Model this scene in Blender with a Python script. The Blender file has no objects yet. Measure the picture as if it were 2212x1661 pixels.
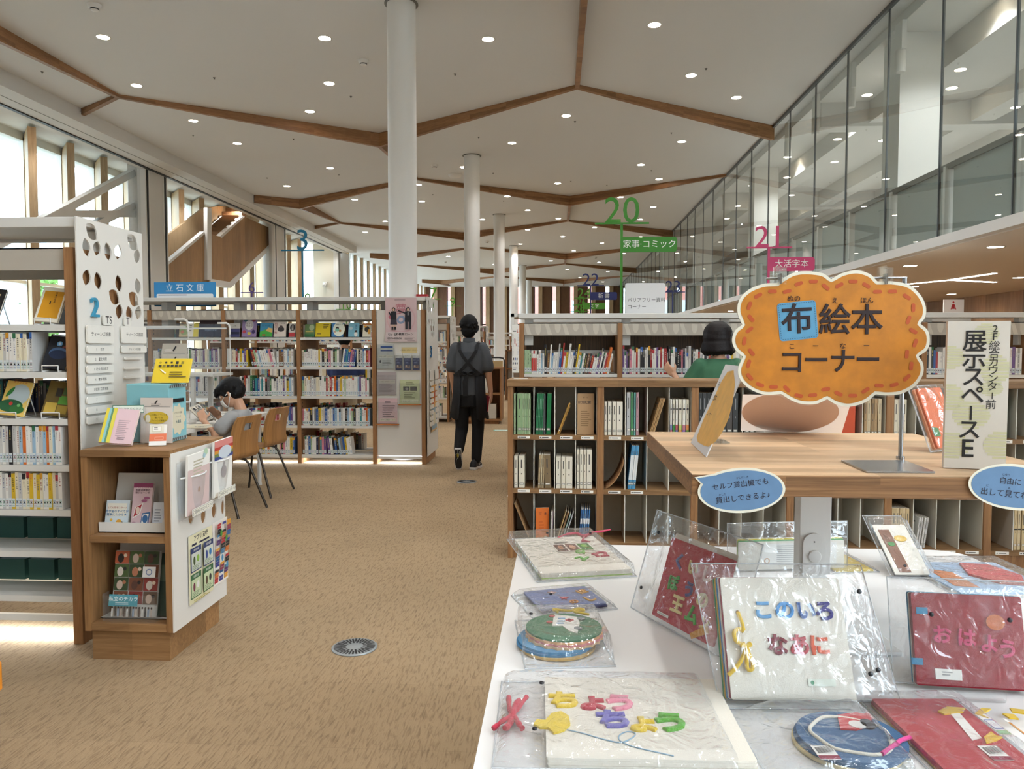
import bpy, bmesh, math, random
from mathutils import Vector, Matrix, Euler, noise
random.seed(7)
SC = bpy.context.scene
COL = SC.collection
PI = math.pi
# ------------------------------------------------------------------ camera
CAM_H, FPX, CX, CY = 1.35, 1662.0, 1106.0, 830.5
PITCH = math.atan(78.5 / FPX)
YAW = math.atan(102 * math.cos(PITCH) / FPX)
cam_d = bpy.data.cameras.new('camera')
cam = bpy.data.objects.new('camera', cam_d)
COL.objects.link(cam)
cam.location = (0, 0, CAM_H)
cam.rotation_euler = (PI / 2 - PITCH, 0, YAW)
cam_d.sensor_fit = 'HORIZONTAL'
cam_d.sensor_width = 36.0
cam_d.lens = 36.0 * FPX / 2212.0
cam_d.clip_start = 0.05
cam_d.clip_end = 400
SC.camera = cam
# ------------------------------------------------------------------ world, exposure
SC.view_settings.view_transform = 'Standard'
SC.view_settings.look = 'None'
SC.view_settings.exposure = 0.6
SC.view_settings.gamma = 1.0
SC.view_settings.use_curve_mapping = False
w = bpy.data.worlds.new('overcast_sky')
SC.world = w
w.use_nodes = True
bg = w.node_tree.nodes['Background']
bg.inputs[0].default_value = (0.74, 0.88, 1.0, 1)
bg.inputs[1].default_value = 7.0
SC.cycles.use_denoising = True
SC.cycles.use_adaptive_sampling = True
SC.cycles.adaptive_threshold = 0.02
SC.cycles.max_bounces = 7
SC.cycles.diffuse_bounces = 4
SC.cycles.glossy_bounces = 3
SC.cycles.transmission_bounces = 4
SC.cycles.transparent_max_bounces = 24
SC.cycles.caustics_reflective = False
SC.cycles.caustics_refractive = False
SC.cycles.sample_clamp_indirect = 4.0
SC.cycles.use_light_tree = True
SPOT_W = 62.0            # power of one ceiling downlight
LENS_E = 16.0            # brightness of its lens

# pixel of the photo -> point of the place, on a plane of known x, y or z
_F = Vector((-math.sin(YAW) * math.cos(PITCH), math.cos(YAW) * math.cos(PITCH), -math.sin(PITCH)))
_R = Vector((math.cos(YAW), math.sin(YAW), 0))
_U = _R.cross(_F)
def at(px, py, x=None, y=None, z=None):
    d = _F + _R * ((px - CX) / FPX) - _U * ((py - CY) / FPX)
    if x is not None: t = x / d.x
    elif y is not None: t = y / d.y
    else: t = (z - CAM_H) / d.z
    return Vector((0, 0, CAM_H)) + d * t
# ------------------------------------------------------------------ materials
def lin(c):
    if isinstance(c, str):
        c = [int(c[i:i + 2], 16) / 255 for i in (0, 2, 4)]
    return tuple((v / 12.92 if v <= 0.04045 else ((v + 0.055) / 1.055) ** 2.4) for v in c) + (1,)
_mats = {}
def nd(nt, t, **k):
    n = nt.nodes.new(t)
    for a, v in k.items(): setattr(n, a, v)
    return n
def mat(name, col, rough=0.6, metal=0.0, spec=0.5, emit=0, bump=0, bscale=200, var=0, vscale=8, coat=0, sheen=0):
    if name in _mats: return _mats[name]
    m = bpy.data.materials.new(name); m.use_nodes = True
    nt = m.node_tree; b = nt.nodes['Principled BSDF']
    c = lin(col)
    b.inputs['Base Color'].default_value = c
    b.inputs['Roughness'].default_value = rough
    b.inputs['Metallic'].default_value = metal
    b.inputs['Specular IOR Level'].default_value = spec
    if coat: b.inputs['Coat Weight'].default_value = coat
    if sheen: b.inputs['Sheen Weight'].default_value = sheen
    if emit:
        b.inputs['Emission Color'].default_value = c
        b.inputs['Emission Strength'].default_value = emit
    if bump or var:
        tc = nd(nt, 'ShaderNodeTexCoord')
        nz = nd(nt, 'ShaderNodeTexNoise'); nz.inputs['Scale'].default_value = bscale if bump else vscale
        nz.inputs['Detail'].default_value = 3
        nt.links.new(tc.outputs['Object'], nz.inputs['Vector'])
        if bump:
            bp = nd(nt, 'ShaderNodeBump'); bp.inputs['Strength'].default_value = bump
            bp.inputs['Distance'].default_value = 0.002
            nt.links.new(nz.outputs[0], bp.inputs['Height']); nt.links.new(bp.outputs[0], b.inputs['Normal'])
        if var:
            n2 = nd(nt, 'ShaderNodeTexNoise'); n2.inputs['Scale'].default_value = vscale; n2.inputs['Detail'].default_value = 4
            nt.links.new(tc.outputs['Object'], n2.inputs['Vector'])
            r = nd(nt, 'ShaderNodeValToRGB')
            r.color_ramp.elements[0].position = 0.3; r.color_ramp.elements[1].position = 0.7
            r.color_ramp.elements[0].color = tuple(v * (1 - var) for v in c[:3]) + (1,)
            r.color_ramp.elements[1].color = tuple(min(1, v * (1 + var)) for v in c[:3]) + (1,)
            nt.links.new(n2.outputs[0], r.inputs[0]); nt.links.new(r.outputs[0], b.inputs['Base Color'])
    _mats[name] = m
    return m
def wood(name, c1, c2, grain=(1, 1, 12), scale=6, rough=0.5, block=None):
    """wood with grain stretched along the axis of the small grain value; block = size of the glued staves"""
    if name in _mats: return _mats[name]
    m = bpy.data.materials.new(name); m.use_nodes = True
    nt = m.node_tree; b = nt.nodes['Principled BSDF']; L = nt.links
    b.inputs['Roughness'].default_value = rough
    b.inputs['Specular IOR Level'].default_value = 0.35
    tc = nd(nt, 'ShaderNodeTexCoord'); mp = nd(nt, 'ShaderNodeMapping')
    mp.inputs['Scale'].default_value = grain
    L.new(tc.outputs['Object'], mp.inputs['Vector'])
    nz = nd(nt, 'ShaderNodeTexNoise'); nz.inputs['Scale'].default_value = scale
    nz.inputs['Detail'].default_value = 6; nz.inputs['Roughness'].default_value = 0.62; nz.inputs['Distortion'].default_value = 0.6
    L.new(mp.outputs[0], nz.inputs['Vector'])
    r = nd(nt, 'ShaderNodeValToRGB')
    r.color_ramp.elements[0].position = 0.32; r.color_ramp.elements[1].position = 0.68
    r.color_ramp.elements[0].color = lin(c1); r.color_ramp.elements[1].color = lin(c2)
    L.new(nz.outputs[0], r.inputs[0])
    out = r.outputs[0]
    if block:
        mp2 = nd(nt, 'ShaderNodeMapping'); mp2.inputs['Scale'].default_value = tuple(1 / v for v in block)
        L.new(tc.outputs['Object'], mp2.inputs['Vector'])
        fl = nd(nt, 'ShaderNodeVectorMath', operation='FLOOR'); L.new(mp2.outputs[0], fl.inputs[0])
        wn = nd(nt, 'ShaderNodeTexWhiteNoise', noise_dimensions='3D'); L.new(fl.outputs[0], wn.inputs['Vector'])
        ma = nd(nt, 'ShaderNodeMapRange'); ma.inputs[3].default_value = 0.68; ma.inputs[4].default_value = 1.12
        L.new(wn.outputs[0], ma.inputs[0])
        hs = nd(nt, 'ShaderNodeHueSaturation'); L.new(ma.outputs[0], hs.inputs['Value']); L.new(out, hs.inputs['Color'])
        out = hs.outputs[0]
    L.new(out, b.inputs['Base Color'])
    bp = nd(nt, 'ShaderNodeBump'); bp.inputs['Strength'].default_value = 0.08; bp.inputs['Distance'].default_value = 0.002
    L.new(nz.outputs[0], bp.inputs['Height']); L.new(bp.outputs[0], b.inputs['Normal'])
    _mats[name] = m
    return m
def clear(name, tint=(1, 1, 1), rough=0.03, ior=1.45, haze=0.0, crinkle=0, cscale=30, gloss=1.0):
    """thin clear sheet: light goes straight through, the surface mirrors by its Fresnel share"""
    if name in _mats: return _mats[name]
    m = bpy.data.materials.new(name); m.use_nodes = True
    nt = m.node_tree; L = nt.links
    nt.nodes.remove(nt.nodes['Principled BSDF']); out = nt.nodes['Material Output']
    tr = nd(nt, 'ShaderNodeBsdfTransparent'); tr.inputs[0].default_value = tuple(tint) + (1,)
    gl = nd(nt, 'ShaderNodeBsdfGlossy'); gl.inputs['Roughness'].default_value = rough
    gl.inputs[0].default_value = (gloss, gloss, gloss, 1)
    fr = nd(nt, 'ShaderNodeFresnel'); fr.inputs[0].default_value = ior
    ge = nd(nt, 'ShaderNodeNewGeometry')      # the same mirror share from either side of the sheet
    mi = nd(nt, 'ShaderNodeMapRange'); mi.inputs[3].default_value = ior; mi.inputs[4].default_value = 1 / ior
    L.new(ge.outputs['Backfacing'], mi.inputs[0]); L.new(mi.outputs[0], fr.inputs[0])
    mx = nd(nt, 'ShaderNodeMixShader')
    L.new(fr.outputs[0], mx.inputs[0]); L.new(tr.outputs[0], mx.inputs[1]); L.new(gl.outputs[0], mx.inputs[2])
    sh = mx.outputs[0]
    if haze:
        df = nd(nt, 'ShaderNodeBsdfDiffuse'); df.inputs[0].default_value = (0.85, 0.87, 0.88, 1)
        m2 = nd(nt, 'ShaderNodeMixShader'); m2.inputs[0].default_value = haze
        L.new(sh, m2.inputs[1]); L.new(df.outputs[0], m2.inputs[2]); sh = m2.outputs[0]
    if crinkle:
        tc = nd(nt, 'ShaderNodeTexCoord')
        nz = nd(nt, 'ShaderNodeTexNoise'); nz.inputs['Scale'].default_value = cscale; nz.inputs['Detail'].default_value = 2
        nz.inputs['Distortion'].default_value = 1.5
        L.new(tc.outputs['Object'], nz.inputs['Vector'])
        bp = nd(nt, 'ShaderNodeBump'); bp.inputs['Strength'].default_value = crinkle; bp.inputs['Distance'].default_value = 0.01
        L.new(nz.outputs[0], bp.inputs['Height'])
        L.new(bp.outputs[0], gl.inputs['Normal']); L.new(bp.outputs[0], fr.inputs['Normal'])
    L.new(sh, out.inputs[0])
    _mats[name] = m
    return m
# ------------------------------------------------------------------ mesh builder
class MB:
    def __init__(s): s.v, s.f, s.mi, s.ms, s.sm = [], [], [], [], []
    def slot(s, m):
        if m not in s.ms: s.ms.append(m)
        return s.ms.index(m)
    def add(s, vs, fs, m, M=None, smooth=False):
        o = len(s.v); k = s.slot(m)
        for p in vs:
            p = Vector(p)
            s.v.append(M @ p if M is not None else p)
        for f in fs:
            s.f.append([i + o for i in f]); s.mi.append(k); s.sm.append(smooth)
        return s
    def box(s, x0, y0, z0, x1, y1, z1, m, M=None):
        if x0 > x1: x0, x1 = x1, x0
        if y0 > y1: y0, y1 = y1, y0
        if z0 > z1: z0, z1 = z1, z0
        vs = [(x0, y0, z0), (x1, y0, z0), (x1, y1, z0), (x0, y1, z0), (x0, y0, z1), (x1, y0, z1), (x1, y1, z1), (x0, y1, z1)]
        return s.add(vs, [(0, 3, 2, 1), (4, 5, 6, 7), (0, 1, 5, 4), (1, 2, 6, 5), (2, 3, 7, 6), (3, 0, 4, 7)], m, M)
    def quad(s, a, b, c, d, m, M=None): return s.add([a, b, c, d], [(0, 1, 2, 3)], m, M)
    def prism(s, poly, z0, z1, m, M=None, smooth=False):
        """poly of (x, y), counter-clockwise, pulled from z0 to z1"""
        n = len(poly)
        vs = [(x, y, z0) for x, y in poly] + [(x, y, z1) for x, y in poly]
        s.add(vs, [tuple(range(n - 1, -1, -1)), tuple(range(n, 2 * n))], m, M)
        return s.add(vs, [(i, (i + 1) % n, n + (i + 1) % n, n + i) for i in range(n)], m, M, smooth)
    def tube(s, pts, r, m, n=8, M=None, cap=True):
        pts = [Vector(p) for p in pts]; k = len(pts)
        rs = r if isinstance(r, (list, tuple)) else [r] * k
        vs = []; up = None
        for i, p in enumerate(pts):
            d = (pts[min(i + 1, k - 1)] - pts[max(i - 1, 0)]).normalized()
            if up is None:
                up = Vector((0, 0, 1)) if abs(d.z) < 0.9 else Vector((1, 0, 0))
            u = d.cross(up)
            u = u.normalized() if u.length > 1e-6 else d.orthogonal().normalized()
            v = u.cross(d).normalized(); up = v
            for j in range(n):
                a = 2 * PI * j / n
                vs.append(p + (u * math.cos(a) + v * math.sin(a)) * rs[i])
        fs = [(i * n + j, i * n + (j + 1) % n, (i + 1) * n + (j + 1) % n, (i + 1) * n + j) for i in range(k - 1) for j in range(n)]
        s.add(vs, fs, m, M, True)
        if cap: s.add(vs[:n] + vs[-n:], [tuple(range(n)), tuple(range(2 * n - 1, n - 1, -1))], m, M)
        return s
    def lathe(s, prof, m, n=24, M=None, c=(0, 0)):
        vs = [(c[0] + r * math.cos(2 * PI * j / n), c[1] + r * math.sin(2 * PI * j / n), z) for r, z in prof for j in range(n)]
        fs = [(i * n + j, i * n + (j + 1) % n, (i + 1) * n + (j + 1) % n, (i + 1) * n + j) for i in range(len(prof) - 1) for j in range(n)]
        s.add(vs, fs, m, M, True)
        k = len(prof) * n
        caps = []
        if prof[0][0] > 1e-5: caps.append(tuple(range(n - 1, -1, -1)))
        if prof[-1][0] > 1e-5: caps.append(tuple(range(k - n, k)))
        if caps: s.add(vs, caps, m, M)
        return s
    def sphere(s, c, r, m, n=12, M=None):
        rx, ry, rz = r if isinstance(r, (tuple, list)) else (r, r, r)
        T = Matrix.Translation(c) @ Matrix.Diagonal((rx, ry, rz, 1))
        if M is not None: T = M @ T
        k = n // 2
        return s.lathe([(max(math.sin(PI * i / k), .004), -math.cos(PI * i / k)) for i in range(k + 1)], m, n, T)
    def grid(s, fn, nu, nv, m, M=None, smooth=True):
        vs = [fn(i / nu, j / nv) for j in range(nv + 1) for i in range(nu + 1)]
        fs = [(j * (nu + 1) + i, j * (nu + 1) + i + 1, (j + 1) * (nu + 1) + i + 1, (j + 1) * (nu + 1) + i) for j in range(nv) for i in range(nu)]
        return s.add(vs, fs, m, M, smooth)
    def mesh(s, me, m, M=None):
        return s.add([v.co.copy() for v in me.vertices], [tuple(p.vertices) for p in me.polygons], m, M)
    def build(s, name, parent=None, bevel=0, bseg=2, sub=0, label=None):
        me = bpy.data.meshes.new(name)
        me.from_pydata([tuple(v) for v in s.v], [], s.f)
        for m in s.ms: me.materials.append(m)
        me.polygons.foreach_set('material_index', s.mi)
        me.polygons.foreach_set('use_smooth', s.sm)
        me.update()
        o = bpy.data.objects.new(name, me); COL.objects.link(o)
        if parent is not None: o.parent = parent
        if bevel:
            b = o.modifiers.new('bevel', 'BEVEL'); b.width = bevel; b.segments = bseg; b.limit_method = 'ANGLE'; b.angle_limit = 0.6
            b.harden_normals = False
        if sub:
            b = o.modifiers.new('sub', 'SUBSURF'); b.levels = sub; b.render_levels = sub
        if label: o['label'] = label
        return o
def tag(o, label, cat, group=None, kind=None):
    o['label'] = label; o['category'] = cat
    if group: o['group'] = group
    if kind: o['kind'] = kind
    return o
def thing(name, label, cat, loc=(0, 0, 0), rz=0, group=None, rot=None):
    o = bpy.data.objects.new(name, None); COL.objects.link(o)
    o.empty_display_size = 0.1
    o.location = loc; o.rotation_euler = rot if rot else (0, 0, rz)
    return tag(o, label, cat, group)
def struct(name, mb, **k):
    o = mb.build(name, **k); o['kind'] = 'structure'
    return o
def box(name, dims, m, parent=None, **k): return MB().box(*dims, m).build(name, parent, **k)
def copy_tree(o, parent=None):
    c = o.copy(); COL.objects.link(c)
    if parent is not None: c.parent = parent
    for ch in o.children: copy_tree(ch, c)
    return c
# ------------------------------------------------------------------ lettering (Blender's built-in font)
_tc = {}
def text_mesh(body, size=0.1, ext=0.0, bev=0.0, off=0.0, al='CENTER', vert='CENTER', gap=1.0, line=1.0, space=1.0, res=3):
    key = (body, size, ext, bev, off, al, vert, line, space, res)
    if key in _tc: return _tc[key]
    c = bpy.data.curves.new('lettering', 'FONT')
    c.body = body; c.size = size; c.extrude = ext; c.bevel_depth = bev; c.offset = off
    c.align_x = al; c.align_y = vert; c.space_line = line; c.space_character = space; c.resolution_u = res
    c.bevel_resolution = 2
    o = bpy.data.objects.new('lettering', c); COL.objects.link(o)
    dg = bpy.context.evaluated_depsgraph_get()
    me = bpy.data.meshes.new_from_object(o.evaluated_get(dg))
    bpy.data.objects.remove(o); bpy.data.curves.remove(c)
    _tc[key] = me
    return me
def text(mb, body, m, M, **k): return mb.mesh(text_mesh(body, **k), m, M)
def shape_mesh(loops, ext=0.0, bev=0.0):
    """filled flat shape with holes: first loop the outline, the others the holes"""
    c = bpy.data.curves.new('shape', 'CURVE'); c.dimensions = '2D'; c.fill_mode = 'BOTH'; c.extrude = ext; c.bevel_depth = bev
    for lp in loops:
        s = c.splines.new('POLY'); s.points.add(len(lp) - 1)
        for p, (x, y) in zip(s.points, lp): p.co = (x, y, 0, 1)
        s.use_cyclic_u = True
    o = bpy.data.objects.new('shape', c); COL.objects.link(o)
    dg = bpy.context.evaluated_depsgraph_get()
    me = bpy.data.meshes.new_from_object(o.evaluated_get(dg))
    bpy.data.objects.remove(o); bpy.data.curves.remove(c)
    return me
def frame(o, ex, ez):
    """matrix whose x runs along ex, y along ez (up of the sign), z out of the face"""
    ex = Vector(ex).normalized(); ez = Vector(ez); ey = (ez - ex * ez.dot(ex)).normalized(); n = ex.cross(ey)
    M = Matrix.Identity(4)
    for i in range(3): M[i][0], M[i][1], M[i][2], M[i][3] = ex[i], ey[i], n[i], o[i]
    return M
FRONT = lambda x, y, z: frame((x, y, z), (1, 0, 0), (0, 0, 1))      # faces -Y
SIDE = lambda x, y, z: frame((x, y, z), (0, 1, 0), (0, 0, 1))       # faces +X
def rrect(x0, y0, x1, y1, r, n=5):
    out = []
    for cx, cy, a in ((x1 - r, y1 - r, 0), (x0 + r, y1 - r, 90), (x0 + r, y0 + r, 180), (x1 - r, y0 + r, 270)):
        for i in range(n + 1):
            t = math.radians(a + 90 * i / n); out.append((cx + r * math.cos(t), cy + r * math.sin(t)))
    return out
def ellipse(cx, cy, rx, ry, n=32, rot=0):
    return [(cx + rx * math.cos(t) * math.cos(rot) - ry * math.sin(t) * math.sin(rot), cy + rx * math.cos(t) * math.sin(rot) + ry * math.sin(t) * math.cos(rot)) for t in (2 * PI * i / n for i in range(n))]
def leaf(cx, cy, l, w, rot, n=8):
    """pointed leaf outline"""
    p = [(-l / 2 + l * i / n, w / 2 * math.sin(PI * i / n) ** 0.8) for i in range(n + 1)] + [(l / 2 - l * i / n, -w / 2 * math.sin(PI * i / n) ** 0.8) for i in range(1, n)]
    c, s = math.cos(rot), math.sin(rot)
    return [(cx + x * c - y * s, cy + x * s + y * c) for x, y in p]
ORD = ['first', 'second', 'third', 'fourth', 'fifth', 'sixth', 'seventh', 'eighth', 'ninth', 'tenth', 'eleventh', 'twelfth', 'thirteenth', 'fourteenth', 'fifteenth', 'sixteenth', 'seventeenth', 'eighteenth', 'nineteenth', 'twentieth']
TENS = {2: 'twenty', 3: 'thirty', 4: 'forty', 5: 'fifty'}
def nth(i):
    if i < 20: return ORD[i]
    t, u = divmod(i + 1, 10)
    return (TENS[t] + '-' + ORD[u - 1]) if u else {2: 'twentieth', 3: 'thirtieth', 4: 'fortieth', 5: 'fiftieth'}[t]
WHITE = mat('white_paint', 'e4e2dd', 0.55)
STEEL = mat('white_steel', 'dedcd6', 0.4)
WALLW = mat('wall_white', 'd9d7d2', 0.8)
BLACK = mat('black_trim', '141518', 0.5)
CHROME = mat('chrome', 'c9ccd0', 0.18, 1.0)
INK = mat('black_ink', '1c1a1b', 0.7)
PAPER = mat('paper', 'f0ede6', 0.7)
OAK = wood('oak', '8d6340', 'a87c52', (14, 14, 1.0), 5, 0.5)
OAKH = wood('oak_lengthways', '8d6340', 'a87c52', (1.0, 14, 14), 5, 0.5)
OAKL = wood('light_oak', 'b08a62', 'c5a27a', (1.0, 9, 9), 5, 0.45, (0.6, 0.07, 1))
LAM = wood('laminated_edge', '7a5232', 'a97c50', (1.2, 30, 30), 5, 0.5, (0.25, 9, 0.012))
OAKD = wood('dark_oak', '6b4529', '87592f', (14, 14, 1.0), 5, 0.5)
ACR = clear('clear_acrylic', (0.97, 0.98, 0.98), 0.02, 1.45, haze=0.02)
# ================================================================== the setting
ZC = 5.47                                    # ceiling
XL, XG = -8.22, 3.95                         # cornice on the left, glass wall on the right
def carpet_mat():
    m = bpy.data.materials.new('carpet'); m.use_nodes = True
    nt = m.node_tree; L = nt.links; b = nt.nodes['Principled BSDF']
    b.inputs['Roughness'].default_value = 0.95; b.inputs['Specular IOR Level'].default_value = 0.1
    tc = nd(nt, 'ShaderNodeTexCoord')
    mp = nd(nt, 'ShaderNodeMapping'); mp.inputs['Scale'].default_value = (100, 16, 1); mp.inputs['Rotation'].default_value = (0, 0, 0.03)
    L.new(tc.outputs['Object'], mp.inputs[0])
    n1 = nd(nt, 'ShaderNodeTexNoise'); n1.inputs['Scale'].default_value = 1; n1.inputs['Detail'].default_value = 2; n1.inputs['Distortion'].default_value = 0.5
    L.new(mp.outputs[0], n1.inputs['Vector'])
    n2 = nd(nt, 'ShaderNodeTexNoise'); n2.inputs['Scale'].default_value = 0.8; n2.inputs['Detail'].default_value = 5
    L.new(tc.outputs['Object'], n2.inputs['Vector'])
    n3 = nd(nt, 'ShaderNodeTexNoise'); n3.inputs['Scale'].default_value = 160; n3.inputs['Detail'].default_value = 2
    L.new(tc.outputs['Object'], n3.inputs['Vector'])
    r = nd(nt, 'ShaderNodeValToRGB'); r.color_ramp.elements[0].position = 0.28; r.color_ramp.elements[1].position = 0.52
    r.color_ramp.elements[0].color = lin('877259'); r.color_ramp.elements[1].color = lin('a58e70')
    L.new(n1.outputs[0], r.inputs[0])
    hs = nd(nt, 'ShaderNodeHueSaturation'); L.new(r.outputs[0], hs.inputs['Color'])
    mr = nd(nt, 'ShaderNodeMapRange'); mr.inputs[1].default_value = 0.3; mr.inputs[2].default_value = 0.7; mr.inputs[3].default_value = 0.9; mr.inputs[4].default_value = 1.1
    L.new(n2.outputs[0], mr.inputs[0]); L.new(mr.outputs[0], hs.inputs['Value'])
    # carpet tiles: half-metre squares whose joints show faintly
    bk = nd(nt, 'ShaderNodeTexBrick'); bk.offset = 0; bk.inputs['Scale'].default_value = 1; bk.inputs['Mortar Size'].default_value = 0.002
    bk.inputs['Brick Width'].default_value = 0.5; bk.inputs['Row Height'].default_value = 0.5
    bk.inputs['Color1'].default_value = (1, 1, 1, 1); bk.inputs['Color2'].default_value = (0.94, 0.94, 0.94, 1); bk.inputs['Mortar'].default_value = (0.86, 0.86, 0.86, 1)
    L.new(tc.outputs['Object'], bk.inputs['Vector'])
    mu = nd(nt, 'ShaderNodeMix', data_type='RGBA', blend_type='MULTIPLY'); mu.inputs[0].default_value = 1
    L.new(hs.outputs[0], mu.inputs[6]); L.new(bk.outputs[0], mu.inputs[7]); L.new(mu.outputs[2], b.inputs['Base Color'])
    ad = nd(nt, 'ShaderNodeMath', operation='MULTIPLY_ADD'); ad.inputs[1].default_value = 0.3
    L.new(n3.outputs[0], ad.inputs[0]); L.new(n1.outputs[0], ad.inputs[2])
    bp = nd(nt, 'ShaderNodeBump'); bp.inputs['Strength'].default_value = 0.7; bp.inputs['Distance'].default_value = 0.006
    L.new(ad.outputs[0], bp.inputs['Height']); L.new(bp.outputs[0], b.inputs['Normal'])
    return m
CARPET = carpet_mat()
CEIL = mat('ceiling_white', 'dcdcdb', 0.9, bump=0.1, bscale=400)
struct('floor', MB().box(-9.0, -5, -0.2, 12, 52.5, 0, CARPET))
struct('floor_hall', MB().box(-11.2, 5, -0.2, -9.0, 52.5, 0, mat('hall_floor', 'a9a39a', 0.5)))
struct('ceiling', MB().box(XL, -5, ZC, XG + 0.3, 52.5, ZC + 0.3, CEIL).box(-9.6, 31, ZC, XL, 52.5, ZC + 0.3, CEIL))
struct('wall_back', MB().box(-11.4, -5.3, 0, 12, -5, 6, WALLW))
# folded wooden ceiling ribs: a net of stretched hexagons, deep at one node and shallow at the next
BEAMW = wood('rib_wood', '8a6242', 'a47a52', (3, 3, 30), 2.2, 0.5, (0.9, 0.9, 0.05))
def rib(p, q, dp, dq, wd=0.075):
    p, q = Vector(p), Vector(q)
    lo, hi = XL, XG
    for a, b, da, db in ((p, q, dp, dq),):
        t0, t1 = 0.0, 1.0
        dx = q.x - p.x
        if abs(dx) > 1e-6:
            ta, tb = (lo - p.x) / dx, (hi - p.x) / dx
            t0, t1 = max(0, min(ta, tb)), min(1, max(ta, tb))
        elif not lo < p.x < hi: return
        if t1 - t0 < 0.02: return
        a2, b2 = p + (q - p) * t0, p + (q - p) * t1
        d0, d1 = dp + (dq - dp) * t0, dp + (dq - dp) * t1
    n = (b2 - a2).normalized(); s = Vector((-n.y, n.x)) * wd / 2
    v = []
    for c, d in ((a2, d0), (b2, d1)):
        for z in (ZC + 0.01, ZC - d):
            v += [(c.x + s.x, c.y + s.y, z), (c.x - s.x, c.y - s.y, z)]
    fs = [(0, 1, 3, 2), (4, 6, 7, 5), (0, 2, 6, 4), (1, 5, 7, 3), (2, 3, 7, 6)]
    struct('ceiling_beam', MB().add(v, fs, BEAMW))
DEEP, THIN = 0.26, 0.05
PER, X0, Y0 = 12.72, 0.27, 8.45
for k in range(-3, 3):
    x = X0 + 3.73 * k; off = 0 if k % 2 == 0 else PER / 2
    for n in range(-1, 4):
        ya = Y0 + off + PER * n; yb = ya + 3.87
        if ya > 52 or yb < 2: continue
        rib((x, ya), (x, min(yb, 52)), DEEP, THIN)
        yd = ya + PER / 2
        for sx in (-1, 1):
            if yd < 52: rib((x, yb), (x + sx * 3.73, yd), THIN, DEEP)
# ------------------------------------------------------------------ columns
def column(name, x, y, r, z1=ZC, collar=True):
    m = MB().lathe([(r + 0.008, 0), (r + 0.008, 0.06), (r, 0.07), (r, z1)], WHITE, 40, Matrix.Translation((x, y, 0)))
    if collar: m.lathe([(r + 0.03, z1 - 0.012), (r + 0.03, z1 - 0.002), (r, z1 - 0.001)], mat('collar_grey', '77756f', 0.6), 40, Matrix.Translation((x, y, 0)))
    struct(name, m)
for k in range(6): column('column', -1.90 + 0.018 * k, 9.32 + 7.3 * k, 0.172)
# ------------------------------------------------------------------ left side: bulkhead, piers, stair hall, window wall
ZS, ZH, XW, XF = 5.22, 5.56, -8.9, -10.0
bulk = MB().box(XL - 0.12, -5, ZS, XL, 31, ZC + 0.05, WALLW).box(XW - 0.1, -5, ZS, XL - 0.12, 31, ZS + 0.06, WALLW)
bulk.box(XW - 0.12, -5, ZS - 0.02, XW + 0.015, 31, ZH + 0.1, WALLW)
bulk.box(XW + 0.34, -5, ZS - 0.003, XW + 0.36, 31, ZS, mat('slot_grey', '8b8880', 0.7))
struct('trim_1', bulk)
slot = MB().box(XW + 0.02, -5, ZS - 0.02, XW + 0.09, 31, ZS + 0.001, BLACK)
struct('trim_2', slot)
struct('ceiling_hall', MB().box(-11.3, 2, ZH, XW - 0.1, 31, ZH + 0.2, WALLW))
PIER = [(-5, 6.5), (16.3, 17.05), (23.85, 24.65), (30.8, 32.3)]
for i, (a, b) in enumerate(PIER):
    m = MB().box(XW - 0.22, a, 0, XW, b, ZS + 0.1, WALLW)
    for y in (a, b):
        m.box(XW - 0.1, y - 0.03, 0, XW + 0.012, y + 0.03, ZS, BLACK)
        m.box(XW - 0.1, y - 0.09, 0, XW + 0.010, y - 0.05, ZS, WHITE).box(XW - 0.1, y + 0.05, 0, XW + 0.010, y + 0.09, ZS, WHITE)
    struct('wall_pier', m)
FIN = wood('pale_fin', 'a58a68', 'bfa480', (14, 14, 1.0), 3, 0.55)
GLASSW = clear('window_glass', (0.93, 0.98, 1.0), 0.01, 1.5)
fy = [14.45 + 1.15 * k for k in range(-8, 15)]
for k, y in enumerate(fy):
    if y > 30.4: continue
    d = Vector((-0.4, 0.48)).normalized(); s = Vector((d.y, -d.x)) * -0.14
    b = Vector((XF, y - 0.14)) + d * 0.64; a = b - d * 0.86
    fb = MB().prism([(a.x, a.y), (b.x, b.y), (b.x + s.x, b.y + s.y), (a.x + s.x, a.y + s.y)][::-1], 0, ZH - 0.05, FIN)
    struct('window_fin', fb)
    # frame and pane between this fin and the next
    g0, g1 = b.y - 0.05, y + 1.15 + 0.45
    m = MB()
    for yy in (g0, g1 - 0.26): m.box(-10.62, yy, 0, -10.48, yy + 0.09, ZH - 0.1, WHITE)
    m.box(-10.62, g0, ZH - 0.16, -10.48, g1, ZH, mat('header_grey', 'd3d5d2', 0.8)).box(-10.62, g0, 0, -10.48, g1, 0.12, WHITE)
    m.box(-10.60, g0, 2.62, -10.50, g1, 2.68, WHITE)
    m.quad((-10.55, g0, 0.1), (-10.55, g1, 0.1), (-10.55, g1, ZH - 0.16), (-10.55, g0, ZH - 0.16), GLASSW)
    o = struct('window_%d' % (k + 1), m)
def bar(mb, p, q, w, m):
    p, q = Vector(p), Vector(q); d = (q - p).normalized(); u = Vector((1, 0, 0)) * w / 2; v = d.cross(Vector((1, 0, 0))).normalized() * w / 2
    vs = [c + a * u + b * v for c in (p, q) for a, b in ((-1, -1), (1, -1), (1, 1), (-1, 1))]
    return mb.add(vs, [(0, 3, 2, 1), (4, 5, 6, 7), (0, 1, 5, 4), (1, 2, 6, 5), (2, 3, 7, 6), (3, 0, 4, 7)], m)
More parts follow.
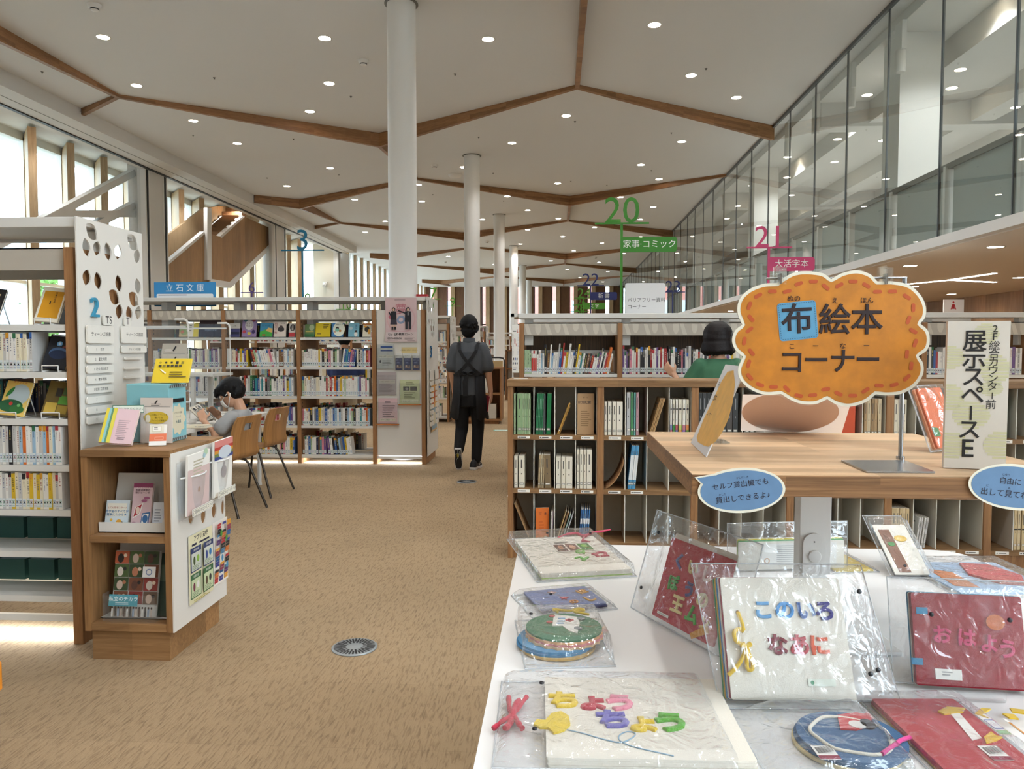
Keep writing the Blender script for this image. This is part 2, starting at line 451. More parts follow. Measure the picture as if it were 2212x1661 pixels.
# round steel columns and braces in the hall
for u in (299, 581): column('hall_column', -9.36, at(u, 500, x=-9.36).y, 0.19, ZH, False)
br = [(at(-60, 556, x=-9.35), at(286, 373, x=-9.35)), (at(120, 462, x=-9.35), at(286, 462, x=-9.35)), (at(150, 514, x=-9.35), at(286, 443, x=-9.35))]
for p, q in br: struct('steel_brace', bar(MB(), p, q, 0.14, STEEL))
# stair of two flights between the piers
STW = wood('stair_wood', '98744c', 'b08a5e', (8, 8, 0.7), 3, 0.5, (0.3, 0.3, 9))
STL = wood('stair_wood_pale', 'b39a78', 'c9b08c', (8, 8, 0.7), 3, 0.55)
def wallpoly(mb, px, x, th, m):
    pts = [at(u, v, x=x) for u, v in px]
    n = len(pts)
    a = [(p.x, p.y, p.z) for p in pts]; b = [(p.x - th, p.y, p.z) for p in pts]
    mb.add(a + b, [tuple(range(n)), tuple(range(2 * n - 1, n - 1, -1))] + [(i, n + i, n + (i + 1) % n, (i + 1) % n) for i in range(n)], m)
st = thing('staircase', 'wood-clad staircase with pale handrail wall seen through the second tall opening', 'staircase', (0, 0, 0))
m = MB(); wallpoly(m, [(340, 587), (360, 570), (441, 503), (453, 503), (453, 640), (340, 640)], -9.22, 0.08, STW)
m.build('lower_flight_panel', st)
m = MB(); wallpoly(m, [(455, 505), (478, 512), (528, 468), (600, 500), (600, 512), (497, 609), (455, 602)], -9.20, 0.08, STW)
m.build('upper_flight_panel', st)
m = MB(); wallpoly(m, [(340, 585), (441, 500), (443, 505), (340, 592)], -9.2, 0.12, WHITE)
wallpoly(m, [(476, 510), (525, 466), (529, 468), (479, 514)], -9.18, 0.14, WHITE)
wallpoly(m, [(455, 602), (497, 609), (600, 512), (600, 522), (499, 622), (455, 614)], -9.18, 0.2, WHITE)
m.build('stringer', st)
m = MB(); wallpoly(m, [(340, 525), (441, 448), (560, 440), (560, 480), (441, 520), (340, 600)], -9.86, 0.06, STL)
m.build('back_panel', st)
m = MB(); wallpoly(m, [(448, 448), (457, 450), (457, 604), (448, 604)], -9.14, 0.1, WHITE); m.build('post', st)
for dz in (0, 0.14):
    p, q = at(350, 582, x=-9.72), at(478, 470, x=-9.72)
    MB().tube([(p.x, p.y, p.z + dz - 0.1), (q.x, q.y, q.z + dz - 0.1)], 0.025, mat('rail_steel', '8d8a86', 0.3, 0.8)).build('handrail', st)
m = MB(); p = at(478, 512, x=-9.3)
for i in range(14): m.box(-9.85, p.y + 0.26 * i, p.z + 0.155 * i, -9.26, p.y + 0.26 * (i + 1) + 0.02, p.z + 0.155 * (i + 1), mat('tread', '8b6848', 0.6))
m.build('treads', st)
# lit end wall of the hall with its small camera
struct('wall_hall_end', MB().box(-9.98, 30.9, 0, XW - 0.05, 31.1, ZH + 0.1, mat('warm_wall', 'd2cab8', 0.85)))
t = thing('wall_camera', 'small white security camera on the lit beige wall beyond the stair', 'camera', (-9.5, 30.9, 3.95))
MB().box(-0.09, -0.05, -0.07, 0.09, 0, 0.09, WHITE).build('mount', t); MB().tube([(0, -0.03, -0.02), (0.02, -0.24, -0.1)], 0.07, WHITE, 12).build('body', t)
# window wall beyond the bulkhead and the end wall
for k in range(17):
    y = 32.6 + 1.18 * k
    m = MB().box(-9.12, y, 0, -9.0, y + 0.14, ZC, FIN); struct('window_fin', m)
    m = MB().box(-9.16, y + 0.14, 0, -9.08, y + 0.22, ZC, WHITE).box(-9.16, y + 1.10, 0, -9.08, y + 1.18, ZC, WHITE).box(-9.16, y + .62, 0, -9.09, y + .68, ZC, WHITE)
    m.quad((-9.14, y + 0.2, 0), (-9.14, y + 1.1, 0), (-9.14, y + 1.1, ZC), (-9.14, y + 0.2, ZC), GLASSW)
    struct('window_%d' % (40 + k), m)
DKF = wood('dark_fin', '5e412c', '76543a', (14, 14, 1), 3, 0.55)
x = -9.4; k = 0
while x < 8:
    y = 52.0
    struct('window_fin', MB().box(x, y - 0.2, 0, x + 0.62, y + 0.02, ZC, DKF))
    m = MB().box(x + 0.62, y - 0.05, 0, x + 0.68, y + 0.05, ZC, BLACK).box(x + 0.92, y - 0.3, 0, x + 1.18, y + 0.02, ZC, FIN)
    m.box(x + 0.62, y - 0.04, 2.9, x + 0.92, y + 0.04, 2.98, BLACK)
    m.quad((x + 0.62, y, 0), (x + 0.92, y, 0), (x + 0.92, y, ZC), (x + 0.62, y, ZC), GLASSW)
    struct('window_%d' % (60 + k), m)
    x += 1.18; k += 1
# ------------------------------------------------------------------ right side: upper floor behind the glass wall
ZB, ZT, ZP = 2.40, 2.50, 3.25
MEZW = mat('mezzanine_soffit', 'f2eae0', 0.7)
struct('slab_upper_floor', MB().box(XG, 0, ZB + 0.005, 10, 52, ZT - 0.01, WALLW).box(XG - 0.06, 0, ZB, XG + 0.04, 52, ZT, WHITE))
struct('ceiling_soffit', MB().box(XG + 0.04, 0, ZB - 0.01, 10, 52, ZB + 0.004, MEZW))
struct('wall_right', MB().box(8.3, 0, 0, 8.5, 52, ZB, wood('wall_wood', 'a07a54', 'b58f66', (6, 6, 0.5), 3, 0.5, (0.4, 0.4, 9))))
struct('wall_right_upper', MB().box(9.3, 0, ZT, 9.5, 52, 5.6, WALLW))
struct('ceiling_upper', MB().box(XG + 0.3, 0, 5.34, 9.5, 52, 5.5, WALLW).box(XG + 0.25, 0, 5.34, XG + 0.3, 52, 5.8, WALLW))
GW = clear('mezzanine_glass', (0.80, 0.86, 0.84), 0.005, 2.1)
PAN = mat('parapet_grey', 'a9b1ad', 0.6)
fr = mat('mullion_grey', '55595b', 0.4, 0.3)
ym = [9.71 + 1.33 * k for k in range(-5, 33)]
for k, y in enumerate(ym):
    y1 = y + 1.33
    m = MB().quad((XG, y + 0.006, ZT), (XG, y1 - 0.006, ZT), (XG, y1 - 0.006, ZC), (XG, y + 0.006, ZC), GW)
    m.box(XG - 0.006, y - 0.007, ZT, XG + 0.02, y + 0.007, ZC, fr)
    m.box(XG - 0.02, y, ZC - 0.05, XG + 0.02, y1, ZC, fr)
    struct('window_%d' % (100 + k), m)
    m = MB().box(XG + 0.12, y + 0.06, ZT, XG + 0.16, y1 - 0.06, ZP - 0.03, PAN)
    m.box(XG + 0.10, y, ZP - 0.03, XG + 0.3, y1, ZP + 0.03, mat('parapet_cap', '6f736f', 0.5))
    m.box(XG + 0.08, y + 0.03, ZT, XG + 0.18, y + 0.08, ZP, WHITE)
    struct('trim_%d' % (10 + k), m)
for y in (10.45, 17.75, 25.05, 32.35, 39.65): struct('column_upper', MB().box(XG + 0.35, y - 0.25, ZT, XG + 0.87, y + 0.25, 5.4, WHITE))
for x in (5.0, 6.6, 8.0): struct('ceiling_rib_upper', MB().box(x, 0, 5.0, x + 0.35, 52, 5.35, WALLW))
for y in (13, 20.3, 27.6): struct('ceiling_rib_upper', MB().box(XG + 0.3, y, 4.95, 9.3, y + 0.35, 5.35, WALLW))
# outside: ground, a pale building and trees beyond the windows
struct('ground_outside', MB().box(-60, -20, -0.3, -11.2, 90, -0.2, mat('paving_outside', 'a8a49a', 0.9)).box(-11.2, 52.5, -0.3, 60, 90, -0.2, mat('paving_outside', 'a8a49a', 0.9)))
OB = mat('outside_wall', 'cfd6da', 0.8)
b = thing('neighbour_building', 'pale panelled building outside behind the tall left windows', 'building', (-26, 20, 0))
m = MB().box(-4, -26, 0, 0, 20, 9, OB); m.build('wall', b)
m = MB()
for j in range(10):
    for i in range(5): m.box(0, -25 + j * 4.4, 0.8 + i * 1.7, 0.05, -25 + j * 4.4 + 3.2, 0.8 + i * 1.7 + 1.0, mat('outside_glass', '9fb4c4', 0.2))
m.build('window_band', b)
b = thing('brick_building', 'reddish building outside beyond the far end windows', 'building', (-2, 66, 0))
MB().box(-9, 0, 0, 5, 6, 12, mat('red_brick', 'a4675c', 0.9)).build('wall', b)
m = MB()
for j in range(6):
    for i in range(4): m.box(-8 + j * 2.2, -0.05, 1 + i * 2.8, -8 + j * 2.2 + 1.0, 0, 2.6 + i * 2.8, mat('outside_glass', '9fb4c4', 0.2))
m.build('window_band', b)
GRN = mat('leaf_green', '5c8a3c', 0.8, var=0.4, vscale=3)
for i, (x, y, h) in enumerate(((-15.5, 13.0, 3.6), (-16.5, 25.5, 4.0))):
    b = thing('garden_tree', ['round green tree outside the window at the far left', 'round green tree outside behind the staircase windows'][i], 'tree', (x, y, -0.2))
    MB().tube([(0, 0, 0), (0, 0, h * 0.5)], 0.12, mat('bark', '5a4636', 0.9)).build('trunk', b)
    m = MB(); rnd = random.Random(i)
    for q in range(700):
        v = Vector((rnd.gauss(0, 1), rnd.gauss(0, 1), rnd.gauss(0, 1))).normalized() * (1.1 + rnd.random() * 0.5)
        c = Vector((v.x, v.y, h * 0.72 + v.z * 0.9)); M = Matrix.Translation(c) @ Euler((rnd.random() * 6, rnd.random() * 6, 0)).to_matrix().to_4x4()
        m.prism(leaf(0, 0, 0.3, 0.16, 0, 3), 0, 0.004, GRN, M)
    m.build('crown', b)
# ================================================================== ceiling lights and small ceiling fittings
LENS = mat('lamp_lens', 'fff6ea', 0.5, emit=LENS_E)
RIM = mat('lamp_rim', 'd8d6d0', 0.4)
DL = [(-6.05, 10.06), (1.20, 10.12), (-3.13, 10.28), (-0.96, 10.44), (-6.64, 11.91), (1.98, 11.99), (-3.59, 12.0), (2.90, 13.08), (-4.35, 13.38), (-6.64, 13.79), (0.11, 13.9), (-6.49, 15.35), (-0.96, 15.66), (2.43, 15.76), (-5.25, 17.55), (-2.19, 17.65), (1.82, 17.67), (2.42, 19.18), (-6.93, 19.41), (-3.56, 19.45), (-0.05, 19.51), (-1.42, 21.07), (-5.68, 21.27), (1.66, 21.39), (-3.87, 21.65), (2.73, 22.91), (-7.38, 23.13), (-0.95, 23.21), (-0.04, 24.75), (-2.47, 24.78), (-5.66, 24.94), (2.58, 25.09), (1.19, 26.61), (-1.11, 26.99), (0.12, 28.73), (1.66, 30.59), (-1.55, 30.66),
      (-4.6, 27.6), (-6.9, 27.2), (-3.6, 30.2), (-5.9, 31.0), (3.0, 29.0), (0.6, 32.9), (-2.5, 33.6), (2.8, 34.0), (-5.0, 34.6), (-0.4, 36.6), (1.9, 37.4), (-3.2, 38.0), (-6.6, 38.2), (0.4, 40.8), (-1.9, 41.6), (2.6, 42.0), (-4.8, 42.4), (1.2, 45.4), (-2.8, 46.4), (-6.4, 46.2), (0.0, 48.6), (2.7, 48.4),
      # nearer than the frame's top edge, above and behind the camera
      (-4.6, 7.6), (-1.6, 7.2), (0.9, 7.4), (2.9, 8.0), (-6.9, 6.9), (-3.2, 4.6), (-0.6, 4.3), (1.6, 4.6), (3.2, 5.4), (-5.6, 3.4), (0.5, 1.9), (-2.4, 1.6), (2.4, 1.7), (-4.8, -0.6), (-0.8, -1.2), (1.8, -1.4), (-2.8, -3.4), (0.6, -3.6), (3.0, -3.2)]
spot_data = {}
def downlight(x, y, z, label, group, power, r=0.078, col=(0.985, 0.99, 1.0), spread=2.2):
    t = thing('ceiling_downlight', label, 'ceiling light', (x, y, z), 0, group)
    MB().lathe([(r, -0.001), (r + 0.018, -0.004), (r + 0.020, 0.0)], RIM, 24).build('rim', t)
    MB().lathe([(0, -0.002), (r, -0.002)][::-1], LENS, 24).build('lens', t)
    key = (power, col, spread)
    if key not in spot_data:
        d = bpy.data.lights.new('downlight_glow', 'SPOT'); d.energy = power; d.color = col; d.spot_size = spread; d.spot_blend = 0.6; d.shadow_soft_size = 0.09
        spot_data[key] = d
    l = bpy.data.objects.new('downlight_glow', spot_data[key]); COL.objects.link(l); l.parent = t; l.location = (0, 0, -0.03)
    return t
for x, y in DL:
    downlight(x, y, ZC, 'round recessed downlight shining white in the high white ceiling', 'downlights of the high ceiling', SPOT_W * (0.7 if y < 1 else 1.9 if (abs(x - 1.4) < 1.2 and y < 2.5) else 1.0 if y < 26 else 1.6))
for y in (13.6, 19.3, 22.0, 28.3, 30.0):
    downlight(-9.35, y, ZH, 'round downlight in the lower ceiling of the stair hall behind the openings', 'downlights of the stair hall', 55)
for x, y in ((4.47, 8.25), (4.42, 10.06), (5.99, 13.49), (7.53, 15.36), (6.76, 11.84), (5.2, 5.6), (6.8, 8.0), (4.6, 13.0), (4.6, 16.5), (6.4, 19.0), (4.8, 22.0), (6.5, 27.0)):
    downlight(x, y, ZB - 0.012, 'small downlight in the warm low soffit under the upper floor', 'downlights of the low soffit', 24, 0.075, (1.0, 0.88, 0.75), 2.7)
for x, y in ((4.7, 9.2), (4.75, 16.6), (4.9, 8.3), (4.9, 11.6), (6.0, 12.4), (4.7, 13.6), (6.2, 15.4), (5.7, 17.8), (4.7, 19.4), (6.1, 21.6), (5.8, 25.4), (4.9, 28.8), (7.4, 14.3), (7.4, 19.0)):  # the leading pair is added only to brighten the white upper columns
    downlight(x, y, 5.335, 'round downlight in the upper floor ceiling behind the glass wall', 'downlights of the upper floor', 110)
# forked strip light in the soffit
t = thing('strip_light', 'glowing forked strip light let into the low soffit under the upper floor', 'ceiling light', (0, 0, ZB - 0.012))
STRIP = mat('strip_glow', 'fff7f0', 0.5, emit=9)
for i, (p, q) in enumerate((((5.35, 13.7), (5.93, 12.17)), ((5.93, 12.17), (6.03, 11.12)), ((5.93, 12.17), (6.86, 12.64)))):
    p, q = Vector(p), Vector(q); n = (q - p).normalized(); s = Vector((-n.y, n.x)) * 0.03
    MB().prism([(p.x + s.x, p.y + s.y), (p.x - s.x, p.y - s.y), (q.x - s.x, q.y - s.y), (q.x + s.x, q.y + s.y)], -0.006, 0.0, STRIP).build('tube', t)
# track spotlights of the upper floor
for q in (at(1945, 128, z=4.9), at(1838, 208, z=4.9), at(1762, 268, z=4.9), at(1702, 318, z=4.9)):
    t = thing('track_spotlight', 'white cylindrical track spotlight under the upper ceiling behind the glass wall', 'spotlight', (q.x, q.y, 5.0), 0, 'track spotlights of the upper floor')
    MB().box(-0.03, -0.1, 0.0, 0.03, 0.1, 0.34, WHITE).build('bracket', t)
    MB().lathe([(0.05, -0.26), (0.06, -0.25), (0.06, 0.0), (0.02, 0.02)], WHITE, 16).build('body', t); MB().lathe([(0, -0.25), (0.03, -0.25)][::-1], LENS, 16).build('lens', t)
# smoke detectors, sprinkler heads
for i, (px, py, lab) in enumerate(((785, 130, 'white smoke detector on the ceiling left of the first column'), (939, 356, 'white smoke detector on the ceiling between the first two columns'), (204, 10, 'pale round smoke detector on the ceiling at the top left'), (1052, 521, 'far smoke detector on the ceiling near the third column'), (962, 565, 'farthest smoke detector on the ceiling left of the second column'), (1287, 555, 'far smoke detector on the ceiling behind the green number sign'))):
    p = at(px, py, z=ZC)
    t = thing('smoke_detector', lab, 'smoke detector', (p.x, p.y, ZC))
    MB().lathe([(0.02, -0.075), (0.045, -0.07), (0.05, -0.045), (0.075, -0.035), (0.08, 0)], WHITE, 20).build('body', t)
    MB().lathe([(0.049, -0.062), (0.0505, -0.05)], BLACK, 20).build('vent', t)
p = at(983, 377, z=ZC)
t = thing('ceiling_speaker', 'flat white round disc fitting on the ceiling beside the second column', 'ceiling fitting', (p.x, p.y, ZC))
MB().lathe([(0.0, -0.06), (0.13, -0.06), (0.16, -0.03), (0.16, 0)], WHITE, 24).build('body', t)
for px, py in ((91, 155), (463, 168), (983, 160), (758, 208), (417, 292), (577, 384), (634, 300), (1525, 148), (1450, 287), (1407, 368), (1242, 262), (1034, 296), (1065, 374), (732, 377), (935, 420), (1233, 391), (1088, 434), (1311, 400)):
    p = at(px, py, z=ZC)
    t = thing('sprinkler_head', 'tiny dark sprinkler head dotted on the high white ceiling', 'sprinkler', (p.x, p.y, ZC), 0, 'sprinklers of the high ceiling')
    MB().lathe([(0.0, -0.022), (0.012, -0.02), (0.008, -0.012), (0.008, -0.003), (0.022, -0.002), (0.022, 0)], mat('sprinkler_grey', '66645f', 0.5), 12).build('head', t)
# ================================================================== flat printing on paper, covers and signs
def cm(h, rough=0.6): return mat('ink_' + h + ('' if rough == 0.6 else '_%d' % int(rough * 100)), h, rough)
def art(mb, M, items, dz=0.0004, z0=0.0003):
    """print shapes one over the other on a face; M has x to the right, y up, z out of the face"""
    z = z0
    for it in items:
        k = it[0]
        if k == 'r': poly = [(it[1], it[2]), (it[3], it[2]), (it[3], it[4]), (it[1], it[4])]
        elif k == 'R': poly = rrect(it[1], it[2], it[3], it[4], it[6])
        elif k == 'e': poly = ellipse(it[1], it[2], it[3], it[4], 28, it[6] if len(it) > 6 else 0)
        elif k == 'p': poly = it[1]
        elif k == 'f': poly = leaf(it[1], it[2], it[3], it[4], it[6])
        if k in 'rRepf':
            c = it[2] if k == 'p' else it[5]
            mb.add([(x, y, z) for x, y in poly], [tuple(range(len(poly)))], cm(c), M)
        elif k == 't':      # x, y, size, text, colour, (bold), (turn), (align)
            off = it[6] if len(it) > 6 else 0
            T = M @ Matrix.Translation((it[1], it[2], z))
            if len(it) > 7 and it[7]: T = T @ Matrix.Rotation(it[7], 4, 'Z')
            mb.mesh(text_mesh(it[4], size=it[3], off=off * it[3], al=it[8] if len(it) > 8 else 'CENTER', line=it[9] if len(it) > 9 else 1.0), cm(it[5]), T)
        elif k == 'L':      # x0, y top, x1, count, pitch, colour : lines of print too small to read
            for i in range(it[4]):
                rr = random.Random(i * 7 + int(it[1] * 1e4)).random()
                y = it[2] - i * it[5]
                mb.add([(it[1], y - it[5] * .45, z), (it[1] + (it[3] - it[1]) * (0.6 + 0.4 * rr), y - it[5] * .45, z), (it[1] + (it[3] - it[1]) * (0.6 + 0.4 * rr), y, z), (it[1], y, z)], [(0, 1, 2, 3)], cm(it[6]), M)
        z += dz
    return mb
# ================================================================== books
PAGES = mat('page_block', 'e9e1cf', 0.8)
BOOKC = {'white': 'ece9e2', 'cream': 'e6dcc2', 'pale grey': 'c8c6c2', 'yellow': 'd9b52c', 'orange': 'd8702a', 'red': 'a52a2c', 'pink': 'd98a98', 'green': '3f7d4a', 'pale green': 'a9c29a', 'blue': '2f5c9e', 'pale blue': '9dbcd2', 'navy': '232c4e', 'teal': '3a8a92', 'brown': '7a5538', 'black': '232226', 'purple': '6c4c86', 'grey': '7d7c7c'}
def bcol(c): return mat('cover_' + c.replace(' ', '_'), BOOKC[c], 0.38)
def book_geo(mb, t, h, d, col, rnd, M=None, sticker=True, title=True, pages=True):
    """a book standing spine to the front (-Y): x is its thickness, origin at the lower left front corner"""
    c = bcol(col); k = min(0.0022, t * 0.2)
    mb.box(k, k, 0.003, t - k, d - 0.003, h - 0.003, PAGES, M)
    mb.box(0, 0, 0, k, d, h, c, M).box(t - k, 0, 0, t, d, h, c, M).box(k, 0, 0, t - k, k, h, c, M)
    y = -0.0005
    dark = col in ('navy', 'blue', 'black', 'brown', 'green', 'red', 'purple', 'teal')
    if title:
        ink = cm(rnd.choice(['efe9dc', 'e7d36a']) if dark else rnd.choice(['2a2628', '2a2628', '8c2326', '24407a']))
        z = h * (0.93 - 0.06 * rnd.random()); w = t * rnd.uniform(0.28, 0.5); n = rnd.randint(5, 9); s = min(w * 1.15, h * 0.5 / n)
        for i in range(n):
            z1 = z - s * 0.82
            ww = w * rnd.uniform(0.6, 1.0)
            mb.quad((t / 2 - ww / 2, y, z1), (t / 2 + ww / 2, y, z1), (t / 2 + ww / 2, y, z1 + s * 0.30), (t / 2 - ww / 2, y, z1 + s * 0.30), ink, M)
            mb.quad((t / 2 - ww * .18, y, z1 + s * .3), (t / 2 + ww * .1, y, z1 + s * .3), (t / 2 + ww * .1, y, z1 + s * .7), (t / 2 - ww * .18, y, z1 + s * .7), ink, M)
            z -= s * (1.0 if rnd.random() > 0.15 else 1.8)
            if z < h * 0.38: break
        if rnd.random() < 0.25:
            b = cm(rnd.choice(['b43038', '2f6a46', '2c5fa8', 'd99a2c', '1e1e24'])); z0 = h * rnd.uniform(0.82, 0.9)
            mb.quad((0.0003, y / 2, z0), (t - 0.0003, y / 2, z0), (t - 0.0003, y / 2, h), (0.0003, y / 2, h), b, M)
    if sticker:
        z0 = h * 0.06; z1 = z0 + min(0.042, h * 0.24)
        a, b = t * 0.06, t * 0.94
        mb.quad((a, y * 1.2, z0), (b, y * 1.2, z0), (b, y * 1.2, z1), (a, y * 1.2, z1), cm('d9e0e2'), M)
        e = cm(rnd.choice(['4a6c9c', '4a6c9c', '5c9a6a', '5c9a6a', '98505a']))
        for q in (0.12, 0.40, 0.68):
            zz = z0 + (z1 - z0) * q
            mb.quad((a + t * .08, y * 1.8, zz), (b - t * .08, y * 1.8, zz), (b - t * .08, y * 1.8, zz + (z1 - z0) * 0.05), (a + t * .08, y * 1.8, zz + (z1 - z0) * 0.05), e, M)
        zz = z0 + (z1 - z0) * 0.48
        mb.quad((t * .3, y * 1.8, zz), (t * .7, y * 1.8, zz), (t * .7, y * 1.8, zz + .006), (t * .3, y * 1.8, zz + .006), INK, M)
MIXED = ['white'] * 14 + ['cream'] * 4 + ['pale grey'] * 4 + ['pale blue'] + ['yellow', 'orange', 'red', 'red', 'pink', 'green', 'pale green', 'blue', 'blue', 'pale blue', 'navy', 'teal', 'brown', 'black', 'black', 'purple', 'grey']
def size_word(t): return 'slim' if t < 0.014 else 'thick' if t > 0.026 else 'medium'
def book_row(x0, x1, yf, z, hr, tr, d, cols, rnd, where=None, group=None, stuff=None, lean=(), gaps=0.0, ry=0.012, sticker=True, name='book'):
    """fill a shelf from x0 to x1; lean = list of (from fraction, to fraction, angle)"""
    x = x0; i = 0; z += 0.0015; where_ = where
    while True:
        t = rnd.uniform(*tr); h = rnd.uniform(*hr)
        a = 0
        f = (x - x0) / max(1e-6, x1 - x0)
        for l0, l1, an in lean:
            if l0 <= f < l1: a = an
        w_ = t / math.cos(a) if a else t
        ext = h * math.sin(abs(a))
        if x + w_ + (ext if a > 0 else 0) > x1: break
        col = rnd.choice(cols)
        px = x + (t * math.cos(a) * 0 if a >= 0 else 0)
        M = Matrix.Translation((px + (0 if a >= 0 else 0), yf + rnd.uniform(0, ry), z + (t * math.sin(a) if a > 0 else 0))) @ Matrix.Rotation(a, 4, 'Y')
        if a < 0: M = Matrix.Translation((x + ext * 0, yf + rnd.uniform(0, ry), z)) @ Matrix.Rotation(a, 4, 'Y')
        if stuff is not None:
            book_geo(stuff, t, h, d, col, rnd, M, sticker, title=rnd.random() < 0.7)
        else:
            mb = MB(); book_geo(mb, t, h, d, col, rnd, None, sticker)
            o = mb.build(name); o.matrix_world = M
            tag(o, '%s %s book, %s from left, %s' % (size_word(t), col, nth(i), where), 'book', group)
            i += 1
        x += w_ + 0.0006
        # the next upright book must clear the top of a leaning one
        nf = (x - x0) / max(1e-6, x1 - x0)
        na = 0
        for l0, l1, an in lean:
            if l0 <= nf < l1: na = an
        if a > 0 and na != a: x += h * math.sin(a)
        if na < 0 and a != na: x += 0.25 * math.sin(-na) * 0.9
        if gaps and rnd.random() < gaps: x += rnd.uniform(0.004, 0.03)
# ================================================================== tall library bookcases
def bookcase(name, label, xs, yf, dep, ztop, zup, shelves, parent=None, header=(1.68, 1.795), panel=None, thick=0.045, wood_up=OAK, rail=True, leafpat=True, zbase=0.062, topd=None):
    """xs: centre lines of the uprights; the case faces -Y and is open from both sides"""
    t = thing(name, label, 'bookcase', ((xs[0] + xs[-1]) / 2, yf, 0))
    ox = (xs[0] + xs[-1]) / 2
    X = [x - ox for x in xs]
    for x in X:
        MB().box(x - thick / 2, 0, 0, x + thick / 2, dep, zup, wood_up).build('upright', t, bevel=0.002)
    for z in shelves:
        m = MB()
        for a, b in zip(X, X[1:]):
            m.box(a + thick / 2, 0.005, z - 0.028, b - thick / 2, dep / 2 - 0.03, z, STEEL).box(a + thick / 2, dep / 2 + 0.03, z - 0.028, b - thick / 2, dep - 0.005, z, STEEL)
        m.build('shelf', t)
    lp = mat('header_pattern', 'cfc8ba', 0.55)
    for a, b in zip(X, X[1:]):
        for y in (0.02, dep - 0.03):
            m = MB().box(a + thick / 2, y, header[0], b - thick / 2, y + 0.012, header[1], mat('header_board', 'b9b1a4', 0.5))
            m.box(a + thick / 2, y, header[1] - 0.006, b - thick / 2, y + 0.03, header[1], STEEL)
            if leafpat and y < .05:
                rr = random.Random(int((a + ox) * 100)); n = int((b - a) / 0.085); hh = header[1] - header[0]
                for i in range(n):
                    xx = a + 0.05 + i * (b - a - 0.10) / max(1, n - 1) + rr.uniform(-.015, .015)
                    top = header[1] - 0.008
                    hgt = hh * rr.uniform(0.55, 0.95); wd = 0.055
                    if i % 2: poly = [(xx - wd / 2, top), (xx - wd * .45, top - hgt * .6), (xx - wd * .15, top - hgt), (xx + wd * .2, top - hgt), (xx + wd * .48, top - hgt * .6), (xx + wd * .5, top)]
                    else: poly = [(xx - wd / 2, top), (xx, header[0] + 0.004), (xx + wd * .7, header[0] + 0.004), (xx + wd * .1, top)]
                    m.add([(px, 0.0192, pz) for px, pz in poly], [tuple(range(len(poly)))], lp)
            m.build('header_board', t)
    m = MB().box(X[0] - 0.02, 0.015, zbase, X[-1] + 0.02, 0.03, zbase + 0.03, STEEL).box(X[0] - 0.02, dep - 0.03, zbase, X[-1] + 0.02, dep - 0.015, zbase + 0.03, STEEL)
    m.build('base_rail', t)
    if rail:
        td = topd or dep
        m = MB().box(X[0] - 0.03, 0.03, ztop - 0.03, X[-1] + 0.03, td - 0.03, ztop, STEEL).box(X[0] - 0.03, 0.0, ztop - 0.045, X[-1] + 0.03, 0.03, ztop, STEEL).box(X[0] - 0.03, td - 0.03, ztop - 0.045, X[-1] + 0.03, td, ztop, STEEL)
        m.build('top_board', t, bevel=0.003)
        for x in X:
            MB().box(x - 0.025 + (0.05 if x < X[-1] else -0.02), td * 0.35, zup - 0.2, x + 0.05 + (0.05 if x < X[-1] else -0.03), td * 0.65, ztop - 0.04, STEEL).build('top_post', t)
    m = MB()
    for x in X[:-1]:
        for i in range(int((zup - 0.3) / 0.045)):
            m.box(x + thick / 2, 0.05, 0.25 + i * 0.045, x + thick / 2 + 0.002, 0.062, 0.25 + i * 0.045 + 0.018, BLACK)
    m.build('peg_holes', t)
    return t
def base_light(t, x0, x1, dep, power, z=0.095):
    """the white strip lamp under a bookcase, part of it"""
    m = MB().box(x0, 0.10, z - 0.012, x1, 0.13, z, STEEL).box(x0, 0.09, z - 0.014, x1, 0.14, z - 0.012, mat('base_glow', 'f2f7ff', 0.5, emit=6))
    o = m.build('base_light', t)
    d = bpy.data.lights.new('base_glow', 'AREA'); d.shape = 'RECTANGLE'; d.size = x1 - x0; d.size_y = 0.05; d.energy = power; d.color = (0.74, 0.86, 1.0)
    l = bpy.data.objects.new('base_glow', d); COL.objects.link(l); l.parent = o; l.location = ((x0 + x1) / 2, 0.115, z - 0.02)
def end_panel(t, x, y0, y1, z0, z1, leaves, number=None, numcol=None, tabs=True, gap=0.0):
    """white board with leaf cut-outs across the end of a bookcase, facing +X (local to the case)"""
    W, H = y1 - y0, z1 - z0
    me = shape_mesh([[(0, 0), (W, 0), (W, H), (0, H)]] + leaves, 0.003)
    m = MB().mesh(me, mat('panel_white', 'e0dcd4', 0.5), SIDE(x, y0, z0))
    p = m.build('end_panel', t)
    if number:
        m = MB(); text(m, number[0], cm(numcol), SIDE(x + 0.012, y0 + number[1], z0 + number[2]) , size=number[3], ext=0.006, off=0.0, al='LEFT', vert='BOTTOM_BASELINE'); m.build('shelf_number', p)
    return p
# ---- bookcase number 2, at the left edge of the view
PX = -2.135
p0 = at(162, 466, x=PX); p1 = at(305, 503, x=PX)
YF2, YB2 = p0.y, p1.y
D2 = YB2 - YF2
Z2 = [1.456, 1.243, 1.03, 0.82, 0.615, 0.425, 0.22]
case2 = bookcase('bookcase', 'white bookcase of paperbacks numbered 2 beside the wooden leaflet cabinet', [PX - 0.05 - 0.90 * 2, PX - 0.05 - 0.90, PX - 0.05], YF2 + 0.02, D2 - 0.04, p0.z, 1.80, Z2, header=(1.70, 1.80), leafpat=False, zbase=0.10)
ox, oy = case2.location.x, case2.location.y
def on_panel(u, v, w=0, h=0):
    """pixel box on the end panel plane -> y, z and sizes in metres"""
    p = at(u, v, x=PX); q = at(u + w / 2, v, x=PX); r = at(u - w / 2, v, x=PX); s = at(u, v - h / 2, x=PX); t = at(u, v + h / 2, x=PX)
    return p.y, p.z, q.y - r.y, s.z - t.z
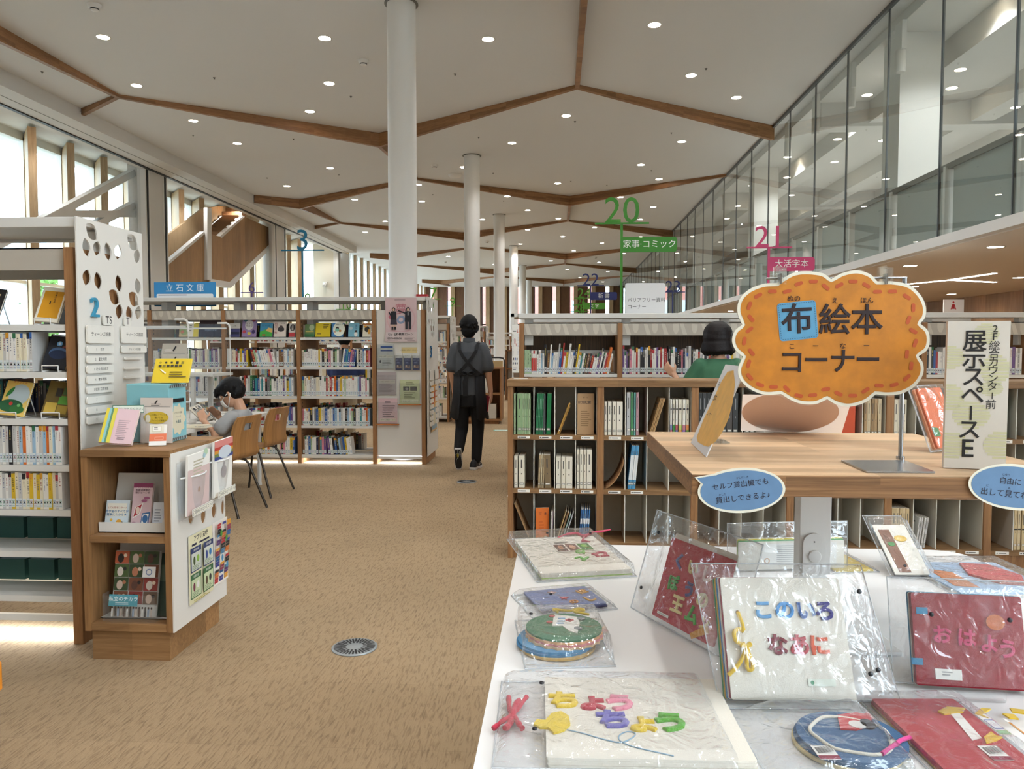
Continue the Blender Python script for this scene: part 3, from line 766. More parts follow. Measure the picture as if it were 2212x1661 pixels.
LEAFPX = [(255, 280, 150, 175, 2), (175, 515, 105, 255, 1), (335, 530, 105, 205, 0), (497, 580, 98, 250, 1), (650, 585, 97, 212, 0), (865, 440, 135, 165, 2), (935, 650, 88, 202, 0), (180, 965, 112, 228, 0), (350, 1015, 102, 245, 1), (660, 1055, 92, 235, 1), (945, 1100, 84, 224, 1), (592, 1257, 140, 155, 2), (885, 1290, 132, 152, 2), (668, 1475, 97, 212, 0), (818, 1510, 88, 220, 1), (953, 1493, 86, 196, 0)]
LEAF2 = []
for a, b, w_, h_, k_ in LEAFPX:
    y, z, dy, dz = on_panel(160 + a / 6.92, 460 + b / 6.92, w_ / 6.92, h_ / 6.92)
    LEAF2.append((y - YF2, z - 0.11, math.hypot(dy, dz) * 1.08 if k_ == 2 else dz * 1.12, (dy + dz) * 0.55 if k_ == 2 else dy * 1.12, (math.atan2(dz, -dy) if k_ == 2 else 1.83 if k_ else 1.31)))
lv = [leaf(*q) for q in LEAF2]
ep = end_panel(case2, PX - ox, YF2 - oy, YB2 - oy, 0.11, p0.z, [[(min(max(x, 0.006), D2 - 0.006), y) for x, y in q] for q in lv])
y2, z2, _, _ = on_panel(191, 684)
m = MB(); text(m, '2', cm('3b8fb0'), SIDE(PX - ox + 0.012, y2 - oy, z2), size=0.128, ext=0.006, al='LEFT', vert='BOTTOM_BASELINE'); m.build('shelf_number', ep)
TABM = mat('tab_white', 'e7e3da', 0.45)
def plate(panel, x, u0, v0, u1, v1, txt, size, ink='4a4744', name='sign_plate', r=0.01, o=None):
    a = at(u0, v1, x=PX); b = at(u1, v1, x=PX); c = at(u0, v0, x=PX)
    y0, y1 = a.y - oy, min(b.y, YB2 - 0.004) - oy
    m = MB().prism(rrect(y0, a.z, y1, c.z, min(r, (c.z - a.z) * .45)), 0, 0.007, TABM, SIDE(x, 0, 0))
    if txt: text(m, txt, cm(ink), SIDE(x + 0.0075, (y0 + b.y - oy) / 2, (a.z + c.z) / 2), size=size)
    m.build(name, panel)
XT = PX - ox + 0.0112
plate(ep, XT, 181, 702, 239, 741, 'ティーンズ新書', 0.022)
for (v0, v1), tx in zip(((747, 763), (768.5, 785), (790, 807), (813, 830), (835, 851), (858, 873), (880, 896), (901, 917.5)), ('1      哲学    ', '2    歴史·地理 ', '3  社会·政治経済', '4    数学·理科 ', '5 技術·工業·家庭', '7                ', '8                ', '9                ')):
    plate(ep, XT, 181, v0, 239, v1, tx, 0.0155)
plate(ep, XT, 256, 704, 310, 741, 'ティーンズ雑誌', 0.022)
plate(ep, XT, 256, 747, 310, 762, 'ティーンズ新書', 0.0155)
for v in (772, 793, 813): plate(ep, XT, 263, v, 300, v + 5, '', 0.01)
plate(ep, XT, 216, 681, 238, 702, 'TS', 0.05, '1c1a1b')
plate(ep, XT, 262, 684, 275, 704, 'T', 0.05, '1c1a1b')
base_light(case2, -0.95, 0.93, D2, 9)
def tabs(panel, x, y0, z0, rows, w, big, h, pitch, txt, ink='4a4744', name='sign_plate'):
    zz = z0
    for i, s in enumerate(rows):
        hh = big if i == 0 else h
        MB().prism(rrect(0, -hh, w, 0, 0.012), 0, 0.008, TABM, SIDE(x, y0, zz)).build(name, panel)
        zz -= hh + pitch
rnd = random.Random(21)
XR = PX - 0.075
W2 = 'shelf of bookcase numbered 2'
G2 = 'paperbacks in the left bookcase'
PBK = ['white'] * 7 + ['cream'] * 3 + ['pale grey'] * 2
def shelf2(z, xend, cols, where, hr=(0.168, 0.178)):
    book_row(PX - 0.66, xend, YF2 + 0.03, z, hr, (0.012, 0.018), 0.115, cols, rnd, where, G2, ry=0.006)
shelf2(Z2[1], PX - 0.235, PBK, 'second ' + W2)
shelf2(Z2[3], PX - 0.105, PBK + ['orange', 'black', 'pale blue'], 'fourth ' + W2)
shelf2(Z2[4], PX - 0.105, PBK + ['green', 'navy', 'yellow'], 'fifth ' + W2, (0.158, 0.170))
stuffb = MB()
for z in Z2[1:5]:
    book_row(PX - 0.92, PX - 0.1, YB2 - 0.17, z, (0.13, 0.165), (0.012, 0.02), 0.12, ['black', 'brown', 'grey', 'navy', 'teal'], rnd, stuff=stuffb, sticker=False, gaps=0.1)
for z in Z2[5:7]:
    for i in range(4): stuffb.box(PX - 0.75 + i * 0.15, YB2 - 0.28, z, PX - 0.62 + i * 0.15, YB2 - 0.06, z + 0.10, mat('teal_box', '2d5a56', 0.6))
# face-out books on easels
def faceout(name, label, x, y, z, w, h, t, bg, items, back=0.35, yaw=0.0, group=None, easel=True, cat='book', roll=0):
    z += t * math.sin(back) + 0.002
    """book leaning back, cover to the front; x is the left lower corner of its cover"""
    M = Matrix.Translation((x, y, z)) @ Matrix.Rotation(yaw, 4, 'Z') @ Matrix.Rotation(-back, 4, 'X') @ Matrix.Rotation(roll, 4, 'Y')
    mb = MB().box(0.002, 0.002, 0.002, w - 0.002, t - 0.002, h - 0.002, PAGES).box(0, 0, 0, w, 0.002, h, cm(bg, 0.35)).box(0, t - 0.002, 0, w, t, h, cm(bg, 0.35)).box(0, 0, 0, 0.002, t, h, cm(bg, 0.35))
    art(mb, frame((0, -0.0002, 0), (1, 0, 0), (0, 0, 1)), items)
    o = mb.build(name); o.matrix_world = M
    tag(o, label, cat, group)
    return o
def easel(label, x, y, z, w, group='book easels', h=0.13):
    t = thing('book_easel', label, 'display stand', (x, y, z), 0, group)
    wm = mat('easel_white', 'e6e4e0', 0.3); r = 0.003
    MB().tube([(0, -0.035, 0.028), (0, -0.035, r), (0, 0.10, r), (0, 0.045, h)], r, wm, 6).tube([(w, -0.035, 0.028), (w, -0.035, r), (w, 0.10, r), (w, 0.045, h)], r, wm, 6).build('side_wire', t)
    MB().tube([(0, -0.035, 0.028), (w, -0.035, 0.028)], r, wm, 6).tube([(0, 0.045, h), (w, 0.045, h)], r, wm, 6).build('cross_wire', t)
    return t
FO = [  # x from panel, shelf, width, height, colour, art, label
    (-0.245, 0, 0.115, 0.168, 'f0ead8', [('r', .012, .018, .107, .150, 'd99a16'), ('t', .07, .12, .011, '文庫の世界', '3a2a18', 0.01, -PI / 2), ('r', .05, .085, .056, .10, '3a2a18')], 'yellow-covered book on an easel, top shelf of bookcase numbered 2'),
    (-0.53, 0, 0.11, 0.165, '1c1a1c', [('e', .06, .09, .03, .02, '8a5a2a'), ('e', .06, .09, .015, .010, 'd9a34a'), ('r', .02, .13, .09, .14, 'c9b48a')], 'black book with amber glow on an easel, top shelf of bookcase numbered 2'),
    (-0.215, 1, 0.115, 0.175, '10131f', [('e', .06, .075, .045, .028, '4f6f9c'), ('e', .062, .068, .044, .022, '1d2c4e'), ('e', .055, .12, .014, .012, '6fb0e8'), ('e', .055, .12, .007, .006, 'dff2ff'), ('r', .01, .155, .105, .162, 'b9c4d8'), ('e', .09, .11, .02, .006, '7a3a3a', 0.5)], 'dark blue planet book on an easel, second shelf of bookcase numbered 2'),
    (-0.43, 2, 0.125, 0.178, 'e7c468', [('e', .075, .10, .05, .05, 'b9c6c9'), ('e', .05, .045, .06, .03, '1f5a34'), ('e', .085, .03, .035, .02, '2c6b2e'), ('f', .03, .11, .06, .02, '2f7a36', 1.0), ('e', .05, .055, .009, .009, 'c23a30'), ('e', .09, .05, .008, .008, '6fb06a'), ('t', .065, .158, .014, 'オリジナル', 'c2452c')], 'sunny jungle picture book on an easel, third shelf of bookcase numbered 2'),
    (-0.225, 2, 0.125, 0.182, '6d5a2a', [('r', .01, .01, .065, .06, 'c9a948'), ('r', .067, .055, .12, .095, '5fa03c'), ('r', .07, .01, .12, .05, 'a58a34'), ('r', .045, .09, .075, .13, '3a342c'), ('r', .08, .10, .115, .135, '4c6a38'), ('t', .062, .163, .011, '命をつくる本', 'e6dcb4')], 'olive collage-covered book on an easel, third shelf of bookcase numbered 2')]
for dx, s, ww, hh, bgc, it, lab in FO:
    faceout('book', lab, PX + dx, YF2 + 0.055, Z2[s] + 0.0135, ww, hh if s == 0 else min(hh, .163), 0.012, bgc, it, back=0.36, roll=0.10)
    easel('white wire easel holding the ' + lab.split(' on an')[0] + ' on shelf', PX + dx + 0.02, YF2 + 0.068, Z2[s], ww - 0.04)
for i, (s, dx) in enumerate(((0, -0.31), (1, -0.22))):
    t = box('bookend', (0, 0, 0, 0.03 if i else 0.11, 0.14, 0.16 if i else 0.155), mat('bookend_grey', '8f9499', 0.4, 0.3)); t.location = (PX + dx, YF2 + 0.22, Z2[s] + .0015)
    tag(t, ['grey metal bookend behind the yellow book, top shelf, left bookcase', 'grey metal bookend behind the planet book, second shelf, left bookcase'][i], 'bookend')
for i, (dx, w_) in enumerate(((-0.24, 0.13), (-0.30, 0.05))):
    o = MB(); book_geo(o, 0.10 if i == 0 else 0.03, 0.215, 0.15, 'black' if i == 0 else 'brown', rnd, sticker=False); o = o.build('book'); o.location = (PX + dx, YF2 + 0.37, Z2[0] + .0015)
    tag(o, ['dark thick book behind the yellow one, top shelf of bookcase numbered 2', 'brown book seen from behind, top shelf of bookcase numbered 2'][i], 'book')
# ---- bookcase number 3, across the middle
YM, DM = 8.80, 0.70
XM = [-2.14 - 0.893 * k for k in range(4, -1, -1)]
ZM = [1.475, 1.132, 0.79, 0.445, 0.105]
case3 = bookcase('bookcase', 'long white and wood bookcase numbered 3 behind the reading table', XM + [-1.565], YM, DM, 1.942, 1.795, [], leafpat=True)
ox = case3.location.x
for z in ZM:
    m = MB()
    for a, b in zip(XM, XM[1:]):
        m.box(a - ox + 0.023, 0.005, z - 0.028, b - ox - 0.023, DM / 2 - 0.04, z, STEEL).box(a - ox + 0.023, DM / 2 + 0.04, z - 0.028, b - ox - 0.023, DM - 0.005, z, STEEL)
    m.build('shelf', case3)
m = MB().box(XM[-1] - ox + 0.03, 0.012, 0.10, -1.59 - ox, 0.03, 1.79, mat('panel_white', 'e0dcd4', 0.5)); m.build('poster_board', case3)
lv = [leaf(*q) for q in LEAF2]
base_light(case3, -1.9, 2.05, DM, 20)
ep3 = end_panel(case3, -1.515 - ox, -0.03, DM + 0.03, 0.10, 1.942, [[(min(max(x, 0.006), DM + .054), y) for x, y in q] for q in lv], ('3', 0.16, 1.14, 0.2), '3b6f96')
for c in range(2):
    tabs(ep3, -1.515 - ox + 0.011, 0.08 + c * 0.36, 1.09, [''] * 9, 0.25, 0.115, 0.05, 0.018, 0.02)
m = MB(); art(m, SIDE(-1.515 - ox + 0.014, 0.16, 0.36), [('r', 0, 0, .42, .56, 'd9b070'), ('r', .02, .30, .40, .54, 'd99a4a'), ('r', .02, .02, .40, .28, '8fa9b8'), ('f', .2, .4, .3, .1, 'b8502c', .6), ('e', .2, .15, .12, .08, 'd9d2b8')]); m.build('poster', ep3)
rnd = random.Random(5)
BAYN = ['far left bay', 'second bay', 'bay behind the chairs', 'bay beside the poster']
ROWN = ['top', 'second', 'third', 'bottom']
G3 = 'books in the long middle bookcase'
for b in range(4):
    a0, a1 = XM[b] + 0.03, XM[b + 1] - 0.03
    for r in range(1, 5):
        z = ZM[r]
        ind = b == 3 and r < 4
        x1 = a1 - (0.22 if (b == 3 and r == 4) else 0.02)
        lean = []
        if b == 2 and r == 1: lean = [(0.30, 0.70, -0.24)]
        elif b == 3 and r == 1: lean = [(0.56, 0.76, 0.13)]
        elif b == 3 and r == 4: lean = [(0.45, 0.97, -0.12)]
        elif b == 2 and r == 3: lean = [(0.1, 0.4, 0.2)]
        book_row(a0, x1, YM + 0.02, z, (0.188, 0.212) if r != 2 else (0.195, 0.24), (0.017, 0.030) if ind else (0.018, 0.032), 0.14, MIXED, rnd, '%s row, %s' % (ROWN[r - 1], BAYN[b]), G3 if ind else None, None if ind else stuffb, lean)
        # the row that faces the other aisle
        book_row(a0, a1 - rnd.uniform(0, 0.3), YM + DM - 0.17, z, (0.17, 0.23), (0.02, 0.04), 0.13, ['black', 'brown', 'grey', 'navy', 'white', 'cream', 'red'], rnd, stuff=stuffb, sticker=False, gaps=0.12)
    book_row(a0, a1 - rnd.uniform(0, 0.3), YM + DM - 0.18, ZM[0], (0.15, 0.185), (0.02, 0.04), 0.13, ['black', 'navy', 'teal', 'brown'], rnd, stuff=stuffb, sticker=False, gaps=0.15)
FM = [  # px of left edge, width m, height m, ground, art, words
    (431, 0.27, 0.33, '1f2c48', [('r', 0, .15, .27, .33, '3c2c2e'), ('t', .14, .08, .03, '中国の文化', '8fa6c8')], 'tall dark navy art book standing face out at the left'),
    (496, 0.125, 0.165, '3f3f6e', [('r', 0, .10, .125, .165, 'cfcac0'), ('t', .06, .13, .022, '二年', '2a2628'), ('r', .0, .03, .125, .06, '22243c')], 'small indigo and white book standing face out'),
    (523, 0.175, 0.235, '8f7ba2', [('e', .087, .14, .05, .06, 'd4d0cc'), ('t', .087, .14, .03, '生きる\n世界史', '6a5a52'), ('e', .03, .06, .02, .02, 'b03a4a'), ('e', .14, .06, .02, .025, '3a2a5c'), ('e', .09, .04, .02, .02, 'c8b44a'), ('e', .04, .2, .02, .02, '2f5c6c'), ('e', .14, .2, .02, .02, '9c3a4c')], 'large lilac picture book standing face out'),
    (562, 0.15, 0.165, '3f8fb4', [('p', [(0, .0), (.15, .0), (.15, .06), (.07, .09), (0, .06)], '3fa03c'), ('p', [(.07, .07), (.15, .05), (.15, .10), (.1, .11)], 'd9b46a'), ('r', .03, .015, .07, .03, 'c23a30'), ('t', .07, .13, .02, '海と空の旅', '1a4a6c')], 'blue and green landscape book standing face out'),
    (592, 0.145, 0.18, 'ded0c4', [('t', .025, .10, .035, '戦\n国\n千\n秋', 'a03030'), ('e', .085, .09, .04, .03, '3a3436'), ('e', .085, .12, .02, .015, '5a4a48'), ('t', .11, .16, .016, '人の絵', '2a2628')], 'pinkish war history book standing face out'),
    (625, 0.075, 0.16, 'd8d2ca', [('r', 0, 0, .075, .05, 'b8353a'), ('e', .04, .11, .03, .04, '2a2628'), ('t', .04, .105, .03, '古\n事', 'e6e0d4')], 'red, black and white book face out at the bay end'),
    (659, 0.115, 0.15, '5c7a4a', [('e', .08, .11, .03, .035, 'a9b48e'), ('r', 0, 0, .115, .03, '2c6b3e'), ('r', .01, .055, .105, .07, 'b4a85c')], 'dull green book standing face out'),
    (682, 0.175, 0.165, 'd6bc1e', [('L', .09, .15, .16, 3, .02, '6a5a1a'), ('r', .02, .03, .07, .04, '6a5a1a')], 'plain yellow book standing face out'),
    (717, 0.135, 0.165, '4a86bc', [('e', .085, .09, .07, .085, 'e6ead8'), ('e', .065, .10, .02, .018, '3a2c28'), ('e', .065, .08, .025, .02, '7fc0a8'), ('e', .10, .07, .015, .015, 'b8864a'), ('e', .04, .06, .012, .012, 'c8a08a'), ('t', .09, .145, .016, '健康ぶしぎ', '2a2628')], 'blue book with cartoon faces standing face out'),
    (753, 0.125, 0.165, '7db4c6', [('t', .09, .10, .03, '遺\n伝\nA', '243c78'), ('e', .03, .10, .02, .02, 'b8c8cc'), ('e', .09, .03, .02, .03, 'e6e2da'), ('e', .09, .065, .012, .014, '3a2c28')], 'pale teal manga-style book standing face out'),
    (784, 0.10, 0.16, 'e4dcc6', [('r', 0, .14, .10, .16, 'b8702c'), ('e', .05, .09, .03, .035, '3a342c'), ('e', .03, .12, .02, .012, 'd99a2c'), ('e', .075, .06, .015, .03, 'd9a03c')], 'cream book with dark beetle picture standing face out'),
    (388, 0.115, 0.15, 'c9b48a', [('e', .06, .08, .05, .06, '8fa86a'), ('e', .04, .06, .02, .02, 'c86a5a')], 'pale flowery book standing face out behind the clear screen'),
    (408, 0.12, 0.16, 'e6e0d4', [('r', .06, 0, .12, .16, 'd9c84a'), ('L', .01, .14, .05, 4, .02, '4a4a4a')], 'white and yellow book standing face out behind the clear screen')]
for px, ww, hh, bgc, it, lab in FM:
    p = at(px, 728, y=YM + 0.06)
    faceout('book', lab + ', top shelf, bookcase 3', p.x, YM + 0.04, ZM[0] + 0.001 + 0.012 * math.sin(0.2), ww, hh, 0.014, bgc, it, back=0.2)
t = box('bookend', (0, 0, 0, 0.06, 0.12, 0.15), mat('bookend_pale', 'c8c6bc', 0.5)); t.location = (XM[3] + 0.028, YM + 0.10, ZM[0] + .0015); tag(t, 'pale bookend at the left of the top shelf beside the dull green book', 'bookend')
# ---- further bookcases of the same kind along the aisle
def far_case(x1, y, n, lab, num, numc, tabsn=8):
    xs = [x1 - 0.05 - 0.893 * k for k in range(n, -1, -1)]
    c = bookcase('bookcase', lab, xs, y, 0.66, 1.94, 1.795, [1.475, 1.132, .79, .445, .105], leafpat=False)
    o = c.location.x
    e = end_panel(c, x1 - o, -0.03, 0.69, 0.10, 1.94, [[(min(max(q, 0.006), .714), z) for q, z in l] for l in lv], (num, 0.16, 1.14, 0.2), numc)
    for cc in range(2): tabs(e, x1 - o + 0.011, 0.08 + cc * 0.34, 1.09, [''] * tabsn, 0.24, 0.115, 0.05, 0.018, 0.02)
    for a, b in zip(xs, xs[1:]):
        for z in (1.475, 1.132, .79, .445, .105):
            book_row(a + .03, b - .03 - rnd.uniform(0, .2), y + 0.02, z, (0.15, 0.19) if z > 1.4 else (0.18, 0.24), (0.022, 0.04), 0.14, MIXED + ['black', 'brown', 'brown', 'grey'], rnd, stuff=stuffb, sticker=False)
    return c
far_case(-1.97, 13.9, 5, 'white bookcase across the aisle end behind bookcase numbered 3', '6', '6a5a9c')
far_case(-1.93, 20.3, 6, 'distant white bookcase beyond the staff member, left of the aisle', '9', '6aa03c')
far_case(-0.9, 29.0, 8, 'farthest white bookcase standing before the end windows', '12', '6aa03c')
# ================================================================== leaflet cabinet in front of bookcase 2
TOP = 0.917
CX0, CX1, CY0, CY1 = -2.04, -1.645, 3.15, 3.67
cab = thing('leaflet_cabinet', 'low wooden leaflet cabinet with white side beside bookcase numbered 2', 'cabinet', ((CX0 + CX1) / 2, CY0, 0))
ox = (CX0 + CX1) / 2; hw = (CX1 - CX0) / 2; dp = CY1 - CY0
CABW = wood('cabinet_wood', '8a6440', 'ab8257', (1.0, 16, 16), 4, 0.45, (0.5, 0.09, 5))
CABV = wood('cabinet_wood_upright', '7e5a38', 'a0764b', (16, 16, 1.0), 4, 0.5)
MB().box(-hw, -0.008, TOP - 0.03, hw, dp, TOP, CABW).build('top', cab, bevel=0.002)
m = MB().box(-hw, 0, 0.13, -hw + 0.028, dp, TOP - 0.03, CABV); m.build('side_panel', cab)
m = MB().box(hw - 0.032, 0, 0.13, hw - 0.004, dp, TOP - 0.03, CABV); m.build('side_panel', cab)
MB().box(-hw + .028, dp - 0.02, 0.13, hw - 0.032, dp, TOP - 0.03, CABV).build('back_panel', cab)
MB().box(-hw + .028, 0.004, 0.515, hw - 0.032, dp - .02, 0.545, CABW).build('shelf', cab, bevel=0.002)
MB().box(-hw + .028, 0.002, 0.13, hw - 0.032, dp - .02, 0.165, CABW).build('bottom_board', cab, bevel=0.002)
MB().box(-hw + .02, 0.02, 0, hw - 0.03, dp - .02, 0.13, CABW).build('plinth', cab)
oval = lambda y, z, ry, rz: [(y + ry * math.cos(a), z + rz * math.sin(a)) for a in (2 * PI * i / 20 for i in range(20))]
me = shape_mesh([[(0, 0), (dp, 0), (dp, TOP - 0.145), (0, TOP - 0.145)], oval(.17, .33, .026, .036), oval(.40, .445, .026, .036), oval(.29, .445, .026, .036), oval(.17, .47, .026, .036), oval(.495, .44, .018, .036), oval(.24, .185, .026, .036)], 0.003)
MB().mesh(me, mat('panel_white', 'e0dcd4', 0.5), SIDE(hw - 0.001, 0, 0.13)).build('white_side_panel', cab)
# tilted white leaflet racks inside
def rack(name, label, z, w, h, lean, lip):
    t = thing(name, label, 'leaflet rack', (ox - 0.005, CY0 + 0.06, z))
    wm = mat('rack_white', 'dddbd5', 0.4)
    M = Matrix.Translation((0, .10, .005)) @ Matrix.Rotation(-lean, 4, 'X')
    MB().box(-w / 2, 0, 0.0, w / 2, 0.006, h, wm, M).build('back_plate', t, bevel=0.004)
    MB().box(-w / 2, 0, 0, w / 2, 0.10, 0.004, wm).box(-w / 2, 0, 0, w / 2, 0.004, lip, wm).build('tray', t)
    return t
rack('leaflet_rack', 'white tray with tilted back on the upper cabinet shelf', 0.546, 0.315, 0.24, 0.25, 0.045)
rack('leaflet_rack', 'white tilted board on the lower cabinet shelf behind the photo brochure', 0.166, 0.315, 0.34, 0.2, 0.006)
def leaflets(name, label, x, y, z, w, h, t, bg, items, back, yaw=0, cat='leaflet'):
    return faceout(name, label, x, y, z, w, h, t, bg, items, back, yaw, None, cat=cat)
leaflets('leaflet_stack', 'stack of pale cat-print booklets at the left of the upper tray', ox - 0.145, CY0 + 0.07, 0.551, 0.105, 0.125, 0.03, 'cfdbe0', [('r', .008, .055, .095, .112, 'ece8da'), ('t', .052, .092, .010, 'とても簡単スタート', 'b0503a'), ('t', .052, .076, .013, '奨学金のすべてが', '3a78a8', .01), ('t', .052, .062, .013, '簡単にわかる本', '3a78a8', .01), ('e', .07, .02, .02, .014, '4a3a34'), ('e', .065, .032, .012, .01, 'd9a03c'), ('e', .03, .04, .006, .006, 'd9b04a'), ('r', .0, .0, .105, .006, 'e6e2d6')], 0.22)
leaflets('leaflet_stack', 'tall pink leaflet with red and blue playing cards in the upper tray', ox - 0.028, CY0 + 0.068, 0.551, 0.088, 0.205, 0.012, 'd9bcc0', [('r', 0, .185, .088, .205, '8a3a5c'), ('t', .044, .182, .009, 'クイズでわかる', 'f0e0e0'), ('t', .044, .168, .011, '若者消費者の\n新ジョーシキ', '5a3a44', .01), ('p', [(.008, .05), (.04, .07), (.052, .12), (.016, .10)], 'f2eee6'), ('p', [(.012, .058), (.036, .072), (.046, .113), (.02, .10)], 'b0303c'), ('p', [(.046, .02), (.082, .028), (.086, .08), (.05, .074)], '3a6a9c'), ('p', [(.05, .026), (.077, .031), (.081, .073), (.054, .068)], 'f2eee6'), ('e', .066, .05, .012, .018, '3a6a9c'), ('e', .03, .086, .009, .016, 'e8d0c0'), ('e', .066, .14, .013, .006, 'a05a7c'), ('e', .056, .128, .013, .006, 'a05a7c'), ('e', .02, .012, .013, .006, 'a05a7c'), ('e', .018, .03, .013, .006, 'a05a7c')], 0.22)
leaflets('leaflet_stack', 'pale lilac leaflet stack at the right of the upper tray', ox + 0.066, CY0 + 0.075, 0.551, 0.088, 0.12, 0.016, 'e2d4dc', [('r', .0, .0, .05, .12, 'dfe3ea'), ('L', .008, .09, .045, 6, .012, '9aa0ac'), ('e', .066, .035, .02, .022, 'ece4d8'), ('e', .066, .035, .008, .010, 'b86a5c')], 0.22)
sq = []
rnd = random.Random(3)
for j in range(4):
    for i in range(3):
        sq.append(('r', .004 + i * .068, .05 + j * .058 + .005, .004 + i * .068 + .064, .05 + j * .058 + .059, ['7a4a34', '3a3230', '4a5c34', '8a3a34', '4a3a2c', '39482c', '6a5444', 'b05a3c'][(i * 3 + j * 5) % 8]))
        sq.append(('e', .03 + i * .068, .05 + j * .058 + .028, .014, .02, ['b8785a', '2a2422', 'c8b0a0', '5a3a30', 'd0c4b8'][(i + j * 2) % 5]))
        sq.append(('e', .05 + i * .068, .05 + j * .058 + .04, .008, .008, ['e0c8b0', 'a86a4a', '2a2422'][(i + j) % 3]))
for i in range(14): sq += [('r', .008 + i * .014, .004, .016 + i * .014, .04, ['e0dcd8', '3a3634', '8fa0b8', 'c8b8ac', '5a4a44'][i % 5]), ('e', .012 + i * .014, .042, .004, .005, '3a2a24')]
sq += [('r', .0, .048, .13, .098, '3f97a8'), ('t', .065, .078, .022, '私立のチカラ', 'e8f2f4', .012), ('L', .03, .064, .10, 2, .006, 'c8e0e6'), ('r', .142, .172, .200, .218, 'e8e6e2'), ('e', .171, .195, .014, .014, '7a8ab0'), ('e', .171, .195, .010, .010, 'e8e6e2')]
leaflets('brochure', 'school brochure with a grid of photographs in the lower rack', ox - 0.115, CY0 + 0.055, 0.172, 0.205, 0.285, 0.008, 'd0ccc6', sq, 0.2, cat='brochure')
leaflets('brochure', 'dark green brochure half hidden behind the photograph brochure', ox - 0.02, CY0 + 0.075, 0.172, 0.15, 0.27, 0.006, '3a4a40', [('r', .02, .15, .14, .22, '5a6a5c')], 0.2, cat='brochure')
t = thing('acrylic_stand', 'clear acrylic holder around the school brochure in the lower rack', 'leaflet holder', (ox - 0.13, CY0 + 0.02, 0.1665))
MB().box(0, 0, 0, 0.235, 0.003, 0.115, ACR).build('front_plate', t)
MB().box(0, 0.003, 0, 0.003, 0.05, 0.12, ACR).box(0.232, 0.003, 0, 0.235, 0.05, 0.12, ACR).build('side_plate', t)
# pockets and posters on the white side
SX = CX1 + 0.004
VIN = clear('pocket_vinyl', (0.96, 0.97, 0.98), 0.08, 1.5, haze=0.16, crinkle=0.25, cscale=14)
def pocket(label, y, z, w, h, tilt, paper, words):
    """soft clear pocket that bulges off the board"""
    t = thing('leaflet_pocket', label, 'leaflet pocket', (SX + 0.004, y, z))
    M = SIDE(0, 0, 0) @ Matrix.Rotation(tilt, 4, 'Z')
    def front(u, v): return (u * w, v * h * 0.74, 0.012 + 0.045 * math.sin(PI * u) * (0.35 + 0.65 * v))
    MB().grid(front, 12, 8, VIN, M).build('front_sheet', t)
    MB().box(0, 0, 0.001, w, h, 0.0025, VIN, M).build('back_sheet', t)
    m = MB().tube([(0, h * .74, 0.013)] + [(u * w / 10, h * .74, 0.013 + 0.045 * math.sin(PI * u / 10)) for u in range(1, 10)] + [(w, h * .74, 0.013)], 0.004, mat('vinyl_edge', 'e6e6e4', 0.3), 6, M); m.build('rim', t)
    mm = M @ Matrix.Translation((0, 0, 0.02)) @ Matrix.Rotation(0.05, 4, 'X')
    m = MB().box(0.014, 0.02, 0, w - 0.014, h * 1.12, 0.010, PAPER, mm); art(m, mm @ Matrix.Translation((0.014, 0.02, 0.0103)), paper); m.build('leaflet', t)
    m = MB(); k = M @ Matrix.Translation((w * .5, h * .13, 0.052)); m.box(-w * .42, -.016, 0, w * .42, .016, 0.001, PAPER, k); art(m, k @ Matrix.Translation((0, 0, .001)), [('r', -w * .40, -.013, w * .40, .013, '4a5448'), ('r', -w * .39, -.012, w * .39, .012, 'ece8d8'), ('t', 0, 0, .017, words, '3a3634', .005)]); m.build('name_strip', t)
    return t
pocket('clear pocket of cream leaflets on the cabinet side, nearer one', 3.195, 0.60, 0.235, 0.255, 0.03, [('r', 0, 0, .207, .20, 'd8c0bc'), ('L', .05, .235, .16, 5, .014, 'c0b8a0'), ('e', .165, .26, .02, .016, 'b8d0b0'), ('e', .15, .245, .013, .012, 'a8c8d0'), ('e', .105, .10, .012, .012, 'b88a6a')], 'ご自由におとりください')
pocket('clear pocket of rainbow-banded leaflets on the cabinet side, farther one', 3.452, 0.63, 0.225, 0.255, 0.03, [('r', 0, .235, .20, .265, 'd88a84'), ('r', 0, .22, .20, .235, 'c0453c'), ('r', 0, .205, .20, .22, 'd99a3c'), ('r', 0, .19, .20, .205, '7a8a50'), ('r', 0, .175, .20, .19, '3a4a8a'), ('e', .11, .205, .07, .03, 'ccd4dc'), ('e', .10, .11, .03, .03, 'a89c9c'), ('e', .10, .14, .006, .03, 'a89c9c')], 'ご自由におとりください')
GP = [('r', 0, 0, .235, .31, 'e4ddb8'), ('t', .118, .288, .026, 'アプリ 登録', '2a2a34', .02), ('r', .03, .258, .075, .268, '2a2a44'), ('r', .1, .258, .20, .266, '2a2a44')]
for i in range(2):
    for j in range(2):
        x0, y0 = .012 + i * .112, .022 + j * .12
        c = ['3c6a44', '3c6a44', '33406a', '3c6a44'][(i + j * 2)] if not (i == 1 and j == 1) else '33406a'
        GP += [('r', x0, y0, x0 + .10, y0 + .11, c), ('r', x0 + .005, y0 + .005, x0 + .095, y0 + .085, 'c9d4ac' if c != '33406a' else 'ccd0c4'), ('t', x0 + .05, y0 + .097, .013, ['読書記録', '予約確認', '資料検索', '利用登録'][i + j * 2], 'e8e8dc'), ('e', x0 + .03, y0 + .05, .010, .02, ['7a3a4c', '4a5a34', '5a4a34', '3a4a8a'][i * 2 + j]), ('e', x0 + .065, y0 + .055, .012, .016, ['e8e4dc', '8ab04a', '3a3a3a', '3a7ab0'][i * 2 + j]), ('L', x0 + .01, y0 + .028, x0 + .085, 3, .007, '8a9a78')]
GP += [('L', .02, .018, .21, 2, .007, 'b0a44a')]
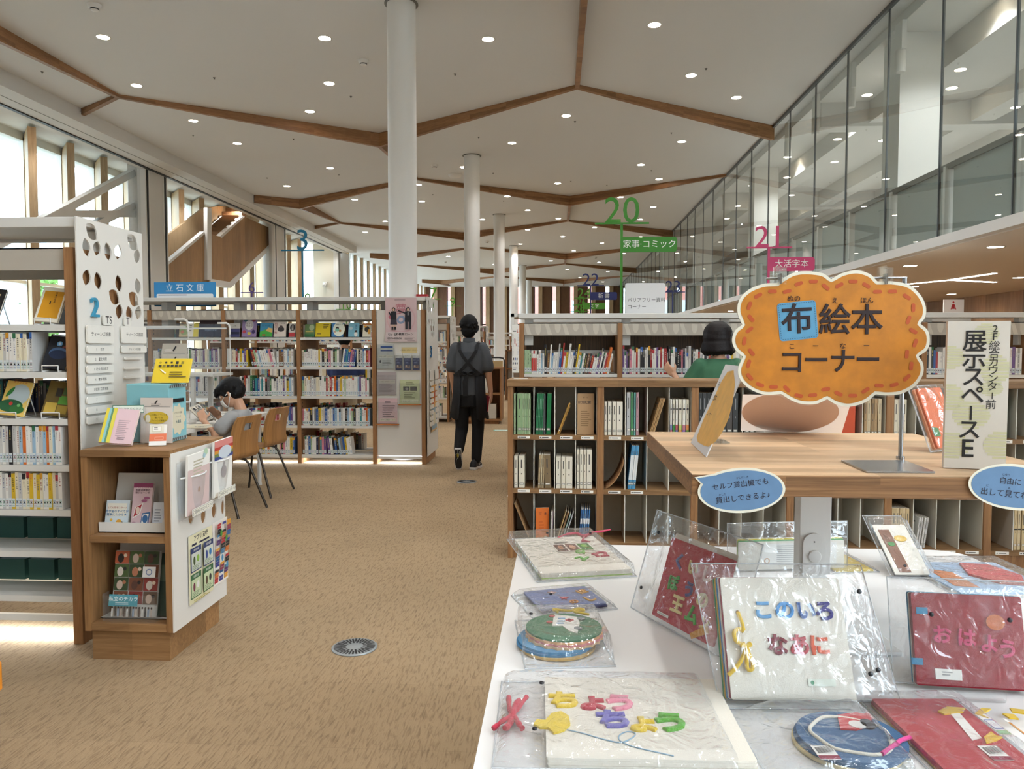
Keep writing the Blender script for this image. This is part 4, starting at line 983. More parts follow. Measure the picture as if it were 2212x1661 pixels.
t = MB().box(0, 0, 0, .235, .31, .001, PAPER, SIDE(0, 0, 0)); art(t, SIDE(0.001, 0, 0), GP); t = t.build('poster'); t.location = (SX + 0.004, 3.275, 0.205)
tag(t, 'curling paper sheet with four green and blue app panels on the cabinet side', 'poster')
CH = [('r', 0, 0, .16, .305, 'ece6dc')]
cc = ['b0353a', 'c8743a', '2a2a2c', '39428a', '2f5c8c', '8a3a4c', 'd99a3c', '5a3a6c', '4a7a9c', '2a2a2c']
rnd = random.Random(12)
for j in range(22):
    for i in range(3):
        if rnd.random() < 0.8: CH.append(('r', .008 + i * .052 + (j // 5 % 2) * .004, .01 + j * .0132, .048 + i * .052 + (j // 5 % 2) * .004, .0215 + j * .0132, cc[(j // 2 + i * 3) % 10]))
CH += [('e', .045, .25, .012, .016, '4a8a3c'), ('e', .10, .215, .012, .016, '4a8a3c'), ('e', .05, .13, .012, .016, '4a8ab0'), ('e', .10, .085, .012, .016, '4a8ab0')]
t = MB().box(0, 0, 0, .16, .305, .001, PAPER, SIDE(0, 0, 0)); art(t, SIDE(0.001, 0, 0), CH); t = t.build('poster'); t.location = (SX + 0.0035, 3.515, 0.215)
tag(t, 'sheet of stacked colour swatches and arrows on the cabinet side', 'poster')
# on the cabinet top
BLUE = mat('suggestion_box_blue', '86bfc6', 0.55); 
bw, bd, bh = 0.185, 0.165, 0.268
b = thing('suggestion_box', 'pale blue card box with black slot on the leaflet cabinet', 'box', (-1.98, 3.405, TOP + 0.001))
bw = 0.20
M = Matrix.Identity(4)
MB().box(0, 0, 0, bw, bd, bh, BLUE).build('body', b, bevel=0.003)
m = MB(); art(m, SIDE(bw + 0.0005, 0, 0), [('r', .018, .175, bd - .018, .20, '6aa8b0'), ('r', .022, .180, bd - .022, .197, '0e0e10')]); m.build('slot', b)
m = MB(); fr_ = [('p', [(bd / 2 + (0.066 + .007 * math.cos(9 * a)) * math.cos(a), .10 + (.068 + .007 * math.cos(9 * a)) * math.sin(a)) for a in (2 * PI * i / 72 for i in range(72))], 'd9d0b4'), ('t', bd / 2, .13, .012, 'イラスト募集', '8a8a84'), ('t', bd / 2, .112, .010, 'ティーンズ', '8a8a84'), ('t', bd / 2, .088, .017, '大募集', '5a7a84')]
art(m, SIDE(bw + 0.0005, 0, 0), fr_); m.build('cloud_label', b)
m = MB(); zz = []
for q in (0.004, bh - 0.018):
    zz += [('r', .003, q, bd - .003, q + .014, 'b4c4c0')] + [('p', [(.006 + i * .0165, q), (.014 + i * .0165, q), (.020 + i * .0165, q + .014), (.012 + i * .0165, q + .014)], '4a4a4c') for i in range(9)]
art(m, SIDE(bw + 0.0005, 0, 0), zz); m.build('tape', b)
# cards
t = faceout('leaflet_stack', 'slanted stack of pink, yellow and blue papers on the cabinet top', -2.0, 3.215, TOP + .014, 0.135, 0.165, 0.018, 'dcbcc0', [('L', .06, .11, .11, 9, .009, 'b49a9e'), ('r', .0, .0, .012, .165, 'e0c93c'), ('r', .012, .0, .022, .165, '8cc0c0'), ('r', .022, .0, .03, .165, '5a8a6a'), ('r', .03, .0, .045, .165, 'd9cc4a'), ('L', .07, .03, .12, 2, .008, 'a08a8e')], 0.5, 0.25, cat='papers', roll=0.10)
t = thing('sign_card', 'small green-framed card above the coloured papers on the cabinet top', 'sign', (-2.0, 3.318, TOP + 0.0015), 0.2)
M = Matrix.Rotation(-0.10, 4, 'X')
MB().box(-.005, 0, 0, .14, .003, .16, ACR, M).box(-.005, 0, 0, .14, -0.02, .003, ACR).build('holder', t)
m = MB().box(0, -.002, .14, .135, .0, .176, PAPER, M); art(m, M @ frame((0, -.0022, .14), (1, 0, 0), (0, 0, 1)), [('r', 0, 0, .135, .036, '4a7a64'), ('r', .003, .003, .132, .033, 'e4eadc'), ('t', .0675, .018, .0125, 'ご自由におとりください', '4a4a4c')]); m.build('card', t)
t = faceout('sign_card', 'white card with yellow oval in an acrylic stand before the blue box', -1.90, 3.372, TOP + 0.001, 0.15, 0.205, 0.004, 'e6dcd2', [('r', .0, .165, .15, .205, 'd9cdc2'), ('r', .015, .163, .14, .1645, '8a8480'), ('L', .05, .178, .10, 2, .006, '7a7470'), ('p', [(.066, .18), (.078, .196), (.083, .192), (.071, .176)], '2a2a2c'), ('e', .075, .115, .058, .028, 'd9b93a'), ('t', .088, .127, .009, 'この絵にイラストを', '4a3a1a'), ('t', .088, .114, .009, '描いてね!', '4a3a1a'), ('t', .088, .101, .009, 'ティーンズ係まで', '4a3a1a'), ('e', .037, .11, .012, .018, 'e8e0c8')], 0.05, cat='sign')
t = faceout('card_holder', 'small orange and cream cards in a clear slanted holder before the blue box', -1.80, 3.262, TOP + 0.001, 0.07, 0.10, 0.004, 'e6e0d6', [('r', 0, 0, .07, .02, 'e8e4de'), ('r', 0, .02, .07, .056, 'd9704a'), ('r', .022, .026, .058, .04, 'e6a890'), ('r', .024, .028, .056, .038, 'd9704a'), ('r', .0, .058, .058, .10, 'dcd4c0'), ('r', .01, .064, .048, .092, 'c8bc9a'), ('r', .012, .066, .046, .09, 'eae4d8'), ('L', .018, .085, .04, 2, .007, '6a6460')], 0.5, 0.35, cat='card holder')
# stand with the yellow notice on top of the box
t = faceout('notice_card', 'bright yellow notice card slanting on top of the blue box', -1.865, 3.41, TOP + bh + 0.003, 0.165, 0.135, 0.003, 'dcc02a', [('R', .004, .004, .161, .131, 'dcbc1c', .003), ('t', .025, .11, .013, '◎', '4a4a1a'), ('t', .05, .11, .014, '●', '1c1a14'), ('t', .075, .11, .013, '■', '1c1a14'), ('r', .094, .103, .106, .117, '1c1a14'), ('r', .118, .103, .13, .117, '8a7a1a'), ('r', .020, .084, .033, .097, '3a3418'), ('r', .038, .084, .051, .097, '8a7a2a'), ('r', .056, .084, .069, .097, '3a3418'), ('r', .074, .084, .087, .097, '3a3418'), ('r', .092, .084, .105, .097, '3a3418'), ('r', .11, .084, .123, .097, '4a4420'), ('L', .075, .058, .15, 3, .013, '6a5a14'), ('p', [(.03, .068), (.034, .072), (.06, .05), (.056, .046)], 'f0ead8')], 0.62, 0.2, cat='notice')
for i in range(2):
    faceout('notice_card', ['white pencil-drawing card standing behind the yellow notice, upper one', 'white pencil-drawing card just behind the yellow notice, lower one'][i], -1.885 + i * 0.018, 3.515 - i * 0.03, TOP + bh + 0.003, 0.118, 0.19 - i * 0.05, 0.002, 'ddd5c8', [('r', .008, .138 - i * .05, .11, .139 - i * .05, '8a8480'), ('p', [(.05, .155 - i * .05), (.062, .178 - i * .05), (.068, .174 - i * .05), (.056, .15 - i * .05)], '1c1a1c'), ('e', .03, .155 - i * .05, .018, .008, 'b8b0a6'), ('L', .02, .132 - i * .05, .10, 2, .006, 'a09a94')], 0.3 if i == 0 else 0.35, 0.1, cat='notice')
# orange stool at the left edge
t = thing('stool', 'orange padded stool just entering at the lower left corner', 'stool', (-1.926, 2.045, 0))
MB().prism(rrect(-0.2, -0.2, 0.215, 0.2, 0.03), 0.30, 0.38, mat('orange_pad', 'e08a1c', 0.6)).build('seat', t, bevel=0.012)
for x in (-.15, .15):
    for y in (-.15, .15): MB().tube([(x, y, 0), (x, y, 0.3)], 0.018, OAK, 10).build('leg', t)
# floor outlets for air
def floor_vent(label, p, r):
    t = thing('floor_vent', label, 'floor vent', (p.x, p.y, 0.001))
    mg = mat('vent_grey', 'a5abad', 0.4, 0.5)
    MB().lathe([(r, 0), (r, 0.004), (r - 0.006, 0.006), (0.0, 0.006)], mg, 40).build('disc', t)
    m = MB()
    for i in range(36):
        a = 2 * PI * i / 36; r0 = r * (0.38 if i % 2 else 0.55)
        d = Vector((math.cos(a), math.sin(a), 0)); n = Vector((-d.y, d.x, 0)) * 0.0042
        a0, a1 = d * r0, d * r * 0.9; z = Vector((0, 0, 0.0065))
        m.quad(a0 - n + z, a1 - n + z, a1 + n + z, a0 + n + z, BLACK)
    m.build('slots', t)
floor_vent('round grey slotted air outlet in the carpet, near the cabinet', at(766, 1399, z=0), 0.102)
floor_vent('round grey slotted air outlet in the carpet behind the walking staff member', at(1008, 1041, z=0), 0.10)
p = at(1082, 930, z=0)
t = MB().box(-.12, -.08, 0.001, .12, .08, .006, mat('marker_teal', '5aa89a', 0.5)); art(t, frame((-.1, -.06, .006), (1, 0, 0), (0, 1, 0)), [('r', 0, .02, .2, .1, 'dfe8e0')]); t = t.build('floor_marker'); t.location = p; tag(t, 'small teal marker plate on the carpet beyond the staff member', 'floor marker')
# ================================================================== poster board of bookcase 3
PB = YM + 0.011
def bx(px, py, y=PB): return at(px, py, y=y)
def sheet(name, label, px0, py0, px1, py1, items_fn, cat='poster', th=0.002, y=PB, base=None):
    a = bx(px0, py1, y); c = bx(px1, py0, y)
    W, H = c.x - a.x, c.z - a.z
    m = MB().box(0, -th, 0, W, 0, H, PAPER)
    art(m, frame((0, -th - .0001, 0), (1, 0, 0), (0, 0, 1)), items_fn(W, H), dz=0.0006)
    o = m.build(name); o.location = (a.x, y - 0.001, a.z); tag(o, label, cat); return o
def loan(W, H):
    def person(x, s, skirt):
        k = [('e', x, H * .735, s * .10, s * .12, '1e1a1c'), ('e', x, H * .725, s * .06, s * .08, 'd8b49c'), ('p', [(x - s * .17, H * .45), (x + s * .17, H * .45), (x + s * .15, H * .69), (x - s * .15, H * .69)], '1d1d26')]
        if skirt: k += [('p', [(x - s * .2, H * .39), (x + s * .2, H * .39), (x + s * .15, H * .5), (x - s * .15, H * .5)], '3a3444'), ('r', x - s * .12, H * .30, x - s * .03, H * .39, 'd8b49c'), ('r', x + s * .03, H * .30, x + s * .12, H * .39, 'd8b49c'), ('r', x - s * .13, H * .27, x - s * .02, H * .34, '1d1d22'), ('r', x + s * .03, H * .27, x + s * .14, H * .34, '1d1d22'), ('p', [(x - s * .3, H * .66), (x - s * .24, H * .68), (x - s * .12, H * .60), (x - s * .16, H * .57)], '1d1d26')]
        else: k += [('r', x - s * .15, H * .28, x - s * .02, H * .47, '23232c'), ('r', x + s * .03, H * .28, x + s * .16, H * .47, '23232c'), ('p', [(x - s * .55, H * .70), (x - s * .52, H * .72), (x - s * .12, H * .66), (x - s * .14, H * .63)], '1d1d26'), ('r', x - s * .02, H * .60, x + s * .02, H * .68, 'e4e0e0')]
        return k
    return [('r', 0, 0, W, H, 'd9bcbc'), ('e', W * .5, H * .52, W * .46, H * .33, 'd8b0b2'), ('e', W * .5, H * .52, W * .42, H * .29, 'd9bfbf'), ('e', W * .15, H * .56, W * .05, H * .04, 'c06a78'), ('e', W * .5, H * .5, W * .14, H * .09, '8a9ab8', .6), ('e', W * .5, H * .5, W * .07, H * .045, 'd9c0c2', .6), ('t', W * .5, H * .72, W * .36, '夢', 'c07a84', .01), ('L', W * .3, H * .955, W * .72, 1, .01, '6a5a5c')] + person(W * .27, W * .55, True) + person(W * .73, W * .6, False) + \
        [('r', 0, 0, W, H * .22, 'd8c6c4'), ('t', W * .16, H * .165, W * .11, 'Go', '4a4444'), ('R', W * .29, H * .14, W * .37, H * .195, '2a2628', .004), ('t', W * .33, H * .167, W * .07, '国', 'e6e0de'), ('t', W * .62, H * .166, W * .094, 'の教育ローン', '2a2628', .01), ('t', W * .30, H * .075, W * .085, '0570-008656', '2a2628', .01), ('L', W * .62, H * .09, W * .95, 3, .008, '9a8a8a'), ('L', W * .05, H * .035, W * .5, 1, .008, '8a7a7a'), ('L', W * .7, H * .035, W * .97, 1, .01, '5a5050')]
sheet('poster', 'pink education loan poster with two students on the white board', 833, 643, 900, 738, loan, y=PB - 0.012)
def holder(label, px0, py0, px1, py1, leaf_items, lip=None):
    a = bx(px0, py1); c = bx(px1, py0); W, H = c.x - a.x, c.z - a.z
    t = thing('leaflet_holder', label, 'leaflet holder', (a.x, PB - 0.001, a.z))
    MB().box(0, -.03, 0, W, -.027, H * .86, ACR).box(0, -.03, 0, W, -.001, .003, ACR).box(0, -.030, 0, .003, -.001, H * .86, ACR).box(W - .003, -.030, 0, W, -.001, H * .86, ACR).build('pocket', t)
    m = MB().box(.006, -.014, .004, W - .006, -.004, H, PAPER); art(m, frame((.006, -.0143, .004), (1, 0, 0), (0, 0, 1)), leaf_items(W - .012, H - .004), dz=0.0005); m.build('leaflet', t)
    if lip: MB().box(-.012, -.045, -.008, W + .012, -.001, -.001, cm(lip)).build('ledge', t)
    return t
gz = 'ご自由にお取りください'
holder('clear holder of grey and blue striped leaflets below the loan poster, left', 815, 744, 852, 797, lambda W, H: [('r', 0, 0, W, H, 'c0c2be'), ('r', W * .2, H * .86, W * .95, H * .93, '33508a'), ('r', W * .2, H * .72, W * .95, H * .78, '33508a'), ('r', W * .05, H * .45, W * .95, H * .57, 'd9d8c8'), ('t', W * .5, H * .51, W * .085, gz, '4a4a48'), ('e', W * .18, H * .3, W * .05, H * .06, '3a3a3c'), ('L', W * .3, H * .34, W * .9, 4, H * .06, '8a8c8a')])
holder('clear holder of mauve printed leaflets on the white board, left middle', 815, 803, 857, 853, lambda W, H: [('r', 0, 0, W, H, 'b4a8a8'), ('r', 0, H * .72, W, H * .74, 'd9d4d0'), ('r', W * .1, H * .5, W * .95, H * .63, 'd0cabc'), ('t', W * .52, H * .565, W * .08, gz, '4a4a48'), ('L', W * .1, H * .45, W * .9, 6, H * .06, '958a8c')])
holder('clear holder of pink notice sheets on an orange ledge, lower left', 817, 860, 860, 915, lambda W, H: [('r', 0, 0, W, H, 'd9b8bc'), ('L', W * .35, H * .88, W * .7, 2, H * .05, '6a5a5e'), ('L', W * .22, H * .72, W * .9, 6, H * .085, '8a7478'), ('r', W * .1, H * .08, W * .92, H * .2, 'e0d8c4'), ('t', W * .5, H * .14, W * .08, gz, '4a4a48')], 'd0803c')
holder('clear holder of yellow-green leaflets with two photos on an orange ledge', 864, 820, 908, 873, lambda W, H: [('r', 0, 0, W, H, 'c9cfa4'), ('L', W * .3, H * .9, W * .75, 3, H * .05, '6a6a4a'), ('r', W * .16, H * .55, W * .48, H * .72, '4a4a48'), ('r', W * .52, H * .55, W * .86, H * .72, '5a544c'), ('e', W * .34, H * .62, W * .08, H * .05, 'a8a49c'), ('L', W * .2, H * .48, W * .85, 4, H * .07, '8a8a6a'), ('r', W * .08, H * .06, W * .92, H * .18, 'dfe0c4'), ('t', W * .5, H * .12, W * .08, gz, '4a4a48')], 'd0803c')
a = bx(866, 745 + 40); 
sheet('sign_card', 'white card with a yellow strip above the blue leaflets', 862, 744, 908, 772, lambda W, H: [('r', 0, 0, W, H, 'e2ded4'), ('r', W * .12, H * .35, W * .85, H * .78, 'd8c48c'), ('t', W * .48, H * .56, W * .075, gz, '6a5a3a')], 'sign')
for i in range(3):
    holder(['navy free magazine in a holder on the white board, leftmost of three', 'navy free magazine in a holder on the white board, middle of three', 'navy free magazine in a holder on the white board, rightmost of three'][i], 854 + i * 18.5, 763, 871 + i * 18.5, 800, lambda W, H: [('r', 0, 0, W, H, '24305e'), ('r', 0, H * .72, W, H, 'd9d9d4'), ('t', W * .5, H * .84, W * .2, 'ぽけっと', '4a4a4c'), ('t', W * .5, H * .60, W * .2, 'ぽけっと', 'aab4d0'), ('L', W * .2, H * .48, W * .8, 2, H * .05, '8a94b8'), ('r', W * .15, H * .12, W * .85, H * .28, '8a6a5c'), ('e', W * .3, H * .24, W * .08, H * .07, 'c8b8a8'), ('e', W * .6, H * .24, W * .08, H * .07, '3a3440')])
# the blue standing sign of the collection above the bookcase
a = at(334, 662, y=9.51); c = at(466, 609, y=9.51); W, H = c.x - a.x, c.z - a.z
t = thing('collection_sign', 'blue board sign with white characters standing above the long bookcase', 'sign', (a.x, 9.512, a.z))
m = MB().box(0, -.006, 0, W, .006, H, cm('2f86c2')); art(m, frame((0, -.0063, 0), (1, 0, 0), (0, 0, 1)), [('t', W * .5, H * .74, H * .34, '立 石 文 庫', 'eef2f4', 0), ('R', W * .04, H * .06, W * .96, H * .52, 'e6ebee', .02), ('L', W * .07, H * .48, W * .62, 1, H * .06, '3a3e44'), ('L', W * .07, H * .20, W * .70, 1, H * .06, '3a3e44')], dz=.0008); m.build('board', t)
t = box('red_box', (0, 0, 0, 0.13, 0.12, 0.055), cm('b02a30')); t.location = (at(900, 640, y=9.25).x, 9.22, 1.9435); tag(t, 'small red box lying on top of bookcase numbered 3 beside the column', 'box')
# ================================================================== reading table, chairs, screens
TB = thing('reading_table', 'white reading table where the boy sits reading', 'table', (-3.45, 6.45, 0))
MB().prism(rrect(-0.62, -1.0, 0.60, 1.0, 0.03), 0.692, 0.722, mat('table_white', 'e2ded6', 0.35)).build('tabletop', TB, bevel=0.004)
for x in (-.54, .50):
    for y in (-.93, .93): MB().lathe([(0.022, 0), (0.022, 0.02), (0.018, 0.025), (0.022, 0.692)], STEEL, 16, None, (x, y)).build('leg', TB)
def chair(label, x, y, rz):
    t = thing('chair', label, 'chair', (x, y, 0), rz)      # faces +Y locally
    ply = wood('chair_ply', 'a87440', 'c08e58', (14, 2, 0.9), 3, 0.4, (0.09, 9, 9))
    # one bent plywood shell: seat and back
    prof = []
    for i in range(9): prof.append((0.20 - 0.36 * i / 8, 0.445 - 0.012 * math.sin(PI * i / 8)))
    for i in range(1, 7):
        a = PI / 2 * i / 6; prof.append((-0.16 - 0.055 * math.sin(a), 0.445 + 0.06 * (1 - math.cos(a))))
    for i in range(1, 11): prof.append((-0.215 - 0.055 * i / 10 + 0.018 * math.sin(PI * i / 10), 0.505 + 0.295 * i / 10))
    th = 0.011; n = len(prof); N = 14
    def hw(i):
        k = i / (n - 1)
        w = 0.21 + (0.01 if k < .4 else 0)
        if i > n - 4: w -= [0, 0.004, 0.012, 0.030][i - n + 4]
        if i < 3: w -= [0.03, 0.01, 0.003][i]
        return w
    def pt(i, j, side):
        u = -1 + 2 * j / N; y0, z0 = prof[i]
        i0, i1 = max(0, i - 1), min(n - 1, i + 1)
        dy, dz = prof[i1][0] - prof[i0][0], prof[i1][1] - prof[i0][1]; l = math.hypot(dy, dz); ny, nz = dz / l, -dy / l
        bow = 0.012 * u * u if i > 14 else 0
        return (u * hw(i), y0 + ny * th * side + bow, z0 + nz * th * side)
    hole = lambda i, j: n - 5 <= i < n - 3 and N // 2 - 2 <= j < N // 2 + 2
    for nm, lo, hi in (('seat', 0, 9), ('backrest', 9, n - 1)):
        m = MB(); vs = []; idx = {}
        for i in range(lo, hi + 1):
            for j in range(N + 1):
                for s in (0, 1): idx[(i, j, s)] = len(vs); vs.append(pt(i, j, s))
        fs = []
        for i in range(lo, hi):
            for j in range(N):
                if hole(i, j): continue
                fs.append((idx[i, j, 0], idx[i, j + 1, 0], idx[i + 1, j + 1, 0], idx[i + 1, j, 0])); fs.append((idx[i, j, 1], idx[i + 1, j, 1], idx[i + 1, j + 1, 1], idx[i, j + 1, 1]))
        for i in range(lo, hi):
            for j in (0, N):
                q = (idx[i, j, 0], idx[i + 1, j, 0], idx[i + 1, j, 1], idx[i, j, 1]); fs.append(q if j == 0 else q[::-1])
        for i in (lo, hi):
            for j in range(N):
                q = (idx[i, j, 0], idx[i, j, 1], idx[i, j + 1, 1], idx[i, j + 1, 0]); fs.append(q if i == lo else q[::-1])
        if nm == 'backrest':
            for i in range(n - 5, n - 3):
                for j in (N // 2 - 2, N // 2 + 2): fs.append((idx[i, j, 0], idx[i + 1, j, 0], idx[i + 1, j, 1], idx[i, j, 1]))
            for i in (n - 5, n - 3):
                for j in range(N // 2 - 2, N // 2 + 2): fs.append((idx[i, j, 0], idx[i, j + 1, 0], idx[i, j + 1, 1], idx[i, j, 1]))
        m.add(vs, fs, ply, None, True)
        o = m.build(nm, t)
        e = o.modifiers.new('edge', 'EDGE_SPLIT'); e.split_angle = 0.9
    dk = mat('chair_steel', '4a443e', 0.35, 0.7)
    for sx in (-1, 1):
        MB().tube([(sx * .225, -.27, 0), (sx * .17, -.135, .385), (sx * .16, -.11, .415), (sx * .145, -.07, .425), (sx * .12, -.02, .425)], 0.0105, dk, 10).build('leg', t)
        MB().tube([(sx * .225, .20, 0), (sx * .17, .12, .385), (sx * .16, .10, .415), (sx * .145, .06, .425), (sx * .12, .0, .425)], 0.0105, dk, 10).build('leg', t)
    MB().tube([(-.13, -.05, .422), (.13, -.05, .422)], .009, dk, 8).tube([(-.13, .05, .422), (.13, .05, .422)], .009, dk, 8).build('under_frame', t)
    return t
chair('oak plywood chair in which the boy sits', -2.765, 6.14, PI / 2 - 0.13)
chair('empty oak plywood chair beside the boy', -2.825, 6.98, PI / 2 - 0.12)
# clear screens on the table
def screen(label, px0, px1, pytop, y, pipes):
    a = at(px0, pytop, y=y); c = at(px1, pytop, y=y)
    t = thing('table_screen', label, 'clear screen', (a.x, y, 0.7235))
    W, H = c.x - a.x, a.z - 0.7235
    MB().prism(rrect(0, 0, W, H, 0.03), -.002, .002, ACR, FRONT(0, 0, 0)).build('panel', t)
    MB().box(0.02, -.012, H - .05, W - .02, .0, H - .035, mat('screen_bar', 'd8d9d6', 0.4)).build('top_bar', t)
    MB().box(0.05, -.06, 0, 0.09, .06, .01, STEEL).box(W - .09, -.06, 0, W - .05, .06, .01, STEEL).build('foot', t)
    return t
screen('clear acrylic screen with pale bar on the reading table, nearer', 306, 406, 695, 6.3, 0)
screen('clear acrylic screen on the reading table, farther and wider', 310, 494, 700, 7.2, 0)
for i, (px, py, y) in enumerate(((378, 690, 6.25), (470, 698, 6.7))):
    p = at(px, py, y=y); w_ = 0.10
    t = thing('table_lamp', ['white bent-tube reading light over the table, nearer', 'white bent-tube reading light over the table, farther'][i], 'reading light', (p.x + .11, y, 0.7235))
    h = p.z - .7235
    MB().tube([(-.11, 0, h), (-.03, 0, h), (-.008, 0, h - .012), (0, 0, h - .04), (0, 0, h - .10)], .009, STEEL, 10).build('head', t)
    MB().tube([(0, 0, 0.008), (0, 0, h - .10)], .0035, STEEL, 8).build('pole', t); MB().lathe([(0.05, 0), (0.05, .008), (0, .009)], STEEL, 20).build('base', t)
# slatted wooden side desk behind the table
a = at(400, 806, y=7.9); c = at(473, 806, y=7.9)
t = thing('side_desk', 'white-topped side desk with wooden slat end behind the reading table', 'desk', (a.x - .2, 7.75, 0))
W = c.x - a.x + .2
MB().box(-.5, 0, a.z - .03, W, .5, a.z, mat('table_white', 'e2ded6', 0.35)).build('tabletop', t)
m = MB()
for i in range(7): m.box(-.3, .02, a.z - .17 - i * .115, W * .52, .035, a.z - .075 - i * .115, OAKH)
m.build('slat_screen', t)
for x in (W * .56, -.44): MB().box(x, .02, 0, x + .04, .06, a.z - .03, STEEL).box(x, .42, 0, x + .04, .46, a.z - .03, STEEL).build('leg', t)
# stacks of books on the table
for i, (px, py) in enumerate(((408, 925), (412, 917))):
    p = at(px, py, z=.724)
    m = MB(); book_geo(m, .022, .16, .11, ['cream', 'white'][i], random.Random(i), Matrix.Rotation(PI / 2, 4, 'Y') @ Matrix.Translation((-.022, 0, 0)), sticker=False); o = m.build('book'); o.location = (p.x - .02, p.y, .7245 + i * .0228); tag(o, ['cream paperback lying on the reading table, lower of two', 'white paperback lying on the reading table, upper of two'][i], 'book')
# ================================================================== low pigeonhole shelf on the right
LO = Vector((-0.327, 4.889, 0)); LA = -0.02; BW = 0.589; NB = 6; LD = 0.34; LT = 1.15
low = thing('pigeonhole_shelf', 'low wooden pigeonhole shelf of booklets with white dividers, behind the display table', 'shelf', LO, LA)
PGH = wood('pigeon_wood', '84613f', 'ab855c', (1.0, 14, 14), 4, 0.45, (0.7, 0.35, 9))
PGV = wood('pigeon_upright', '7d583a', 'a4794f', (14, 14, 1.0), 4, 0.5)
MB().box(-0.005, -0.012, LT - 0.045, BW * NB + .03, LD, LT, PGH).build('top', low, bevel=0.003)
for b in range(NB + 1):
    MB().box(BW * b - (0 if b == 0 else .022), -.004, 0, BW * b + .034 - (0 if b == 0 else .012), LD, LT - 0.045 if b else LT - .001, PGV).build('upright', low, bevel=0.002)
ZR = [0.797, 0.452, 0.112]
DIV = mat('divider_white', 'd9d6cb', 0.55)
def slot(b, c):
    x0, x1 = BW * b + .034 - (0 if b == 0 else .012), BW * (b + 1) - .022
    w = (x1 - x0) / 4
    return x0 + w * c + (.004 if c else 0), x0 + w * (c + 1) - .002
for r, z in enumerate(ZR):
    m = MB()
    for b in range(NB):
        x0, x1 = BW * b + .034 - (0 if b == 0 else .012), BW * (b + 1) - .022
        m.box(x0, 0.0, z - .03, x1, LD - .01, z, PGH)
    m.build('shelf_board', low)
    top = [LT - .045, ZR[0] - .03, ZR[1] - .03][r]
    for b in range(NB):
        for c in range(1, 4):
            x = slot(b, c)[0] - .005
            MB().box(x - .0025, .012, z, x + .0025, LD - .012, top, DIV).build('divider', low)
        x0, x1 = BW * b + .034 - (0 if b == 0 else .012), BW * (b + 1) - .022
        MB().box(x1 - .003, .012, z, x1 - .0002, LD - .012, top, DIV).build('divider', low)
m = MB().box(.03, LD - .012, .08, BW * NB, LD - .004, LT - .045, DIV); m.build('back_board', low)
MB().box(.03, 0.01, 0, BW * NB, LD - .02, .082, PGV).build('plinth', low)
for b in range(NB):
    for c in range(4):
        for r in range(3):
            if (b, r) in ((1, 2), (2, 2)) or (b == 1 and r == 1 and c > 1): continue
            x0, x1 = slot(b, c); z = ZR[r] - .024
            m = MB().box(x0 + .03, -.0015, z, x0 + .108, 0, z + .018, PAPER); art(m, frame((x0 + .03, -.0016, z), (1, 0, 0), (0, 0, 1)), [('r', .004, .006, .014, .012, '4a4a48'), ('r', .018, .006, .055 + .004 * ((b + c) % 3), .012, '5a5a56')]); m.build('shelf_label', low)
LMW = Matrix.Translation(LO) @ Matrix.Rotation(LA, 4, 'Z')
rnd = random.Random(11)
ROWL = ['top', 'middle', 'bottom']; COMP = ['first', 'second', 'third', 'fourth']
BAYL = ['leftmost', 'second', 'third', 'fourth', 'fifth', 'sixth']
def booklet(label, b, r, c, x, t, h, col, lean=0, d=0.21, y=0.02, decor=(), group=None, yaw=0, name='booklet'):
    x0, x1 = slot(b, c)
    M = Matrix.Translation((x0 + x, y, ZR[r] + .0015 + (t * math.sin(lean) if lean > 0 else 0))) @ Matrix.Rotation(yaw, 4, 'Z') @ Matrix.Rotation(lean, 4, 'Y')
    m = MB(); cc = cm(col, 0.5)
    m.box(0, 0, 0, t, d, h, cc)
    k = min(.0015, t * .2)
    m.box(k, .001, h, t - k, d - .002, h + .0005, PAGES)
    art(m, frame((0, -.0002, 0), (1, 0, 0), (0, 0, 1)), decor)
    art(m, frame((0, d, 0), (0, -1, 0), (0, 0, 1)), [('L', d * .25, h * .85, d * .8, 3, .02, '6a6458')])       # cover print on its left face
    o = m.build(name); o.matrix_world = LMW @ M
    tag(o, label, 'booklet', group); return o
def spine(t, h, ink='4a4846', box=True):
    k = [('r', t * .38, h * .62, t * .58, h * .88, ink), ('r', t * .4, h * .42, t * .56, h * .46, ink)]
    if box and t > .008: k += [('r', t * .12, h * .10, t * .88, h * .16, '7a7a74'), ('r', t * .2, h * .115, t * .8, h * .145, 'e6e2d8')]
    return k
def run(n, b, r, c, x, ts, h, cols, what, lean=0, d=0.21, gap=0.001, ink='4a4846', extra=None, hs=None, step=None):
    for i in range(n):
        t = ts[i % len(ts)]; hh = hs[i % len(hs)] if hs else h
        booklet('%s, %s in its group, %s row, %s compartment, %s bay' % (what, nth(i), ROWL[r], COMP[c], BAYL[b]), b, r, c, x, t, hh, cols[i % len(cols)], lean, d, .018 + .004 * (i % 2), (spine(t, hh, ink) if t > .006 else []) + (extra(t, hh, i) if extra else []))
        x += (step or (t / math.cos(lean))) + gap
run(1, 0, 0, 0, .004, [.011], .262, ['9db48c'], 'pale green lone booklet')
run(5, 0, 0, 0, .026, [.030, .011, .011, .011, .013], .262, ['8aa67c', '9db48c', '93ac84'], 'pale green booklet', gap=.002)
run(5, 0, 0, 1, .005, [.0085], .262, ['1f6a44', '2a7a52'], 'dark green slim booklet', lean=.04, ink='8ab8a0')
run(1, 0, 0, 1, .056, [.013], .255, ['4a4f50'], 'charcoal booklet')
run(1, 0, 0, 1, .074, [.026], .262, ['0f6e3c'], 'thick green booklet', lean=.03, ink='0c5a30')
run(2, 0, 0, 2, .010, [.009, .006], .215, ['b88a3c', '9a7030'], 'ochre leaning booklet', lean=.36, hs=[.215, .19])
